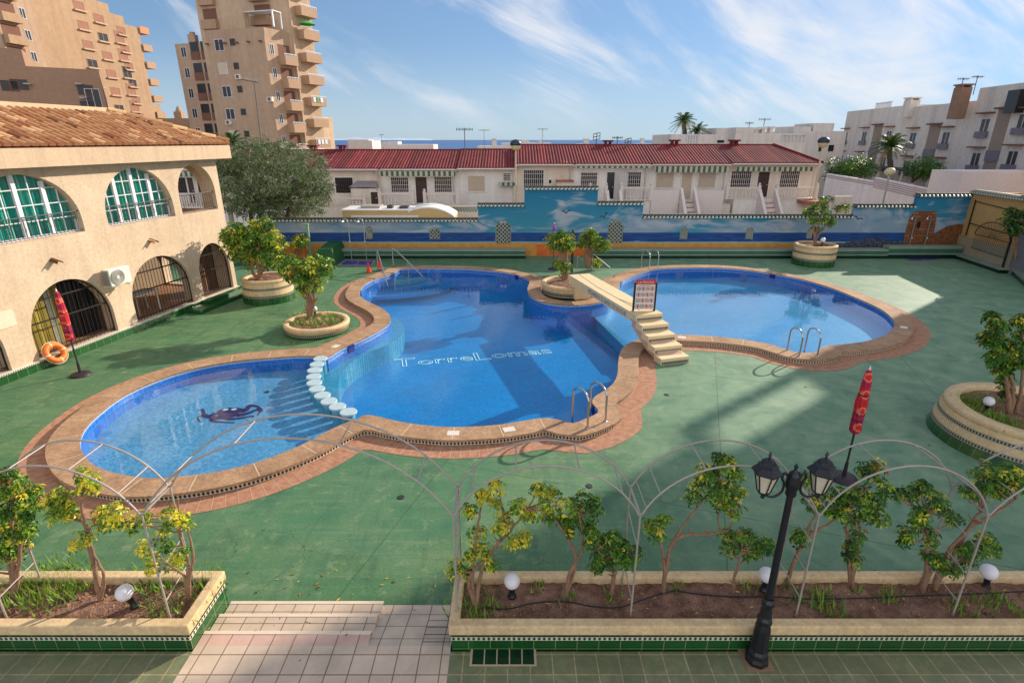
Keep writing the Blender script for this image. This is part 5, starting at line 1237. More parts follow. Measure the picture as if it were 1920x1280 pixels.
# second tower, far left
P0, P1 = PY(124,262,90), PY(313,262,112)
tw1 = thing('orange_apartment_tower', 'orange lit apartment tower with small windows at the far left', 'tower block', (P0.x, P0.y, -2.6))
FT, LT = fr2(P0, P1)
FT = (FT[0], FT[1], (abs(FT[1][1]), -FT[1][0])) if True else FT
steps = [(0.0, 0.50, 34), (0.50, 0.62, None), (0.62, 0.76, None), (0.76, 0.88, None), (0.88, 1.0, None)]
tops = {0.50: (200, 12), 0.62: (215, 30), 0.76: (240, 55), 0.88: (300, 195)}
mb = MB(); hh = [(0.0,0.52,sz(FT,150,-60)[1]), (0.52,0.66,sz(FT,196,6)[1]), (0.66,0.79,sz(FT,226,30)[1]), (0.79,0.93,sz(FT,250,50)[1]), (0.93,1.0,sz(FT,300,196)[1])]
for a, b, z in hh: prism(mb, [off2(FT,a*LT,0), off2(FT,b*LT,0), off2(FT,b*LT,-14), off2(FT,a*LT,-14)], -2.6, z)
mb.build('stepped_block', [org], tw1)
louv = M('red_brown_louvre', S(150,104,84), 0.8, 0.1, 2, 0)
# windows
for (px, py, dz, w, h_) in ((158,55,0,1.1,1.1),(187,42,0,1.1,1.1),(226,80,0,1.1,1.7),(243,130,0,1.0,1.1)):
    s, z = sz(FT, px, py)
    for k in range(-2, 10):
        zk = z-2.7*k
        if zk < 1 : break
        top = [q[2] for q in hh if q[0]*LT <= s < q[1]*LT]
        if top and zk+1.6 > top[0]: continue
        twin(tw1, FT, s, zk, w*1.7, h_, shutter=(k+int(px)) % 4 != 0, m=parap, sh=louv); mb = MB(); mb.fbox(FT, s-w*1.1, s+w*1.1, 0.0, 0.35, zk-0.28, zk-0.1, 0); mb.build('sill', [tanl], tw1)
# end balconies on the right end
e0 = off2(FT, LT*0.93, 0); 
for k in range(0, 7):
    s, z = LT*0.93, sz(FT, 262, 60)[1]-2.8*k
    if z < 4: break
    mb = MB(); mb.fbox(FT, s, s+2.2, -3.0, 0.3, z-0.2, z+0.0, 0); mb.fbox(FT, s+2.05, s+2.2, -3.0, 0.3, z, z+0.9, 0); mb.fbox(FT, s, s+2.05, 0.15, 0.3, z, z+0.9, 0); mb.build('balcony', [M('balcony_%s' % 'paint', S(196,132,92), 0.8, 0.05, 1, 0) if k == 0 else parap], tw1)
# shaded return face with balconies on the left
P2 = PY(58,262,84); FS, LS = fr2(P2, P0); 
mb = MB(); prism(mb, [(P2.x,P2.y), (P0.x,P0.y), off2(FT,2,-14), off2(FS,0,-14)], -2.6, 36); mb.build('side_wing', [tan], tw1)
for k in range(12):
    z = 2.0+2.75*k
    balc(tw1, FS, 0.2, 3.2, z, out=0.8, rail=False, m=org); twin(tw1, FS, LS-1.8, z+0.8, 0.8, 1.2)
Q0, Q1 = PY(10,262,74), PY(214,262,80)
low = thing('brown_apartment_block', 'lower brown apartment block in shade in front of the orange tower', 'building', (Q0.x, Q0.y, -2.6))
FQ, LQ = fr2(Q0, Q1); zq = sz(FQ, 120, 128)[1]
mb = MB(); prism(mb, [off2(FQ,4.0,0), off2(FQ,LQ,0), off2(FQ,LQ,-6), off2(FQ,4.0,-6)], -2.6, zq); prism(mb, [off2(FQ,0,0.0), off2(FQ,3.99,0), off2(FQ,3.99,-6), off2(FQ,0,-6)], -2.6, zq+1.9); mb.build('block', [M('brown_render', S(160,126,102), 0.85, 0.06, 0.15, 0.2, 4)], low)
mb = MB(); prism(mb, [off2(FQ,1.0,0.5), off2(FQ,8,0.5), off2(FQ,8,3.0), off2(FQ,1.0,3.0)], -2.6, zq-7.5); prism(mb, [off2(FQ,8.01,0.5), off2(FQ,15,0.5), off2(FQ,15,2.0), off2(FQ,8.01,2.0)], -2.6, zq-8.2); mb.build('front_terrace', [tan], low)
for px, py in ((18,160),(36,158),(160,168),(166,198)):
    s, z = sz(FQ, px, py); twin(low, FQ, s, z-0.6, 1.6, 1.1, m=recess)
for px, py in ((149,160),(157,186),(53,160)):
    s, z = sz(FQ, px, py); mb = MB(); c_ = FP_ = off2(FQ, s, 0.4); mb.lathe((c_[0], c_[1], z), [(0.001,0.0),(0.3,0.05),(0.5,0.16),(0.49,0.18),(0.001,0.06)], 14); mb.build('satellite_dish', [whitef], low)
for px, py in ((190,188),):
    s, z = sz(FQ, px, py); twin(low, FQ, min(s, LQ-1.2), z-1, 1.5, 2.3)
sb_ = thing('small_brown_house', 'small brown block with a chimney between the two towers', 'building', (PY(338,262,95).x, 95, -2.6))
a, b = PY(312,262,95), PY(372,262,95); mb = MB(); mb.box(a.x, b.x+2, 95, 103, -2.6, PY(335,222,95).z, 0); mb.build('block', [tan], sb_)
mb = MB(); q = PY(335,210,96); mb.box(q.x-0.6, q.x+0.6, 95.5, 96.7, q.z-1.5, q.z, 0); mb.lathe((q.x, 96.1, q.z), [(0.6,0),(0.2,0.8),(0.001,0.85)], 8); mb.build('chimney', [tan], sb_)
# ---------------------------------------------------------------- white terraced apartments on the right
wa = M('off_white_apartment_wall', S(230,220,208), 0.85, 0.05, 0.25, 0.3, 6, streak=0.2, sf=0.5); wr = M('recess_shade_beige', S(156,138,124), 0.9, 0.08, 0.4, 0); canm = M('brown_tile_canopy', S(120,82,66), 0.8, 0.1, 2, 0); baly = M('grey_balcony_panel', S(120,114,124), 0.6, 0.1, 2, 0)
R0, R1 = PY(1579,262,82), PY(1960,262,46)
FA_, LA_ = fr2(R0, R1)
def apart(label, pa, pb, ytop, pytop_px, cols, recs, extra=0):
    s0, _ = sz(FA_, pa, 262); s1, _ = sz(FA_, pb, 262); zt = sz(FA_, pytop_px, ytop)[1]
    c = off2(FA_, (s0+s1)/2, 0); t = thing('white_townhouse', label, 'building', (c[0], c[1], 0.5), 'white terraced apartments up the hill on the right')
    mb = MB(); mb.fbox(FA_, s0+0.003, s1-0.003, -9, 0, -3.5, zt, 0); mb.build('wall', [wa], t)
    for px in recs:
        a, b = sz(FA_, px[0], 250)[0], sz(FA_, px[1], 250)[0]
        mb = MB(); mb.fbox(FA_, a, b, 0.0, 0.02, 3.2, zt-1.9, 0); mb.build('recess', [wr], t)  # flat darker panel, shade of the recesses put into its colour
        mb = MB(); mb.fbox(FA_, a, b, 0.02, 0.12, 4.2, 5.1, 0); mb.build('balcony_panel', [baly], t)
        mb = MB(); mb.fbox(FA_, a-.1, b+.1, 0.0, 0.4, zt-1.95, zt-1.80, 0); mb.build('canopy', [canm], t)
    for px in cols:
        a = sz(FA_, px, 250)[0]
        for z in (zt-4.2, zt-7.1):
            twin(t, FA_, a, z, 1.1, 1.5)
            mb = MB(); mb.fbox(FA_, a-0.95, a+0.95, 0.0, 0.5, z+1.95, z+2.07, 0); mb.build('canopy', [canm], t)
            mb = MB(); mb.fbox(FA_, a-0.75, a+0.75, 0.06, 0.28, z-0.1, z+0.45, 0); mb.build('window_rail', [baly], t)
    mb = MB(); mb.fbox(FA_, s0+.2, s1-.2, 0.3, 2.4, 2.9, 3.05, 0)
    for q in range(5): mb.fbox(FA_, s0+.4+q*(s1-s0-.8)/4-.1, s0+.4+q*(s1-s0-.8)/4+.1, 2.1, 2.3, -3, 2.9, 1)
    mb.build('pergola', [M('dark_pergola_beam', S(70,64,72), 0.8, 0.1, 2, 0), wa], t)
    return t, s0, s1, zt
t, s0, s1, zt = apart('white townhouse farthest left in the row up the hill, lattice parapet', 1579, 1697, 204, 1640, (1587,1622,1668), ((1637,1653),))
mb = MB(); 
a = sz(FA_, 1640, 205)[0]
for i in range(11): mb.fbox(FA_, a+i*0.35, a+i*0.35+0.1, -0.15, -0.02, zt, zt+0.55, 0)
mb.fbox(FA_, a, a+3.8, -0.16, -0.01, zt+0.55, zt+0.63, 0); mb.build('lattice_parapet', [whitef], t)
t, s0, s1, zt = apart('white townhouse in the middle of the row, stepped chimney on its roof', 1697, 1812, 198, 1740, (1714,1776), ((1741,1762),))
chimney(1712, 183, 66, 'small slatted chimney on the white townhouses, left one', 1.1, 1.4, wa)
t, s0, s1, zt = apart('white townhouse third in the row with a raised roof storey', 1812, 1893, 164, 1850, (1843,), ((1861,1886),))
t, s0, s1, zt = apart('white townhouse cut off by the right edge of the photo', 1893, 1965, 150, 1915, (1912,), ())
mb = MB(); a = sz(FA_, 1890, 200)[0]; mb.fbox(FA_, a+0.6, a+2.0, 0.0, 0.7, zt-2.6, zt-.8, 0); mb.build('glazed_bay', [darkw], t)
chimney(1808, 158, 56, 'tall brown brick chimney on the white townhouses, right one', 1.0, 2.4, M('brown_brick_chimney', S(150,120,100), 0.9, 0.15, 2, 0.2, 8))
# far building left of them
def blockthing(name, label, pa, pb, ytop, Y, m=None, depth=8, extras=()):
    a, b = PY(pa, 262, Y), PY(pb, 262, Y); z = PY((pa+pb)/2, ytop, Y).z
    t = thing(name, label, 'building', ((a.x+b.x)/2, Y, -3)); mb = MB(); mb.box(a.x, b.x, Y, Y+depth, -4 if Y < 120 else -24, z, 0); mb.build('block', [m or wa], t)
    for (kind, qa, qb, ya, yb) in extras:
        x0_, x1_ = PY(qa,262,Y).x, PY(qb,262,Y).x; z0_, z1_ = PY(qa,yb,Y).z, PY(qa,ya,Y).z
        if kind == 'rail':
            mb = MB(); n = max(4, int((x1_-x0_)/0.35)); 
            for i in range(n+1): mb.box(x0_+(x1_-x0_)*i/n-.05, x0_+(x1_-x0_)*i/n+.05, Y-.12, Y-.02, z0_, z1_, 0)
            mb.box(x0_, x1_, Y-.14, Y, z1_-0.08, z1_, 0); mb.build('parapet_rail', [whitef], t)
        elif kind == 'box': mb = MB(); mb.box(x0_, x1_, Y+0.3, Y+depth*.6, z-.01, z1_, 0); mb.build('roof_room', [m or wa], t)
        elif kind == 'win': mb = MB(); mb.box(x0_, x1_, Y-.04, Y+.01, z0_, z1_, 0); mb.build('window', [darkw], t)
        elif kind == 'pot':
            mb = MB(); mb.box(x0_, x1_, Y+1, Y+1.8, z-.01, z1_, 0); mb.box(x0_-.15, x1_+.15, Y+.85, Y+1.95, z1_+.001, z1_+.2, 0); mb.build('chimney', [m or wa], t)
    return t
wb = M('grey_white_house', S(222,214,206), 0.85, 0.05, 0.3, 0.2, 6, streak=0.15, sf=0.5)
blockthing('white_house', 'flat white house with roof terrace under the palm trees', 1258, 1372, 252, 60, wb, 8, [('rail',1288,1308,253,268),('box',1343,1371,240,252),('win',1345,1358,263,268)])
blockthing('white_house', 'flat white house with balcony between the palms and street lamp', 1378, 1512, 250, 58, wb, 8, [('box',1380,1412,239,250),('rail',1466,1508,252,266),('pot',1422,1428,243,250),('pot',1434,1440,242,250),('pot',1449,1455,241,250)])
blockthing('white_house', 'white house with pergola roof beside the dark topped street lamp', 1486, 1585, 246, 64, wb, 8, [('box',1487,1520,237,246),('box',1524,1562,231,246),('win',1538,1545,275,284),('win',1556,1566,272,284)])
wc = M('distant_white_house', S(206,200,196), 0.85, 0.05, 0.2, 0.1, 4)
for (lab, a, b, y, Y, ex) in [
    ('small white house against the sea just right of the tan tower', 652, 697, 263.5, 120, [('box',652,690,262,263.5)]),
    ('long low white house against the sea, second right of the tan tower', 700, 812, 271, 130, [('box',702,745,265.5,271)]),
    ('pale low house with chimney left of the dark domed street lamp', 895, 968, 274, 110, [('pot',922,930,262,274),('box',940,965,268,274)]),
    ('pale low house against the sea right of the dark domed street lamp', 972, 1034, 268, 115, [('box',978,992,263,268),('box',1010,1018,264,268)]),
    ('pale low house against the sea above the tall mural step', 1085, 1110, 270, 120, [('pot',1096,1105,262,270)]),
    ('pale distant house left of the palm house', 1200, 1262, 270, 125, [('pot',1204,1210,261,270),('box',1235,1260,265,270)])]:
    blockthing('distant_house', lab, a, b, y, Y, wc, 8, ex)
blockthing('distant_house', 'low pale house behind the olive tree', 440, 560, 280, 60, wc, 8)
# boundary wall with louvred top, right
bw = M('white_boundary_wall', S(232,226,226), 0.85, 0.04, 0.4, 0.2, 8, streak=0.12, sf=0.5)
W0, W1, W2 = PY(1562,262,56), PY(1656,262,50.5), PY(1830,262,42.0)
for k, (a, b, ya, yb, lab) in enumerate([(W0, W1, 326, 341, 'plain white boundary wall left of the globe lamp'), (W1, W2, 334, 367, 'white boundary wall with louvred top right of the globe lamp')]):
    Fb, Lb = fr2(a, b); z0_ = sz(Fb, 1562 if k == 0 else 1660, ya)[1]; z1_ = sz(Fb, 1654 if k == 0 else 1800, yb)[1]; zz_ = (z0_+z1_)/2
    t = thing('boundary_wall', lab, 'wall', (a.x, a.y, -3)); mb = MB(); O, U, N = Fb
    V = [(O[0],O[1],-3.5),(O[0]+U[0]*Lb,O[1]+U[1]*Lb,-3.5),(O[0]+U[0]*Lb,O[1]+U[1]*Lb,z1_),(O[0],O[1],z0_)]; V2 = [(p[0]-N[0]*.3,p[1]-N[1]*.3,p[2]) for p in V]
    mb.add(V+V2, [(0,1,2,3),(7,6,5,4),(3,2,6,7),(1,5,6,2),(0,3,7,4)], 0); mb.build('wall', [bw], t)
    mb = MB(); 
    for i in range(5 if k else 2):
        d0, d1_ = 0.12+i*0.16, 0.12+i*0.16+0.09
        V = [(O[0]+N[0]*.02,O[1]+N[1]*.02,z0_-d1_),(O[0]+U[0]*Lb+N[0]*.02,O[1]+U[1]*Lb+N[1]*.02,z1_-d1_),(O[0]+U[0]*Lb+N[0]*.02,O[1]+U[1]*Lb+N[1]*.02,z1_-d0),(O[0]+N[0]*.02,O[1]+N[1]*.02,z0_-d0)]
        mb.add(V, [(0,1,2,3)], 0)
    mb.build('louvre_band', [M('pinkish_grey_band', S(170,152,158), 0.8, 0.05, 1, 0)], t)
blockthing('terrace_wall', 'pale ridged terrace wall at the right behind the ochre wall', 1822, 1990, 322, 40, M('pinkish_terrace_wall', S(220,208,204), 0.85, 0.04, 0.5, 0.1, 6), 3)
# apartment block outside the picture on the right whose shadow lies over the deck
sh = thing('neighbouring_block', 'tall neighbouring apartment block beyond the right edge', 'building', (44, 24, 0))
mb = MB(); Cn = Vector((34.5, 35.2)); 
prism(mb, [(34.71,31.6),(47,31.6),(47,6),(34.71,6)], -2.6, 24.0); mb.build('block', [tan], sh)
mb = MB()      # end wall, its opening shaped to let the lit patch reach the deck
for y0_, y1_, z0_, z1_ in ((6,33.3,-2.6,24.0),(33.3,34.9,-2.6,15.1),(33.3,34.13,17.5,24.0),(34.5,34.9,15.1,17.5),(33.3,34.5,17.1,17.5)): mb.box(34.5, 34.7, y0_, y1_, z0_, z1_, 0)
mb.build('end_wall', [tanl], sh)
# ---------------------------------------------------------------- bridge with steps
brc = M('cream_bridge_paint', S(228,204,160), 0.7, 0.05, 1.5, 0.2, 40)
nb = Vector((3.68, 16.25)); fb = Vector((2.25, 21.25)); D = (fb-nb).normalized(); R = Vector((D.y, -D.x)); Lb = (fb-nb).length
FB = ((nb.x, nb.y), (D.x, D.y), (R.x, R.y)); BWd = 0.86
br = thing('pool_bridge', 'cream footbridge over the pool with five tile trimmed steps', 'bridge', (nb.x, nb.y, 0))
def BP(a, b, z): return (nb.x+D.x*a+R.x*b, nb.y+D.y*a+R.y*b, z)
mb = MB(); side = [(0,0.72),(1.2,0.70),(2.6,0.72),(Lb,0.66),(Lb,1.0),(0,1.0)]
V = [BP(a,0,z) for a, z in side]+[BP(a,BWd,z) for a, z in side]; n = len(side)
mb.add(V, [(i,(i+1)%n,n+(i+1)%n,n+i) for i in range(n)]+[tuple(reversed(range(n))), tuple(range(n,2*n))], 0); mb.build('deck_slab', [brc], br)
mb = MB(); mb.tube([BP(0.1,0.35,1.003), BP(1.5,0.30,1.003), BP(3.2,0.28,1.003), BP(Lb-0.1,0.40,1.003)], 0.008, 4); mb.tube([BP(0.4,0.55,1.003), BP(1.5,0.30,1.003)], 0.008, 4); mb.build('hairline_cable', [M('grey_cable', S(150,130,100), 0.7, .1, 5, 0)], br)
tr_, rs_ = 0.40, 0.2
mb = MB(); mt = MB()
for i in range(5):
    a1 = 0.0 - tr_*i + (0.35 if i == 0 else 0.0); a0 = -tr_*(i+1)+0.02; zt = 1.0-rs_*i
    mb.fbox(FB, a0, -tr_*i+0.02, -0.02, BWd+0.02, zt-0.19, zt, 0)
    q = [BP(a0-0.004,-0.0,0), BP(a0-0.004,BWd,0)]; L_ = BWd
    mt.add([BP(a0-0.004,0.0,zt-0.17), BP(a0-0.004,BWd,zt-0.17), BP(a0-0.004,BWd,zt-0.09), BP(a0-0.004,0.0,zt-0.09)], [(0,3,2,1)], 0, [[(0,0),(0,1),(L_,1),(L_,0)]])
mb.build('step', [brc], br); mt.build('step_trim', [MT['diamond_d']], br)
mb = MB(); 
st = [(0.0,0.98),(0.0,0.55),(-1.0,0.1),(-1.55,0.0),(-1.98,0.0),(-1.98,0.1),(-0.4,0.79)]
V = [BP(a,0.06,z) for a, z in st]+[BP(a,BWd-0.06,z) for a, z in st]; n = len(st)
mb.add(V, [(i,(i+1)%n,n+(i+1)%n,n+i) for i in range(n)]+[tuple(reversed(range(n))), tuple(range(n,2*n))], 0); mb.build('stringer', [M('pinkish_stringer', S(206,170,140), 0.75, 0.06, 2, 0.2)], br)
mb = MB(); mb.fbox(FB, Lb-0.5, Lb-0.05, 0.1, BWd-0.1, 0.1, 0.66, 0); mb.build('pier', [brc], br)
def flat_text(body, size, origin, ax, ay, name, mat, parent, width=None, ext=0.004):
    cu = bpy.data.curves.new('txt', 'FONT'); cu.body = body; cu.size = size; cu.resolution_u = 2
    ob = bpy.data.objects.new('txt', cu); COL.objects.link(ob); dg = bpy.context.evaluated_depsgraph_get(); me = bpy.data.meshes.new_from_object(ob.evaluated_get(dg))
    w = max(q.co.x for q in me.vertices); k = (width/w) if width else 1.0; nn = Vector(ax).cross(Vector(ay)).normalized()*ext
    v = [tuple(Vector(origin)+Vector(ax)*q.co.x*k+Vector(ay)*q.co.y+nn) for q in me.vertices]; f = [tuple(p.vertices) for p in me.polygons]
    bpy.data.objects.remove(ob); bpy.data.curves.remove(cu); bpy.data.meshes.remove(me)
    mb = MB(); mb.add(v, f, 0); return mb.build(name, [mat], parent)
flat_text('PROHIBIDO EL BAÑO DE NOCHE', 0.22, BP(3.3,0,0.765), (-D.x,-D.y,0), (0,0,1), 'lettering', M('navy_lettering', S(60,70,130), 0.6, 0.1, 5, 0), br, width=3.0)
# rules sign on the bridge
sg = thing('rules_sign', 'red headed pool rules sign with rows of round pictograms, on the bridge', 'sign', BP(0.05,0.45,1.0))
A_ = PY(1187, 581, 16.45); B_ = PY(1224, 580, 16.45); z0_, z1_ = 1.0, 1.98; xa, xb = A_.x+.02, B_.x; Ys = 16.38
mb = MB(); mb.box(xa, xb, Ys, Ys+0.03, z0_+0.05, z1_, 0); mb.build('panel', [M('sign_white_panel', S(216,204,196), 0.5, 0.03, 5, 0)], sg)
mb = MB(); mb.box(xa-0.01, xb+0.01, Ys-0.012, Ys-0.001, z1_-0.13, z1_+0.02, 0); mb.build('red_header', [M('sign_red', S(186,52,44), 0.5, 0.05, 5, 0)], sg)
for x in (xa-0.06, xb+0.0):
    mb = MB(); mb.box(x, x+0.05, Ys-0.02, Ys+0.05, 1.0, z1_-0.08, 0); mb.build('post', [M('black_sign_post', (0.012,0.012,0.014,1), 0.4, 0.1, 5, 0)], sg)
pr, pk, pw = M('pictogram_red', S(176,60,60), 0.6, .1, 9, 0), M('pictogram_black', S(30,30,44), 0.6, .1, 9, 0), M('pictogram_white', S(220,212,204), 0.6, .05, 9, 0)
mb = MB(); cw = (xb-xa)/4.4
for r_i in range(4):
    for c_i in range(4):
        cx_, cz_ = xa+cw*(0.7+c_i), z1_-0.27-r_i*0.185; black = (r_i, c_i) in ((0,0),(2,0),(3,1)); m_ = 1 if black else 0
        def dsc(r, m, y): mb.add([(cx_+r*math.cos(2*math.pi*i/16), y, cz_+r*math.sin(2*math.pi*i/16)) for i in range(16)], [tuple(range(16))], m)
        dsc(0.062, m_, Ys-0.004); dsc(0.046, 2, Ys-0.006)
        if (r_i+c_i) % 2: mb.add([(cx_-0.012,Ys-0.008,cz_-0.04),(cx_+0.012,Ys-0.008,cz_-0.04),(cx_+0.02,Ys-0.008,cz_+0.035),(cx_-0.02,Ys-0.008,cz_+0.035)], [(0,1,2,3)], 1)
        else: mb.add([(cx_-0.03,Ys-0.008,cz_-0.02),(cx_+0.03,Ys-0.008,cz_-0.015),(cx_+0.01,Ys-0.008,cz_+0.035)], [(0,1,2)], 1)
        if not black: mb.add([(cx_-0.042,Ys-0.010,cz_+0.034),(cx_-0.034,Ys-0.010,cz_+0.042),(cx_+0.042,Ys-0.010,cz_-0.034),(cx_+0.034,Ys-0.010,cz_-0.042)], [(0,1,2,3)], 0)
mb.build('pictograms', [pr, pk, pw], sg)
flat_text('LA PISCINA', 0.10, (xa+0.05, Ys-0.014, z1_-0.095), (1,0,0), (0,0,1), 'header_lettering', pw, sg, width=(xb-xa)-0.1)
flat_text('NORMAS DE USO', 0.05, (xa+0.12, Ys-0.003, z1_-0.19), (1,0,0), (0,0,1), 'subtitle', pr, sg, width=(xb-xa)-0.24)
# guy cables and posts behind the bridge
pb = PG(1072, 508, 0.15); mb = MB(); mb.tube([(pb.x, pb.y, 0.1), (pb.x, pb.y, 2.0)], 0.06, 8); mb.tube([(pb.x, pb.y, 2.0), (pb.x, pb.y, 2.12)], [0.07, 0.02], 8)
mb.build('bollard_post', [M('black_iron', (0.02,0.02,0.022,1), 0.45, 0.1, 5, 0)], loc=tuple(pb), label='black iron post behind the far end of the pool bridge', cat='post')
steel = M('pale_metal_tube', S(190,186,176), 0.35, 0.05, 5, 0, metal=0.5)
for k, (a, b, lab) in enumerate([((1083,480),(1112,503),'thin pale handrail sloping down beside the black iron post'),((1112,476),(1144,502),'thin pale handrail sloping down right of the peninsula shrubs')]):
    P1 = PG(b[0], b[1], 0.02); P0 = PY(a[0], a[1], P1.y-0.6); mb = MB(); mb.tube([tuple(P0), tuple(P1)], 0.018, 6); mb.tube([tuple(P0), (P0.x, P0.y, 0.1)], 0.015, 6); mb.build('handrail', [steel], loc=tuple(P1), label=lab, cat='handrail')
# ---------------------------------------------------------------- pool ladders
chrome = M('stainless_steel', S(196,194,190), 0.18, 0.04, 5, 0, metal=0.95)
def ladder(bases, pool_dir, label, hgt=0.72, reach=0.55, name='pool_ladder', rungs=True):
    c = sum((Vector(b) for b in bases), Vector((0,0,0)))/len(bases); t = thing(name, label, 'pool ladder', tuple(c))
    d = Vector((pool_dir[0], pool_dir[1], 0)).normalized()
    for b in bases:
        b = Vector(b); pts = [b, b+Vector((0,0,hgt-0.2))]
        for i in range(1, 12):
            a = math.pi*i/12; pts.append(b+d*(reach/2*(1-math.cos(a)))+Vector((0,0,hgt-0.2+0.22*math.sin(a))))
        pts += [b+d*reach+Vector((0,0,hgt-0.25)), b+d*reach+Vector((0,0,-0.75))]
        mb = MB(); mb.tube([tuple(p) for p in pts], 0.024, 8); mb.lathe(tuple(b), [(0.05,0.0),(0.05,0.012),(0.02,0.016)], 12); mb.build('rail', [chrome], t)
    if rungs and len(bases) == 2:
        for z in (-0.18, -0.42, -0.66):
            mb = MB(); p, q = Vector(bases[0])+d*reach, Vector(bases[1])+d*reach; mb.tube([(p.x,p.y,z),(q.x,q.y,z)], 0.03, 6); mb.build('rung', [chrome], t)
ladder([PG(1101.5,802,ZC), PG(1135,790,ZC)], (-0.45,0.75), 'chrome pool ladder nearest the camera on the sandstone coping', 0.80)
ladder([PG(1498.6,667,ZC), PG(1532,668,ZC)], (-0.25,1.0), 'chrome pool ladder on the near side of the right pool', 0.74, 0.5)
ladder([PG(1202,500,ZC), PG(1218,498,ZC)], (0.5,-1.0), 'chrome pool ladder on the far side between the two pools', 0.8, 0.6)
def sloped_rail(top, mid, end, label):
    P0 = PG(*top, 0.1); P1 = PG(*end, 0.05); t = thing('entry_handrail', label, 'handrail', tuple(P0)); hgt = 0.95
    d = (P1-P0); mb = MB(); pts = [P0, P0+Vector((0,0,hgt-0.08)), P0+d*0.03+Vector((0,0,hgt)), P0+d*0.12+Vector((0,0,hgt-0.06)), P0+d*0.5+Vector((0,0,hgt*0.52)), P1+Vector((0,0,-0.1))]
    mb.tube([tuple(p) for p in catmull([tuple(p) for p in pts], 4, False)], 0.026, 8); mb.build('rail', [chrome], t)
    mb = MB(); q = P0+d*0.5; mb.tube([(q.x,q.y,-0.1),(q.x,q.y,0.1+hgt*0.5)], 0.02, 8); mb.build('middle_post', [chrome], t)
sloped_rail((738,502), None, (795,517), 'tall chrome handrail sloping into the entry steps, right one')
sloped_rail((709,505), None, (727,533), 'chrome handrail sloping into the entry steps, left one beside the orange cones')
# ---------------------------------------------------------------- traffic cones
con = M('orange_cone_plastic', S(226,64,28), 0.45, 0.08, 5, 0)
def cone(): 
    t = thing('traffic_cone', '', 'cone'); mb = MB(); mb.lathe((0,0,0.03), [(0.12,0),(0.025,0.44),(0.02,0.46),(0.001,0.46)], 20); mb.build('cone_body', [con], t)
    mb = MB(); mb.box(-0.15,0.15,-0.15,0.15,0.0,0.03,0); mb.build('base', [con], t); return t
c0 = cone(); p = PG(692,511,0); place(c0, False, (p.x,p.y,0.004), 0.2, 'orange cone on the green deck left of the entry handrails', 'orange traffic cones by the pool steps')
p = PG(713,501,ZC); place(c0, True, (p.x,p.y,ZC), 0.5, 'orange cone right behind the left entry handrail', 'orange traffic cones by the pool steps')
# ---------------------------------------------------------------- closed parasols
def parasol_mat(name, c1, c2, c3, bands=True):
    m = bpy.data.materials.new(name); t = NT(m); t.b.inputs['Roughness'].default_value = 0.75
    s = t.sep(t.coord('Object')); z = s[2]
    f = t.math('FRACT', t.math('MULTIPLY', z, 3.1)); dx = t.math('MULTIPLY', s[0], 3.1*1.1); dy = t.math('MULTIPLY', s[1], 3.1*0.2)
    d = t.math('SQRT', t.math('ADD', t.math('POWER', t.math('SUBTRACT', f, 0.5), 2.0), t.math('POWER', dx, 2.0)))
    ring = t.math('MULTIPLY', t.math('GREATER_THAN', d, 0.17), t.math('LESS_THAN', d, 0.27)); inn = t.math('LESS_THAN', d, 0.17)
    seg = t.math('GREATER_THAN', t.math('FRACT', t.math('MULTIPLY', z, 1.05)), 0.5)
    c = t.mix(seg, c1, c2); c = t.mix(inn, c, S(216,30,34)); c = t.mix(ring, c, c3)
    b = t.math('LESS_THAN', t.math('ABSOLUTE', t.math('SUBTRACT', t.math('FRACT', t.math('MULTIPLY', z, 2.0)), 0.5)), 0.03); c = t.mix(b, c, S(80,20,60))
    t.put(t.b.inputs['Base Color'], c); return m
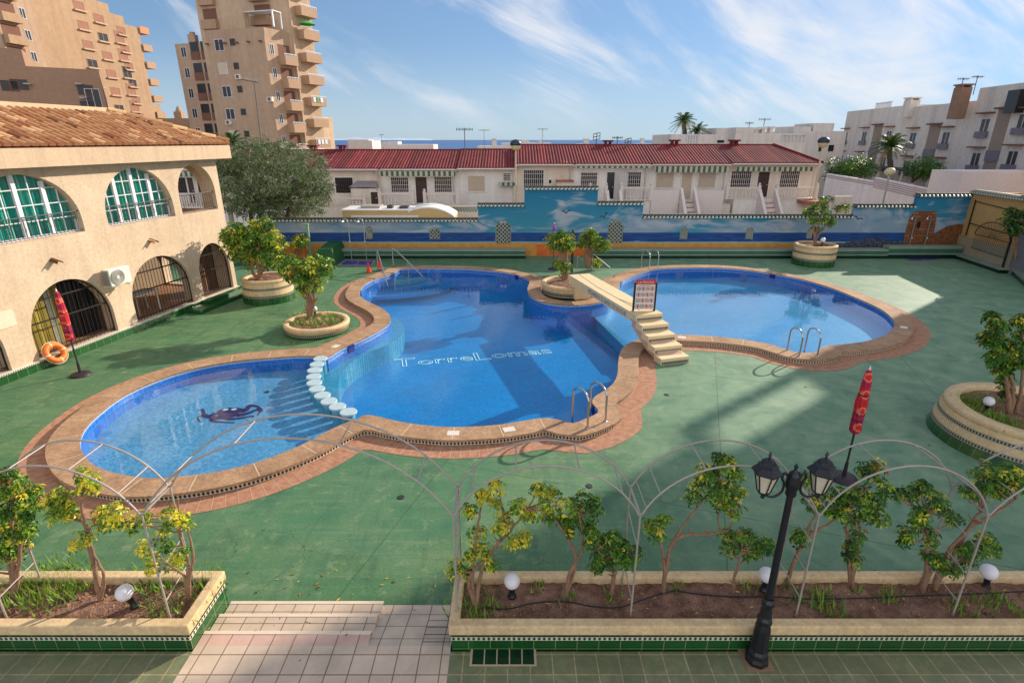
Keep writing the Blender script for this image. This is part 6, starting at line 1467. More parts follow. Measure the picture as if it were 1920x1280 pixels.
def parasol(px, py, label, zt, zb, mat, lean=(0,0), Y=None, basez=0.0, rf=0.082):
    b = PG(px, py, basez) if Y is None else PY(px, py, Y); t = thing('closed_parasol', label, 'parasol', (b.x, b.y, basez))
    dm = M('dark_parasol_base', S(52,40,48), 0.5, 0.1, 5, 0) if 'dpb' not in MT else MT['dpb']; MT['dpb'] = dm
    mb = MB(); mb.lathe((0+b.x,b.y,basez), [(0.001,0.07),(0.05,0.09),(0.22,0.055),(0.25,0.02),(0.25,0.0)], 24); mb.build('base', [dm], t)
    mb = MB(); mb.tube([(b.x,b.y,basez+0.05),(b.x,b.y,basez+0.36)], [0.04,0.03], 10); mb.tube([(b.x,b.y,basez+0.3),(b.x+lean[0],b.y+lean[1],zt-0.02)], 0.019, 8); mb.build('pole', [dm], t)
    # folded fabric: star-shaped section
    mb = MB(); n = 32; prof = [(zb,0.05),(zb+0.05,0.085),(zb+0.35,rf),(zb+0.8*(zt-zb)*0.6,rf*1.05),(zb+(zt-zb)*0.8,rf*0.8),(zt-0.06,0.045),(zt,0.012)]; V = []
    for z, r in prof:
        f_ = (z-basez)/(zt-basez)
        for k in range(n):
            a = 2*math.pi*k/n; q = r*(1+0.20*math.cos(8*a+z*3)+0.06*math.sin(19*a+z*9)+0.05*math.sin(z*23+a)); V.append((b.x+lean[0]*f_+q*math.cos(a), b.y+lean[1]*f_+q*math.sin(a), z))
    m_ = len(prof); mb.add(V, [(i*n+k, i*n+(k+1)%n, (i+1)*n+(k+1)%n, (i+1)*n+k) for i in range(m_-1) for k in range(n)], 0, None, True)
    mb.add([V[k] for k in range(n)], [tuple(reversed(range(n)))], 0); fab = mb.build('folded_canopy', [mat], t)
    mb = MB(); zs = zb+(zt-zb)*0.3; f_ = (zs-basez)/(zt-basez); mb.lathe((b.x+lean[0]*f_, b.y+lean[1]*f_, zs), [(rf*1.13,0),(rf*1.13,0.03),(rf*0.9,0.03)], 16); mb.build('strap', [dm], fab)
    mb = MB(); mb.tube([(b.x+lean[0],b.y+lean[1],zt-0.01),(b.x+lean[0],b.y+lean[1],zt+0.06)], [0.02,0.006], 8); mb.build('finial', [MT['white'] if lean[0]==0 else dm], t)
pm = parasol_mat('red_magenta_circle_fabric', S(176,24,66), S(200,30,40), S(236,120,90))
parasol(152, 703, 'closed red and magenta parasol standing before the beige building', 2.36, 0.98, pm)
parasol(1581, 897, 'closed red and magenta parasol standing in shade on the right', 2.24, 0.98, pm)
pm2 = parasol_mat('purple_fabric', S(104,70,160), S(124,84,170), S(150,110,190))
parasol(1037, 505, 'closed purple parasol behind the peninsula shrubs', 2.22, 1.2, pm2)
# ---------------------------------------------------------------- showers
shw = M('shower_grey_metal', S(160,166,166), 0.35, 0.05, 5, 0, metal=0.5)
def shower(px, py, label, h=2.15, n=0):
    b = PG(px, py, 0.0); t = thing('shower', label, 'shower', tuple(b)); mb = MB()
    mb.tube([(b.x,b.y,0.02),(b.x-0.02,b.y,h-0.12),(b.x-0.05,b.y-0.03,h),(b.x-0.18,b.y-0.06,h+0.04),(b.x-0.28,b.y-0.08,h-0.03)], 0.024, 8); mb.build('pipe', [shw], t)
    mb = MB(); mb.lathe((b.x-0.28,b.y-0.08,h-0.12), [(0.085,0),(0.075,0.04),(0.02,0.10)], 12); mb.build('shower_head', [chrome], t)
    mb = MB(); mb.lathe((b.x,b.y-0.05,1.0), [(0.05,0),(0.05,0.05),(0.001,0.05)], 10); mb.build('push_knob', [chrome], t)
shower(660,489, 'thin grey shower pipe, left of the pair at the left mural'); shower(688,489, 'thin grey shower pipe, right of the pair at the left mural')
shower(1700,481, 'thin grey shower pipe before the painted tower, left of the pair'); shower(1728,481, 'thin grey shower pipe before the painted cliff, right of the pair')
def tray(pts, label):
    P = [PG(x, y, 0.0) for x, y in pts]; c = sum(P, Vector((0,0,0)))/4; t = thing('shower_tray', label, 'shower tray', tuple(c))
    mb = MB(); mb.add([(p.x,p.y,0.012) for p in P], [(0,1,2,3)], 0); mb.build('tray', [M('pink_tray_edge', S(176,128,150), 0.6, 0.1, 5, 0)], t)
    for f0, f1 in ((0.04,0.49),(0.52,0.96)):
        q = []
        for f_, g in ((f0,0.12),(f1,0.12),(f1,0.88),(f0,0.88)): a = P[0].lerp(P[1], f_); b = P[3].lerp(P[2], f_); w = a.lerp(b, g); q.append((w.x,w.y,0.018))
        mb = MB(); mb.add(q, [(0,1,2,3)], 0); mb.build('blue_basin', [tile_mat('cobalt_tray_tile', S(36,48,140), S(110,110,170), 0.12, 0.12, 0.006, rough=0.3)], t)
tray([(634,498),(697,499),(703,489),(646,488)], 'blue tiled double shower tray at the left mural wall')
tray([(1709,490),(1767,488),(1750,480),(1686,481)], 'blue tiled double shower tray at the right mural wall')
# pale green post
b = PG(584,488,0); mb = MB(); mb.box(b.x-0.06,b.x+0.06,b.y-0.06,b.y+0.06,0,1.85,0); mb.box(b.x-0.2,b.x+0.08,b.y-0.08,b.y+0.08,1.85,1.92,0); mb.build('post', [M('pale_green_paint', S(120,158,126), 0.6, 0.1, 5, 0)], loc=tuple(b), label='pale green square post left of the mural showers', cat='post')
# ---------------------------------------------------------------- double lantern post in front
LPp = PG(1418, 1236, TZ); lx, ly = LPp.x, LPp.y
blk = M('black_cast_iron', (0.012,0.012,0.016,1), 0.38, 0.2, 8, 0.15, 40, spec=0.5)
opal = M('opal_lantern_glass', S(208,198,172), 0.35, 0.04, 5, 0)
lp = thing('street_lamp', 'black double lantern post standing on the green tiles in front', 'lamp post', (lx, ly, TZ))
mb = MB(); mb.lathe((lx,ly,TZ), [(0.001,0),(0.135,0.0),(0.135,0.05),(0.12,0.09),(0.115,0.15),(0.095,0.19),(0.09,0.5),(0.075,0.58),(0.085,0.60),(0.085,0.64),(0.066,0.68),(0.058,0.82),(0.072,0.85),(0.072,0.89),(0.05,0.93)], 8, 0, 1, 1, False); mb.build('base', [blk], lp)
HT = 2.32
mb = MB(); mb.tube([(lx,ly,TZ+0.9),(lx,ly,TZ+HT)], [0.040,0.033], 14); mb.build('pole', [blk], lp)
zh = TZ+HT
mb = MB(); mb.lathe((lx,ly,zh), [(0.05,-0.02),(0.055,0.0),(0.05,0.04),(0.068,0.08),(0.072,0.16),(0.06,0.2),(0.062,0.215),(0.05,0.25),(0.02,0.275),(0.012,0.30),(0.022,0.32),(0.004,0.36)], 12); mb.build('head', [blk], lp)
for sgn in (-1, 1):
    ax_ = lx+sgn*0.285
    mb = MB(); mb.tube(catmull([(lx+sgn*0.05,ly,zh+0.18),(lx+sgn*0.10,ly,zh+0.25),(lx+sgn*0.12,ly,zh+0.19),(lx+sgn*0.09,ly,zh+0.12),(lx+sgn*0.10,ly,zh+0.02),(lx+sgn*0.18,ly,zh-0.04),(ax_,ly,zh-0.01)], 5, False), 0.013, 8); mb.build('arm', [blk], lp)
    ln = MB(); ln.lathe((ax_,ly,zh-0.05), [(0.001,0.0),(0.02,0.0),(0.02,0.05),(0.045,0.075),(0.06,0.08)], 6, 0, 1, 1, False, math.pi/6)
    for k in range(6):
        a = math.pi/6+math.pi*k/3; ln.tube([(ax_+0.062*math.cos(a),ly+0.062*math.sin(a),zh+0.03),(ax_+0.118*math.cos(a),ly+0.118*math.sin(a),zh+0.26)], 0.008, 4)
    ln.lathe((ax_,ly,zh), [(0.066,0.02),(0.066,0.035),(0.06,0.035)], 6, 0, 1, 1, False, math.pi/6)
    lt = ln.build('lantern', [blk], lp)
    gm_ = MB(); gm_.lathe((ax_,ly,zh), [(0.058,0.032),(0.111,0.258)], 6, 0, 1, 1, False, math.pi/6); gm_.build('opal_pane', [opal], lt)
    rf_ = MB(); rf_.lathe((ax_,ly,zh), [(0.115,0.25),(0.15,0.262),(0.15,0.275),(0.095,0.335),(0.105,0.345),(0.075,0.362),(0.07,0.385),(0.04,0.41),(0.012,0.42),(0.010,0.445),(0.018,0.455),(0.003,0.50)], 6, 0, 1, 1, False, math.pi/6); rf_.build('lantern_roof', [blk], lt)
mb = MB(); mb.box(lx-0.17,lx+0.15,ly-0.15,ly+0.16,TZ+0.001,TZ+0.006,0); mb.build('mortar_patch', [M('cement_patch', S(150,120,92), 0.9, 0.2, 9, 0.5, 40)], lp)
# ---------------------------------------------------------------- globe garden lamps
glb = M('white_globe_glass', S(226,222,224), 0.35, 0.02, 3, 0)
def globe_proto():
    t = thing('globe_lamp', '', 'garden lamp'); mb = MB(); mb.lathe((0,0,0), [(0.001,0),(0.055,0.0),(0.055,0.02),(0.036,0.035),(0.036,0.13),(0.05,0.15),(0.05,0.17)], 14); mb.build('stem', [blk], t)
    mb = MB(); mb.sphere((0,0,0.250), 0.100, 24, 16); mb.build('globe', [glb], t); return t
gp = globe_proto(); G_ = 'white globe garden lamps in the planters'
for i, (px, py, z, lab, s) in enumerate([(254,1136,0.56,'white globe lamp tilted in the left planter soil',1.0),(960,1118,0.56,'white globe lamp in the right planter beside the yellow leaved shrub',1.0),(1432,1106,0.56,'white globe lamp behind the black lantern post',1.0),(1848,1100,0.56,'white globe lamp in the right planter near the right edge',1.0),
    (1848,772,0.66,'white globe lamp in the large round planter at the right edge',1.0),(591,592,0.28,'white globe lamp behind the tree trunk in the low round planter',1.0),(1541,461,1.0,'white globe lamp in the tall striped planter by the mural',1.2)]):
    p = PG(px, py, z); o = place(gp, i > 0, (p.x,p.y,z), 0, lab, G_, (s,s,s))
    if i == 0: o.rotation_euler = (0.1, -0.25, 0)
    if i == 3: o.rotation_euler = (0.0, -0.12, 0)
# ---------------------------------------------------------------- arched pergola frame
pgm = M('weathered_grey_tube', S(172,160,150), 0.5, 0.08, 6, 0, metal=0.2)
pg = thing('arched_pergola', 'thin grey tubular pergola of linked arches along both planters', 'pergola', (-.66, 5.4, 0.56))
JX = [-6.15,-4.16,-0.66,1.44,3.45,5.35,7.45,9.2]; YF, YR, ZJ = 5.12, 5.66, 2.05
def arc(x0, x1, h, Y, zj=ZJ):
    c = x1-x0; r = (c*c/4+h*h)/(2*h); a = math.asin(min(1, c/2/r)); xm = (x0+x1)/2; zc = zj+h-r
    if h > c/2: a = math.pi-a
    return [(xm+r*math.sin(t_), Y, zc+r*math.cos(t_)) for t_ in [-a+2*a*i/22 for i in range(23)]]
for i in range(len(JX)-1):
    x0_, x1_ = JX[i]+0.015, JX[i+1]-0.015; h_ = 0.98 if i == 1 else 0.64
    A1, A2 = arc(x0_, x1_, h_, YF), arc(x0_, x1_, h_, YR)
    mb = MB(); mb.tube(A1, 0.0115, 7); mb.build('front_arch', [pgm], pg); mb = MB(); mb.tube(A2, 0.0115, 7); mb.build('rear_arch', [pgm], pg)
    for k in (3, 8, 14, 19):
        mb = MB(); mb.tube([A1[k], A2[k]], 0.009, 6); mb.build('tie_bar', [pgm], pg)
for i, x in enumerate(JX):
    for Y in (YF, YR):
        lean = 0.0
        mb = MB(); mb.tube([(x,Y,0.5),(x,Y,ZJ+0.02)], 0.0125, 7); mb.build('post', [pgm], pg)
    mb = MB(); mb.box(x-0.012,x+0.012,YF,YR,ZJ-0.012,ZJ+0.0,0); mb.build('junction_bar', [pgm], pg)
    for z in (0.85, 1.25, 1.65):
        mb = MB(); mb.tube([(x,YF,z-0.05*(i%2)),(x,YR,z+0.05)], 0.008, 6); mb.build('tie_bar', [pgm], pg)
    mb = MB(); mb.tube([(x+0.06,YF+0.02,ZJ+0.09),(x+0.06,YR,ZJ+0.09)], 0.007, 5); mb.build('tie_bar', [pgm], pg)
# pink disc behind the right planter
p = PG(1390, 1052, 0.0); p = PG(1392, 1062, 0.02); mb = MB(); mb.lathe((p.x,6.08,0), [(0.26,0.0),(0.26,0.07),(0.22,0.10),(0.001,0.11)], 28); mb.build('parasol_base', [M('pink_plastic', S(206,110,116), 0.5, 0.06, 5, 0)], loc=(p.x,6.08,0), label='round pink plastic base lying behind the right planter', cat='parasol base')
# ---------------------------------------------------------------- camper van behind the mural wall
cy = 34.6; cvx = lambda px: PY(px, 395, cy).x
cv = thing('camper_van', 'cream camper van with white roof behind the mural wall', 'camper van', (cvx(740), cy+1.1, -1.1))
crm = M('camper_cream_panel', S(216,184,120), 0.45, 0.04, 1, 0); whr = M('camper_white_roof', S(240,238,232), 0.35, 0.02, 1, 0)
x0_, x1_ = cvx(641), cvx(775); zr = PY(740, 395, cy).z; mb = MB(); mb.box(x0_, x1_, cy, cy+2.2, -0.7, zr, 0); mb.build('body', [crm], cv)
mb = MB(); mb.box(x0_-0.05, x1_, cy-0.04, cy+2.24, zr, zr+0.06, 0); mb.build('roof', [whr], cv)
# curved nose
prof_ = [(765,396),(775,391),(790,388.5),(805,388),(820,390),(835,395),(848,402),(852,406)]
P_ = [(PY(a,b,cy).x, PY(a,b,cy).z) for a, b in prof_]; mb = MB(); V = [(x,cy-0.02,z) for x,z in P_]+[(x,cy+2.25,z) for x,z in P_]; n = len(P_)
mb.add(V, [(i,i+1,n+i+1,n+i) for i in range(n-1)], 0, None, True); V2 = [(x,cy-0.02,z-0.09) for x,z in P_]; mb.add([V[i] for i in range(n)]+V2[::-1], [tuple(range(2*n))], 0)
mb.build('curved_roof', [whr], cv)
mb = MB(); body2 = [(x,z-0.09) for x,z in P_]+[(P_[-1][0]-0.2,-0.6),(P_[0][0],-0.6)]; n = len(body2); V = [(x,cy+0.02,z) for x,z in body2]+[(x,cy+2.18,z) for x,z in body2]
mb.add(V, [tuple(range(n)), tuple(reversed(range(n,2*n)))]+[(i,n+i,n+(i+1)%n,(i+1)%n) for i in range(n)], 0); mb.build('cab', [crm], cv)
mb = MB(); mb.box(cvx(657), cvx(784), cy-0.025, cy-0.003, zr-0.42, zr-0.28, 0); mb.build('awning_strip', [whr], cv)
dkk = M('dark_roof_fitting', S(70,66,66), 0.5, 0.1, 4, 0)
for a, b, w_, h_, m_ in ((672,708,1.0,0.16,M('grey_roof_hatch', S(168,160,150), 0.5, .1, 5, 0)),(722,732,0.5,0.2,dkk),(745,760,0.9,0.12,dkk)):
    mb = MB(); mb.box(cvx(a), cvx(b), cy+0.6, cy+0.6+w_, zr+0.06, zr+0.06+h_, 0); mb.build('roof_hatch', [m_], cv)
for x in (cvx(665), cvx(825)):
    for yy in (cy+0.1, cy+2.1):
        mb = MB(); V = []; n = 20
        for dy in (-0.1, 0.1): V += [(x+0.34*math.cos(2*math.pi*k/n), yy+dy, -0.76+0.34*math.sin(2*math.pi*k/n)) for k in range(n)]
        mb.add(V, [(k,(k+1)%n,n+(k+1)%n,n+k) for k in range(n)]+[tuple(range(n)), tuple(range(n,2*n))], 0); mb.build('wheel', [dkk], cv)
# lattice fence beside the camper
fz = PY(870, 395, 38).z; t = thing('lattice_fence', 'low green lattice fence on a cream wall behind the camper van', 'fence', (PY(870,395,38).x, 38, -1)); a, b = PY(822,395,38).x, PY(896,395,38).x
mb = MB(); mb.box(a, b, 38, 38.2, -1.2, fz-0.12, 0); mb.build('wall', [hw], t); mb = MB()
n = 26
for k in range(n): mb.tube([(a+(b-a)*k/n, 38.05, fz-0.12), (a+(b-a)*(k+1)/n, 38.05, fz+0.25)], 0.025, 4, 0, False, False)
mb.box(a, b, 38, 38.12, fz+0.25, fz+0.32, 1); mb.build('lattice', [M('green_lattice_paint', S(70,120,76), 0.6, 0.1, 5, 0), hw], t)
# ---------------------------------------------------------------- street lamps
def street_lamp(px, pbase, ptop, Y, label, kind):
    zt = PY(px, ptop, Y).z; x = PY(px, ptop, Y).x; zb = PY(px, pbase, Y).z if pbase else -2.6
    t = thing('street_lamp', label, 'street lamp', (x, Y, zb)); mb = MB(); mb.tube([(x,Y,zb),(x,Y,zt-0.5)], [0.09,0.06], 10); mb.build('pole', [M('cream_lamp_pole', S(206,186,150), 0.5, 0.05, 5, 0) if kind != 'globe' else shw], t)
    r = 0.36
    if kind == 'globe': mb = MB(); mb.sphere((x,Y,zt-0.36), 0.34, 16, 12, 0, 0.8); mb.build('globe', [M('yellowed_globe', S(206,194,156), 0.4, 0.03, 2, 0)], t)
    else:
        mb = MB(); mb.lathe((x,Y,zt-0.75), [(0.07,0),(0.28,0.1),(0.34,0.33),(0.34,0.36)], 16); mb.build('diffuser', [M('cream_diffuser', S(216,196,146), 0.4, 0.03, 2, 0)], t)
        mb = MB(); mb.lathe((x,Y,zt-0.75), [(0.36,0.33),(0.40,0.37),(0.37,0.55),(0.24,0.69),(0.001,0.74)], 18); mb.build('dome_cap', [M('dark_blue_dome', S(46,56,72), 0.4, 0.05, 4, 0)], t)
street_lamp(967, None, 261, 40.5, 'dark domed street lamp rising at the junction of the two red roofs', 'dome')
street_lamp(1546, None, 256, 41.0, 'dark domed street lamp at the right end of the red roofs', 'dome')
street_lamp(1671, None, 312, 40.0, 'globe street lamp in front of the louvred boundary wall', 'globe')
# ---------------------------------------------------------------- aerials
am = M('aerial_metal', S(110,104,100), 0.5, 0.1, 5, 0, metal=0.3)
def aerial(px, pb, pt, Y, label, kind=0):
    P0, P1 = PY(px, pb, Y), PY(px, pt, Y); t = thing('roof_aerial', label, 'aerial', tuple(P0)); mb = MB(); mb.tube([(P0.x,Y,P0.z-0.8),(P0.x,Y,P1.z)], 0.035, 6); mb.build('mast', [am], t)
    mb = MB(); z = P1.z-0.1; w = (P1.z-P0.z)*0.22+0.25
    if kind != 1:
        mb.tube([(P0.x-w,Y,z),(P0.x+w,Y,z)], 0.03, 4)
        for k in range(6): mb.tube([(P0.x-w+2*w*k/5,Y-0.25,z),(P0.x-w+2*w*k/5,Y+0.25,z)], 0.02, 4); mb.tube([(P0.x-w+2*w*k/5,Y,z-0.12),(P0.x-w+2*w*k/5,Y,z+0.12)], 0.02, 4)
    else:
        for q in (0, 0.25, 0.5): mb.tube([(P0.x-w*.6,Y,z-q),(P0.x+w*.6,Y,z-q+0.1)], 0.03, 4)
        mb.tube([(P0.x-w*.6,Y,z-.5),(P0.x-w*.6,Y,z)], 0.03, 4); mb.tube([(P0.x+w*.6,Y,z-.4),(P0.x+w*.6,Y,z+.1)], 0.03, 4)
    mb.build('antenna', [am], t)
aerial(872,283,240,45.5,'roof aerial on the left red roof, tallest of the row')
aerial(908,275,243,90,'thin aerial left of the domed lamp'); aerial(1017,270,241,90,'thin aerial right of the domed lamp')
aerial(1118,272,249,50,'grid aerial above the open door house',1); aerial(1157,272,256,50,'short thin aerial between grid aerial and palms'); aerial(1177,275,259,46,'short dish mast on the red roof ridge',1)
aerial(1404,240,229,62,'small aerial on the white house left'); aerial(1430,250,222,62,'tall thin aerial on the white house with chimneys')
aerial(1802,165,146,56,'aerial left of the brown brick chimney'); aerial(1829,160,142,55,'wide aerial right of the brown brick chimney')
aerial(716,262,252,130,'tiny aerial against the sea above the long white house')
# aerial with mast in front of the tan tower
P0, P1 = PY(490, 268, 44), PY(476, 152, 44); t = thing('roof_aerial', 'tall guyed aerial mast in front of the tan tower', 'aerial', tuple(P0)); mb = MB(); mb.tube([tuple(P0-Vector((0,0,3))), tuple(P0), tuple(P1)], 0.04, 6); mb.build('mast', [am], t)
mb = MB(); mb.tube([(P1.x-0.9,44,P1.z+0.1),(P1.x+0.3,44,P1.z-0.1)], 0.035, 5)
for k in range(7): mb.tube([(P1.x-0.9+k*0.19,43.8,P1.z+0.1-k*0.03),(P1.x-0.9+k*0.19,44.2,P1.z+0.3-k*0.03)], 0.02, 4)
mb.build('antenna', [am], t)
# ---------------------------------------------------------------- leaves
def leafm(name, c, k=0.22):
    m = bpy.data.materials.new(name); t = NT(m); t.b.inputs['Roughness'].default_value = 0.42; t.b.inputs['Specular IOR Level'].default_value = 0.45
    n = t.ramp(t.noise(t.coord('Object'), 9, 3), 0.3, 0.7, 1-k, 1+k); col = t.mix(1.0, c, n, 'MULTIPLY'); t.put(t.b.inputs['Base Color'], col)
    tl = t.n('ShaderNodeBsdfTranslucent'); t.put(tl.inputs['Color'], col); mx = t.n('ShaderNodeMixShader'); mx.inputs[0].default_value = 0.28
    t.l(t.b.outputs[0], mx.inputs[1]); t.l(tl.outputs[0], mx.inputs[2]); t.l(mx.outputs[0], t.o.inputs['Surface']); return m
LG = [leafm('leaf_dark_green', S(50,88,34)), leafm('leaf_green', S(86,132,42)), leafm('leaf_lime', S(150,178,54)), leafm('leaf_yellow', S(228,212,64)), leafm('leaf_olive', S(104,116,80)), leafm('leaf_olive_pale', S(158,164,124))]
LG.append(leafm('leaf_dry_brown', S(150,104,50)))
bark = M('tan_bark', S(150,116,90), 0.9, 0.25, 12, 0.6, 50, bd=0.01, fine=0.2); barkd = M('grey_brown_bark', S(92,74,62), 0.9, 0.25, 8, 0.6, 40, fine=0.2)
def rosette(mb, p, up, L, rr, mats, n=7, droop=0.35):
    L = L*rr.choice((0.65,0.9,1.0,1.15)); up = (up+Vector((rr.uniform(-.4,.4),rr.uniform(-.4,.4),rr.uniform(-.3,.2)))).normalized(); a = up.orthogonal().normalized(); b = up.cross(a); ph = rr.uniform(0, 6.28); mat = mats(rr) if rr.random() > 0.025 else 6
    for k in range(n):
        q = ph+2*math.pi*k/n+rr.uniform(-.35,.35); d = a*math.cos(q)+b*math.sin(q); l = L*rr.uniform(0.6,1.3); w = l*rr.uniform(.15,.25)
        s = up.cross(d).normalized(); p1 = p+d*l*0.22+up*l*0.10; p2 = p+d*l*0.62+up*l*(0.16-droop*0.2); p3 = p+d*l+up*l*(0.05-droop)
        mb.add([p1, p2-s*w, p3, p2+s*w], [(0,1,2),(0,2,3)], mat)
def clump(mb, c, r, n, L, rr, mats, sq=0.85, nl=7):
    for _ in range(n):
        u = Vector((rr.gauss(0,1), rr.gauss(0,1), rr.gauss(0,1)))
        if u.length < 1e-3: continue
        u.normalize(); q = r*rr.uniform(0.45,1.0); p = c+Vector((u.x*q, u.y*q, u.z*q*sq)); rosette(mb, p, u*0.7+Vector((0,0,0.8)), L, rr, mats, nl)
def pick(w): return lambda rr: rr.choices([0,1,2,3,4,5], w)[0]
GREEN, YEL, MIXED, OLIVE = pick([30,45,20,4,0,0]), pick([6,20,34,40,0,0]), pick([16,42,30,12,0,0]), pick([10,6,0,0,56,28])
def shrub(label, base, limbs, clumps, mats, rr_seed, name='shrub', cat='shrub', r=0.11, L=0.068, n=20, group=None, tr=0.026, barkm=None, ext=True):
    """base: world point; limbs: list of polylines (world); clumps: list of world points"""
    rr = random.Random(rr_seed); t = thing(name, label, cat, tuple(base), group); mb = MB()
    for poly in limbs:
        pts = catmull([tuple(p) for p in poly], 4, False); k = len(pts)
        mb.tube([(p.x+rr.uniform(-.3,.3)*tr, p.y+rr.uniform(-.3,.3)*tr, p.z) for p in pts], [tr*(1-0.62*i/(k-1))*rr.uniform(.82,1.2) for i in range(k)], 8)
        for _ in range(3):      # pruned stubs
            i = rr.randrange(1, k-1); a = rr.uniform(0, 6.28); q = pts[i]; d = Vector((math.cos(a), math.sin(a), 0.9))*tr*rr.uniform(1.5,3.2); mb.tube([tuple(q), tuple(q+d)], [tr*.45, tr*.3], 6)
    # twigs joining each clump to the nearest limb point
    allp = [Vector(p) for poly in limbs for p in catmull([tuple(q) for q in poly], 4, False)]
    for c in clumps:
        c = Vector(c); q = min(allp, key=lambda s: (s-c).length + (0.5 if s.z > c.z else 0)); m = q.lerp(c, 0.5)+Vector((rr.uniform(-.03,.03), rr.uniform(-.03,.03), -0.03)); mb.tube([tuple(q), tuple(m), tuple(c)], [tr*0.45, tr*0.35, tr*0.2], 5)
        for _ in range(5): e = c+Vector((rr.uniform(-1,1), rr.uniform(-1,1), rr.uniform(-.4,1)))*r; mb.tube([tuple(m.lerp(c, rr.uniform(.5,1))), tuple(e)], [tr*.14, tr*.07], 4, 0, False)
    mb.build('trunk', [barkm or bark], t)
    mb = MB()
    for c in clumps: clump(mb, Vector(c), r*rr.uniform(0.8,1.25), int(n*rr.uniform(0.8,1.2)), L, rr, mats)
    mb.build('crown', LG, t); return t
YP = 5.38
def PX(pts, Y=YP, seed=0, j=0.16):
    rr = random.Random(seed); return [PY(x, y, Y+rr.uniform(-j, j)) for x, y in pts]
def bed(px, py, z=0.56): return PG(px, py, z)
GP = 'shrubs planted in the long planters'
def fshrub(label, base, limbs, cl, mats, seed, Y=None, **k):
    b = bed(*base); Yb = b.y; L = [[b]+[PY(x, y, Yb+(YP-Yb)*0.5) for x, y in poly] for poly in limbs]
    return shrub(label, b, L, PX(cl, (Yb+YP)/2, seed), mats, seed, group=GP, **k)
fshrub('yellow leaved shrub at the left end of the right planter', (893,1140), [[(886,1090),(893,1010),(900,960)],[(880,1085),(925,1030),(965,985),(985,955)],[(905,1060),(945,1000),(940,950)]],
  [(928,912),(1010,918),(1036,926),(879,955),(928,948),(970,946),(993,962),(895,1003),(941,988),(967,1014),(986,1008),(882,1040),(905,1028),(920,1056),(852,1062),(869,1072),(1020,940),(905,930),(950,970),(1050,945)], YEL, 1, n=20)
fshrub('green shrub with forked bare trunk, second in the right planter', (1060,1116), [[(1068,1075),(1088,1037),(1092,1000),(1085,960)],[(1080,1050),(1062,1005),(1040,975)]], [(1030,965),(1056,975),(1092,935),(1112,940),(1085,968),(1066,991),(1100,985),(1112,958),(1076,945)], GREEN, 2)
fshrub('low dense green shrub right of the forked one in the right planter', (1146,1116), [[(1150,1080),(1152,1040)],[(1150,1070),(1120,1030)]], [(1111,1014),(1125,1044),(1151,1006),(1170,1022),(1148,1050),(1177,1048),(1108,1000),(1135,1020),(1160,1035),(1120,1060),(1190,1035)], GREEN, 3, n=26)
fshrub('spreading green shrub between the pergola posts, left of the lantern post', (1243,1110), [[(1250,1060),(1262,1015),(1300,960),(1345,905)],[(1247,1075),(1240,1020),(1225,985)],[(1262,1015),(1330,1000),(1365,995)]], [(1245,975),(1220,985),(1350,864),(1327,885),(1380,886),(1357,912),(1312,903),(1385,920),(1350,945),(1376,955),(1300,930),(1232,1000),(1335,925),(1370,935),(1365,870),(1340,895)], MIXED, 4)
fshrub('small green shrub with thin straight stem just left of the lantern post', (1373,1110), [[(1380,1070),(1392,1030)]], [(1365,1000),(1387,1017),(1414,1012),(1368,1026),(1440,1022),(1412,1034),(1395,1000),(1428,1028)], GREEN, 5)
fshrub('green shrub with leaning twin trunks behind the lantern post', (1474,1094), [[(1500,1030),(1520,1000),(1560,978),(1590,955)],[(1490,1050),(1512,1000),(1530,960)]], [(1522,935),(1552,926),(1582,939),(1560,955),(1609,933),(1500,1010),(1535,950),(1575,925),(1512,895),(1540,905),(1500,1000)], GREEN, 6)
fshrub('upright green shrub with three bare stems right of the lantern post', (1597,1100), [[(1600,1060),(1604,1010),(1603,970)],[(1606,1050),(1612,990)],[(1590,1050),(1588,985),(1580,965)]], [(1601,969),(1627,961),(1642,940),(1580,962),(1616,940),(1597,1025),(1650,967),(1614,920),(1640,900),(1625,880),(1645,873),(1600,1045),(1606,1003)], GREEN, 7)
fshrub('green shrub with thick twisted trunk in the right part of the planter', (1730,1108), [[(1737,1060),(1740,1010),(1738,960)],[(1745,1070),(1775,1068)]], [(1668,920),(1690,927),(1729,912),(1747,930),(1765,945),(1774,960),(1792,972),(1702,997),(1720,975),(1732,985),(1747,1010),(1744,1040),(1700,1012),(1710,925),(1777,1065),(1760,1050),(1730,960)], GREEN, 8, tr=0.032)
fshrub('broad green shrub with slanting branch at the right edge of the planter', (1752,1104), [[(1775,1040),(1815,992),(1860,965),(1905,935)],[(1815,992),(1840,960)]], [(1834,890),(1864,897),(1890,884),(1875,920),(1905,908),(1822,924),(1849,1004),(1834,1029),(1867,1032),(1815,1047),(1850,915),(1885,905),(1845,880),(1855,1015),(1790,1065),(1910,895),(1805,1030)], MIXED, 9, tr=0.03)
fshrub('large yellow green shrub at the left edge of the left planter', (28,1116), [[(26,1060),(22,1000),(20,940)],[(34,1070),(40,1010),(45,960)],[(18,1060),(10,1000)]], [(13,886),(33,905),(8,920),(39,940),(18,955),(62,942),(11,985),(30,1001),(13,1017),(8,1040),(49,965),(42,1010),(25,970),(5,960),(28,1035),(60,920),(50,990),(15,905)], MIXED, 10, n=30, tr=0.034)
fshrub('tall slender shrub with three thin stems in the left planter', (188,1122), [[(176,1057),(161,991),(152,929),(156,895)],[(196,1080),(176,1040),(166,1000)],[(161,991),(130,970)],[(165,1000),(190,975)]], [(161,888),(154,905),(170,900),(108,926),(95,942),(125,940),(105,965),(131,962),(190,962),(205,970),(212,955),(195,981),(152,1015),(165,915),(118,950)], YEL, 11, n=18)
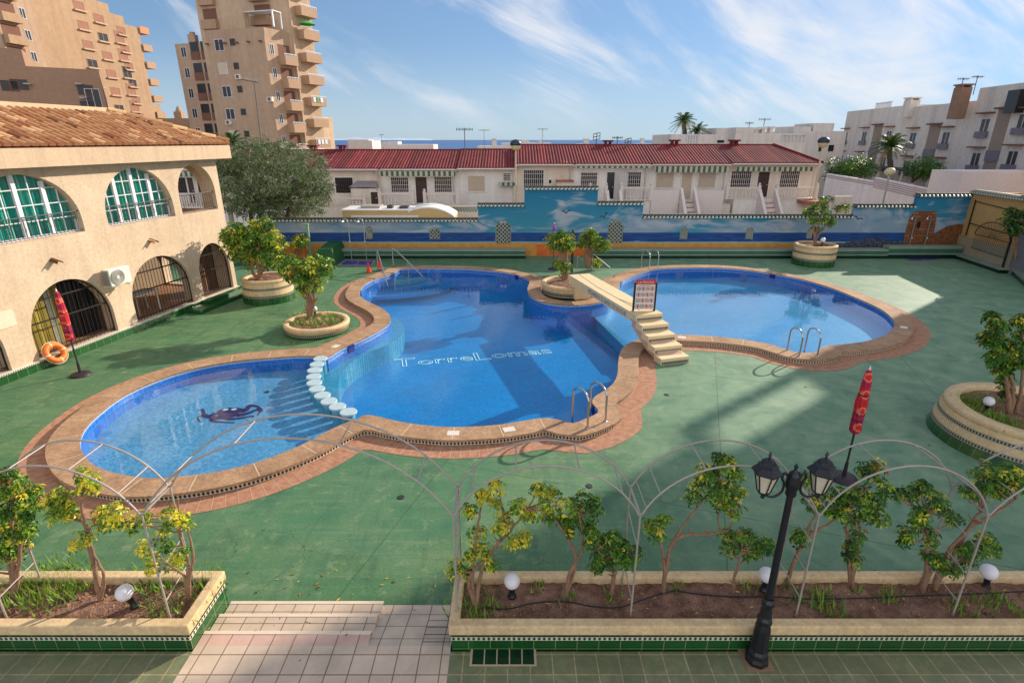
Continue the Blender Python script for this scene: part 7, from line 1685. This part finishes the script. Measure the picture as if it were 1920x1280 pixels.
fshrub('cut back shrub with pruned bare branches at the right end of the left planter', (354,1119), [[(352,1050),(336,998),(334,935)],[(356,1080),(362,1040),(352,990)],[(345,1080),(320,1060)]], [(246,981),(233,971),(262,981),(270,966),(315,962),(341,971),(315,985),(348,981),(302,1007),(269,1024),(279,1044),(285,1060),(315,1024),(325,1044),(341,1037),(330,1058)], YEL, 12, n=13, r=0.10)
# ---------------------------------------------------------------- trees in the round planters and elsewhere
def ptree(label, base, z, trunk, cl, mats, seed, r, L, n, tr, name='small_tree', cat='tree', group=None, j=0.5):
    b = PG(base[0], base[1], z); limbs = [[b]+[PY(x, y, b.y) for x, y in poly] for poly in trunk]
    return shrub(label, b, limbs, PX(cl, b.y, seed, j), mats, seed, name, cat, r, L, n, group, tr)
ptree('leafy tree in the tall striped planter beside the beige building', (487,524), 0.86, [[(485,500),(484,470),(492,440)],[(492,500),(500,480),(515,460)],[(483,490),(470,470),(450,450)],[(474,510),(474,480),(472,435)]],
  [(430,438),(442,450),(436,462),(452,440),(455,470),(468,486),(480,425),(498,418),(505,430),(512,445),(520,452),(518,465),(500,470),(505,482),(512,488),(485,460),(475,450),(460,430),(495,455),(440,428),(450,455),(478,470),(462,455),(490,440),(424,445),(505,450),(442,480)], MIXED, 21, 0.36, 0.17, 36, 0.08, j=0.6)
ptree('rounded tree with green crown in the low round planter', (580,598), 0.28, [[(577,570),(573,540),(560,520)],[(583,570),(580,540),(590,515)],[(588,575),(590,540),(600,512)]],
  [(526,494),(535,505),(545,515),(535,490),(550,500),(560,520),(570,530),(580,520),(590,505),(578,500),(595,520),(603,505),(608,495),(590,490),(583,510),(562,505),(573,545),(590,535),(548,488),(570,512),(612,505)], MIXED, 22, 0.29, 0.14, 34, 0.07, j=0.45)
for k, (bx, cl) in enumerate([((1058,528), [(1035,446),(1045,452),(1052,440),(1062,450),(1068,446),(1040,460),(1055,462),(1066,462),(1060,500),(1048,495)]), ((1103,503), [(1095,446),(1105,436),(1112,440),(1100,455),(1118,450),(1130,452),(1135,460),(1125,466),(1112,458),(1090,458),(1118,492)])]):
    x = bx[0]; tops = [[(x-4+q*3,bx[1]-18),(x-8+q*4+(4 if k else 0),bx[1]-45),(x-8+q*5+(8 if k else -4),bx[1]-68)] for q in range(4)]
    ptree(['bundled trunk shrub on the peninsula at the left of the bridge', 'bundled trunk shrub with spreading top behind the bridge'][k], bx, 0.38 if k == 0 else 0.1, tops, cl, MIXED, 23+k, 0.28, 0.13, 46, 0.08, group='shrubs at the far end of the bridge', j=0.3)
ptree('sparse shrub with upright limbs in the tall planter by the mural', (1528,459), 1.0, [[(1530,435),(1540,400),(1545,375)],[(1526,440),(1524,410),(1518,390)],[(1535,440),(1555,415),(1580,388)]],
  [(1513,396),(1522,392),(1518,405),(1525,415),(1528,425),(1528,386),(1542,374),(1546,384),(1545,392),(1552,400),(1550,412),(1558,418),(1565,415),(1570,390),(1582,388),(1588,390),(1540,415),(1535,430),(1553,372),(1530,405)], GREEN, 25, 0.22, 0.14, 15, 0.06, j=0.4)
ptree('leafy upright shrub with leaning stems in the large right planter', (1893,776), 0.66, [[(1890,740),(1884,700),(1870,640),(1860,600)],[(1900,740),(1895,700),(1885,660)],[(1905,780),(1915,720),(1922,650)]],
  [(1860,592),(1866,606),(1875,612),(1856,630),(1866,640),(1878,650),(1888,645),(1870,665),(1866,676),(1880,690),(1890,680),(1884,710),(1888,735),(1852,635),(1893,660),(1915,612),(1920,630),(1912,650),(1918,670),(1908,680),(1915,600)], GREEN, 26, 0.16, 0.11, 30, 0.05, j=0.25)
ptree('small round topped shrub on twin stems left of the green post', (560,480), 0.3, [[(556,470),(556,462)],[(566,470),(564,462)]], [(552,448),(560,446),(568,446),(556,456),(566,458),(560,452),(572,452)], MIXED, 27, 0.22, 0.13, 24, 0.04, j=0.3)
ptree('dark slim shrub in the corner planter at the right edge', (1904,487), 0.75, [[(1903,470),(1900,440),(1898,410)],[(1906,460),(1908,430)]], [(1895,395),(1905,400),(1890,412),(1900,420),(1910,415),(1915,400),(1905,432),(1895,428)], pick([60,35,5,0,0,0]), 28, 0.28, 0.17, 20, 0.06, j=0.3)
# low greenery stuff
def tufts(name, spots, label=None, h=0.14, mats=(1,2), n=14, z=0.56, seed=1):
    rr = random.Random(seed); mb = MB()
    for px, py, s in spots:
        c = PG(px, py, z)
        for _ in range(int(n*s)):
            p = c+Vector((rr.gauss(0,0.07*s), rr.gauss(0,0.07*s), 0)); a = rr.uniform(0,6.28); l = h*rr.uniform(0.5,1.3)*min(1.3,0.6+s*0.3); d = Vector((math.cos(a),math.sin(a),0)); s_ = Vector((-d.y,d.x,0))*0.005
            mb.add([p-s_, p+s_, p+d*l*0.5+Vector((0,0,l))], [(0,1,2)], rr.choice(mats)); mb.add([p-s_*3, p+s_*3, p+d*l*0.35+Vector((0,0,l*0.4))], [(0,1,2)], rr.choice(mats))
    o = mb.build(name, LG, kind='stuff'); return o
tufts('planter_grass', [(60,1100,2.5),(90,1085,2.2),(120,1095,2.5),(30,1120,2),(75,1125,2),(110,1120,1.8),(130,1075,1.5),(105,1070,2.4),(150,1105,1.2),(270,1095,1.2),(295,1110,1.6),(310,1090,1.3),(375,1095,1.8),(385,1110,1.8),(365,1085,1.2),(320,1145,1.0),(290,1150,.9),(250,1075,1.0)], n=30, seed=2)
tufts('planter_grass', [(870,1110,1.6),(880,1145,1.6),(900,1150,1.6),(920,1135,1.4),(868,1090,1.2),(870,1150,1.3),(1010,1105,1),(1065,1118,.8),(1150,1120,.9),(1265,1095,.9),(1400,1100,.9),(1500,1130,1),(1530,1110,1.2),(1560,1140,1.8),(1545,1135,1.2),(1600,1105,.7),(1665,1110,1),(1660,1125,.8),(1790,1130,1),(1815,1150,1.2),(1850,1135,1.1),(1870,1120,.9),(1900,1140,1),(1480,1100,.7),(1300,1085,.7),(1440,1095,.6)], n=24, seed=3)
tufts('planter_groundcover', [(565,592,3.2),(600,596,3.2),(622,604,2.6),(560,606,2.6),(590,608,2.4),(612,596,2.4)], n=60, z=0.28, h=0.12, seed=4)
tufts('planter_groundcover', [(1810,750,2.2),(1830,762,2.4),(1860,780,2.4),(1880,790,2.4),(1895,760,2.2),(1845,748,2),(1900,800,2)], n=70, z=0.66, h=0.10, seed=5)
# rocks in the low planter
mb = MB(); rr = random.Random(4)
for px, py, s in ((566,600,.13),(604,592,.16),(596,600,.12),(612,600,.1),(556,604,.1),(575,606,.1)):
    c = PG(px, py, 0.28); V = [(c.x+s*math.cos(a)*math.sin(b)*rr.uniform(.75,1.2), c.y+s*math.sin(a)*math.sin(b)*rr.uniform(.75,1.2), 0.27+s*0.9*math.cos(b)) for b in (0.01,0.7,1.4,2.0) for a in [k*math.pi/4 for k in range(8)]]
    mb.add(V, [(i*8+k,i*8+(k+1)%8,(i+1)*8+(k+1)%8,(i+1)*8+k) for i in range(3) for k in range(8)], 0)
mb.build('rockery', [M('pinkish_rock', S(186,138,110), 0.9, 0.2, 6, 0.5, 20)], kind='stuff')
# ---------------------------------------------------------------- olive tree
def bigtree(label, base, trunks, blobs, mats, seed, L, n, name='olive_tree', tr=0.2, cluster=8, bk=None):
    rr = random.Random(seed); t = thing(name, label, 'tree', tuple(base)); mb = MB()
    for poly in trunks: pts = catmull([tuple(p) for p in poly], 4, False); k = len(pts); mb.tube(pts, [tr*(1-0.7*i/(k-1)) for i in range(k)], 9)
    for c, r in blobs: 
        q = Vector(trunks[rr.randrange(len(trunks))][-1]); mb.tube([tuple(q), tuple(q.lerp(c, .5)+Vector((0,0,-.15))), tuple(c)], [tr*.3, tr*.2, tr*.06], 5)
    mb.build('trunk', [bk or barkd], t); mb = MB()
    for c, r in blobs:
        for _ in range(int(n*r*r)):
            u = Vector((rr.gauss(0,1), rr.gauss(0,1), rr.gauss(0,1))).normalized(); q = r*rr.uniform(0.35,1.05)**0.7; p = c+Vector((u.x*q,u.y*q,u.z*q*0.85)); m = mats(rr)
            g = (u*0.6+Vector((rr.uniform(-.5,.5),rr.uniform(-.5,.5),-0.35))).normalized()     # drooping sprig
            for i in range(cluster):
                pp = p+g*(L*1.1*i/cluster*2)+Vector((rr.uniform(-1,1),rr.uniform(-1,1),rr.uniform(-1,1)))*L*0.5; d = (g+Vector((rr.uniform(-1,1),rr.uniform(-1,1),rr.uniform(-1,1)))*0.8).normalized(); s = d.orthogonal().normalized()*L*0.16
                mb.add([pp-d*L*.5, pp-s, pp+d*L*.5, pp+s], [(0,1,2,3)], m)
    mb.build('crown', LG, t); return t
b = PY(500, 462, 31.5); b.z = 0.0
o_bl = [((440,300),.95),((470,290),1.0),((505,295),1.05),((545,295),1.0),((580,310),.95),((430,330),.95),((465,325),1.1),((505,330),1.1),((545,335),1.1),((585,345),1.0),((440,360),.85),((475,365),.95),((515,365),1.0),((555,370),.95),((598,365),.65),((460,388),.6),((500,390),.7),((590,385),.5),((420,315),.6),((535,392),.6),((610,350),.4),((560,392),.5),((430,385),.45)]
rr = random.Random(9)
bigtree('large grey green olive tree behind the striped planter', b, [[b, PY(478,430,31.5), PY(470,400,31.3), PY(475,375,31.2)], [b, PY(515,430,31.5), PY(520,400,31.6), PY(510,370,31.5)], [b, PY(535,430,31.4), PY(540,400,31.3), PY(550,375,31.4)], [b, PY(490,420,31.8), PY(495,385,31.9)]], [(PY(x,y,31.5+rr.uniform(-1.6,1.6)), r) for (x,y),r in o_bl], OLIVE, 31, 0.135, 470, cluster=6)
# hedges and bushes up the hill
def bush(label, blobs, Y, mats, seed, L=0.2, n=260, name='bush'):
    P = [(PY(x,y,Y+random.Random(seed+i).uniform(-.5,.5)), r) for i, ((x,y),r) in enumerate(blobs)]; b = Vector((P[0][0].x, Y, P[0][0].z-1.2))
    bigtree(label, b, [[b, P[0][0]], [b, P[-1][0]]], P, mats, seed, L, n, name, tr=0.12, cluster=5)
bush('bright green rounded hedge on the hill left of the palm', [((1588,315),.9),((1600,310),1.0),((1615,312),1.1),((1628,318),.9),((1605,322),.9),((1580,322),.6)], 57, pick([20,60,20,0,0,0]), 41)
bush('dark green bush with scattered leaves right of the hill palm', [((1715,315),.8),((1728,310),1.0),((1742,315),1.0),((1755,322),.7),((1735,322),.9)], 52, pick([55,40,5,0,0,0]), 42)
bush('dark small tree beside the domed street lamp', [((1562,310),.8),((1566,322),.8),((1558,330),.6)], 58, pick([60,20,0,0,20,0]), 43)
bush('dark shrubbery at the foot of the olive tree', [((520,470),.5),((535,466),.5),((547,470),.4),((505,478),.4),((452,485),.45)], 28.5, pick([60,30,5,0,5,0]), 44, 0.12, 160)
bush('light green low bush behind the tall striped planter', [((500,495),.3),((512,498),.3),((490,500),.25)], 25.5, MIXED, 45, 0.1, 260)
# small ochre bed wall at the left end of the mural
t = thing('low_bed_wall', 'low ochre bed wall with green base left of the mural', 'wall', (PG(560,487).x, 28.4, 0)); mb = MB()
mb.box(PG(470,487).x, PG(578,487).x, 28.6, 28.8, 0, 0.75, 0); mb.build('wall', [M('orange_ochre_render', S(200,128,58), 0.8, 0.1, 2, 0.2)], t)
mb = MB(); mb.box(PG(440,495).x, PG(600,490).x, 27.6, 28.6, 0, 0.16, 0); mb.build('kerb', [MT['ledgegreen']], t)
mb = MB(); a = PG(592,492).x; V = [(a,27.6,0),(a+1.3,27.6,0),(a+1.3,29.9,0),(a,29.9,0),(a+.3,28.0,0.75),(a+1.0,28.0,0.75),(a+1.0,29.8,0.85),(a+.3,29.8,0.85)]; mb.add(V, [(0,1,5,4),(1,2,6,5),(2,3,7,6),(3,0,4,7),(4,5,6,7)], 0); mb.build('green_mound', [M('deep_green_paint', S(28,84,40), 0.6, 0.15, 3, 0.2)], t)
# ---------------------------------------------------------------- palms
palmg = [leafm('palm_green', S(62,92,40)), leafm('palm_olive', S(104,116,56)), leafm('palm_dry', S(150,130,84))]
def palm(label, px, pbase, pcrown, Y, R, seed, nf=30, trunk_r=0.22, zb=None):
    rr = random.Random(seed); c = PY(px, pcrown, Y); b = PY(px, pbase, Y); t = thing('palm_tree', label, 'palm tree', tuple(b)); mb = MB()
    pts = [b.lerp(c, i/8)+Vector((0.05*math.sin(i),0,0)) for i in range(9)]; mb.tube(pts, [trunk_r*(1.1-0.25*i/8)*(1.12 if i % 2 else 1.0) for i in range(9)], 10); mb.build('trunk', [barkd], t); mb = MB()
    for k in range(nf):
        a = 2.4*k; el = math.radians(75-110*(k/nf)); d = Vector((math.cos(a)*math.cos(el), math.sin(a)*math.cos(el), math.sin(el))); P = []; l = R*rr.uniform(.85,1.1)
        for i in range(9): f = i/8; P.append(c+d*l*f+Vector((0,0,-l*0.42*f*f)))
        m = 2 if k > nf*0.88 else rr.choice((0,0,1)); side = d.cross(Vector((0,0,1))); side = side.normalized() if side.length > 1e-3 else Vector((1,0,0))
        for i in range(1, 9):
            for sg in (-1, 1):
                for h in (0, .5):
                    p = P[i-1].lerp(P[i], h); dl = (P[i]-P[i-1]).normalized(); ll = l*0.30*(1-0.5*abs(i/8-0.4)); e = p+(side*sg+dl*0.8+Vector((0,0,-0.45))).normalized()*ll; w = dl*0.035*R/1.5
                    mb.add([p-w, p+w, e], [(0,1,2)], m)
        mb.tube([tuple(q) for q in P], [0.03*R/1.5*(1-.7*i/8) for i in range(9)], 4, m, False)
    mb.build('crown', palmg, t)
palm('tall fan palm on the left above the white house with roof terrace', 1283, 252, 226, 62, 1.5, 51)
palm('spiky feather palm right of the taller palm on the roof terrace', 1307, 255, 245, 62, 1.5, 52, nf=22)
palm('palm with dark drooping fronds in front of the white townhouses', 1669, 325, 272, 54, 1.9, 53, nf=34)
palm('palm crown peeping over the clubhouse roof, left of the olive tree', 436, 300, 268, 40, 1.35, 54, nf=26)

# fallen leaves and dust on deck, terrace, soil and in corners
rr = random.Random(77); mb = MB()
dry = [M('dry_leaf_brown', S(150,112,60), 0.8, 0.2, 9, 0), M('dry_leaf_yellow', S(196,170,80), 0.8, 0.2, 9, 0), M('dry_leaf_dark', S(84,64,44), 0.8, 0.2, 9, 0)]
def litter(cx, cy, sx, sy, z, n, s=0.035):
    for _ in range(n):
        x, y = cx+rr.gauss(0, sx), cy+rr.gauss(0, sy); a = rr.uniform(0, 6.28); l = s*rr.uniform(.5,1.3); d = Vector((math.cos(a), math.sin(a), 0)); q = Vector((-d.y, d.x, 0)); p = Vector((x, y, z+0.006))
        mb.add([p-d*l, p-q*l*.35+Vector((0,0,.006)), p+d*l, p+q*l*.35+Vector((0,0,.004))], [(0,1,2,3)], rr.choice((0,1,2)))
litter(-4.6, 6.15, 1.6, .16, 0, 50); litter(3.5, 6.15, 3.2, .16, 0, 110); litter(-6.5, 17.3, 1.5, 1.5, 0, 60, .045); litter(-9.6, 21.0, 1.8, 1.5, 0, 60, .05); litter(10.2, 10.0, 2.0, 1.8, 0, 70, .04)
litter(-2.4, 5.4, .9, .25, TZ, 14, .03)
for _ in range(420):
    x = rr.choice((rr.uniform(-8,-3.95), rr.uniform(-.6,9))); litter(x, rr.uniform(5.05,5.65), .01, .01, 0.565, 1, .026)
mb.build('leaf_litter', dry, kind='stuff')
mb = MB()
for _ in range(160):      # twigs on the planter soil
    x = rr.choice((rr.uniform(-8,-3.95), rr.uniform(-.6,9))); y = rr.uniform(5.05,5.65); a = rr.uniform(0,3.14); l = rr.uniform(.03,.11); mb.tube([(x,y,.565),(x+l*math.cos(a),y+l*math.sin(a)*.6,.575)], .003, 4, 0, False)
mb.build('fallen_twigs', [bark], kind='stuff')
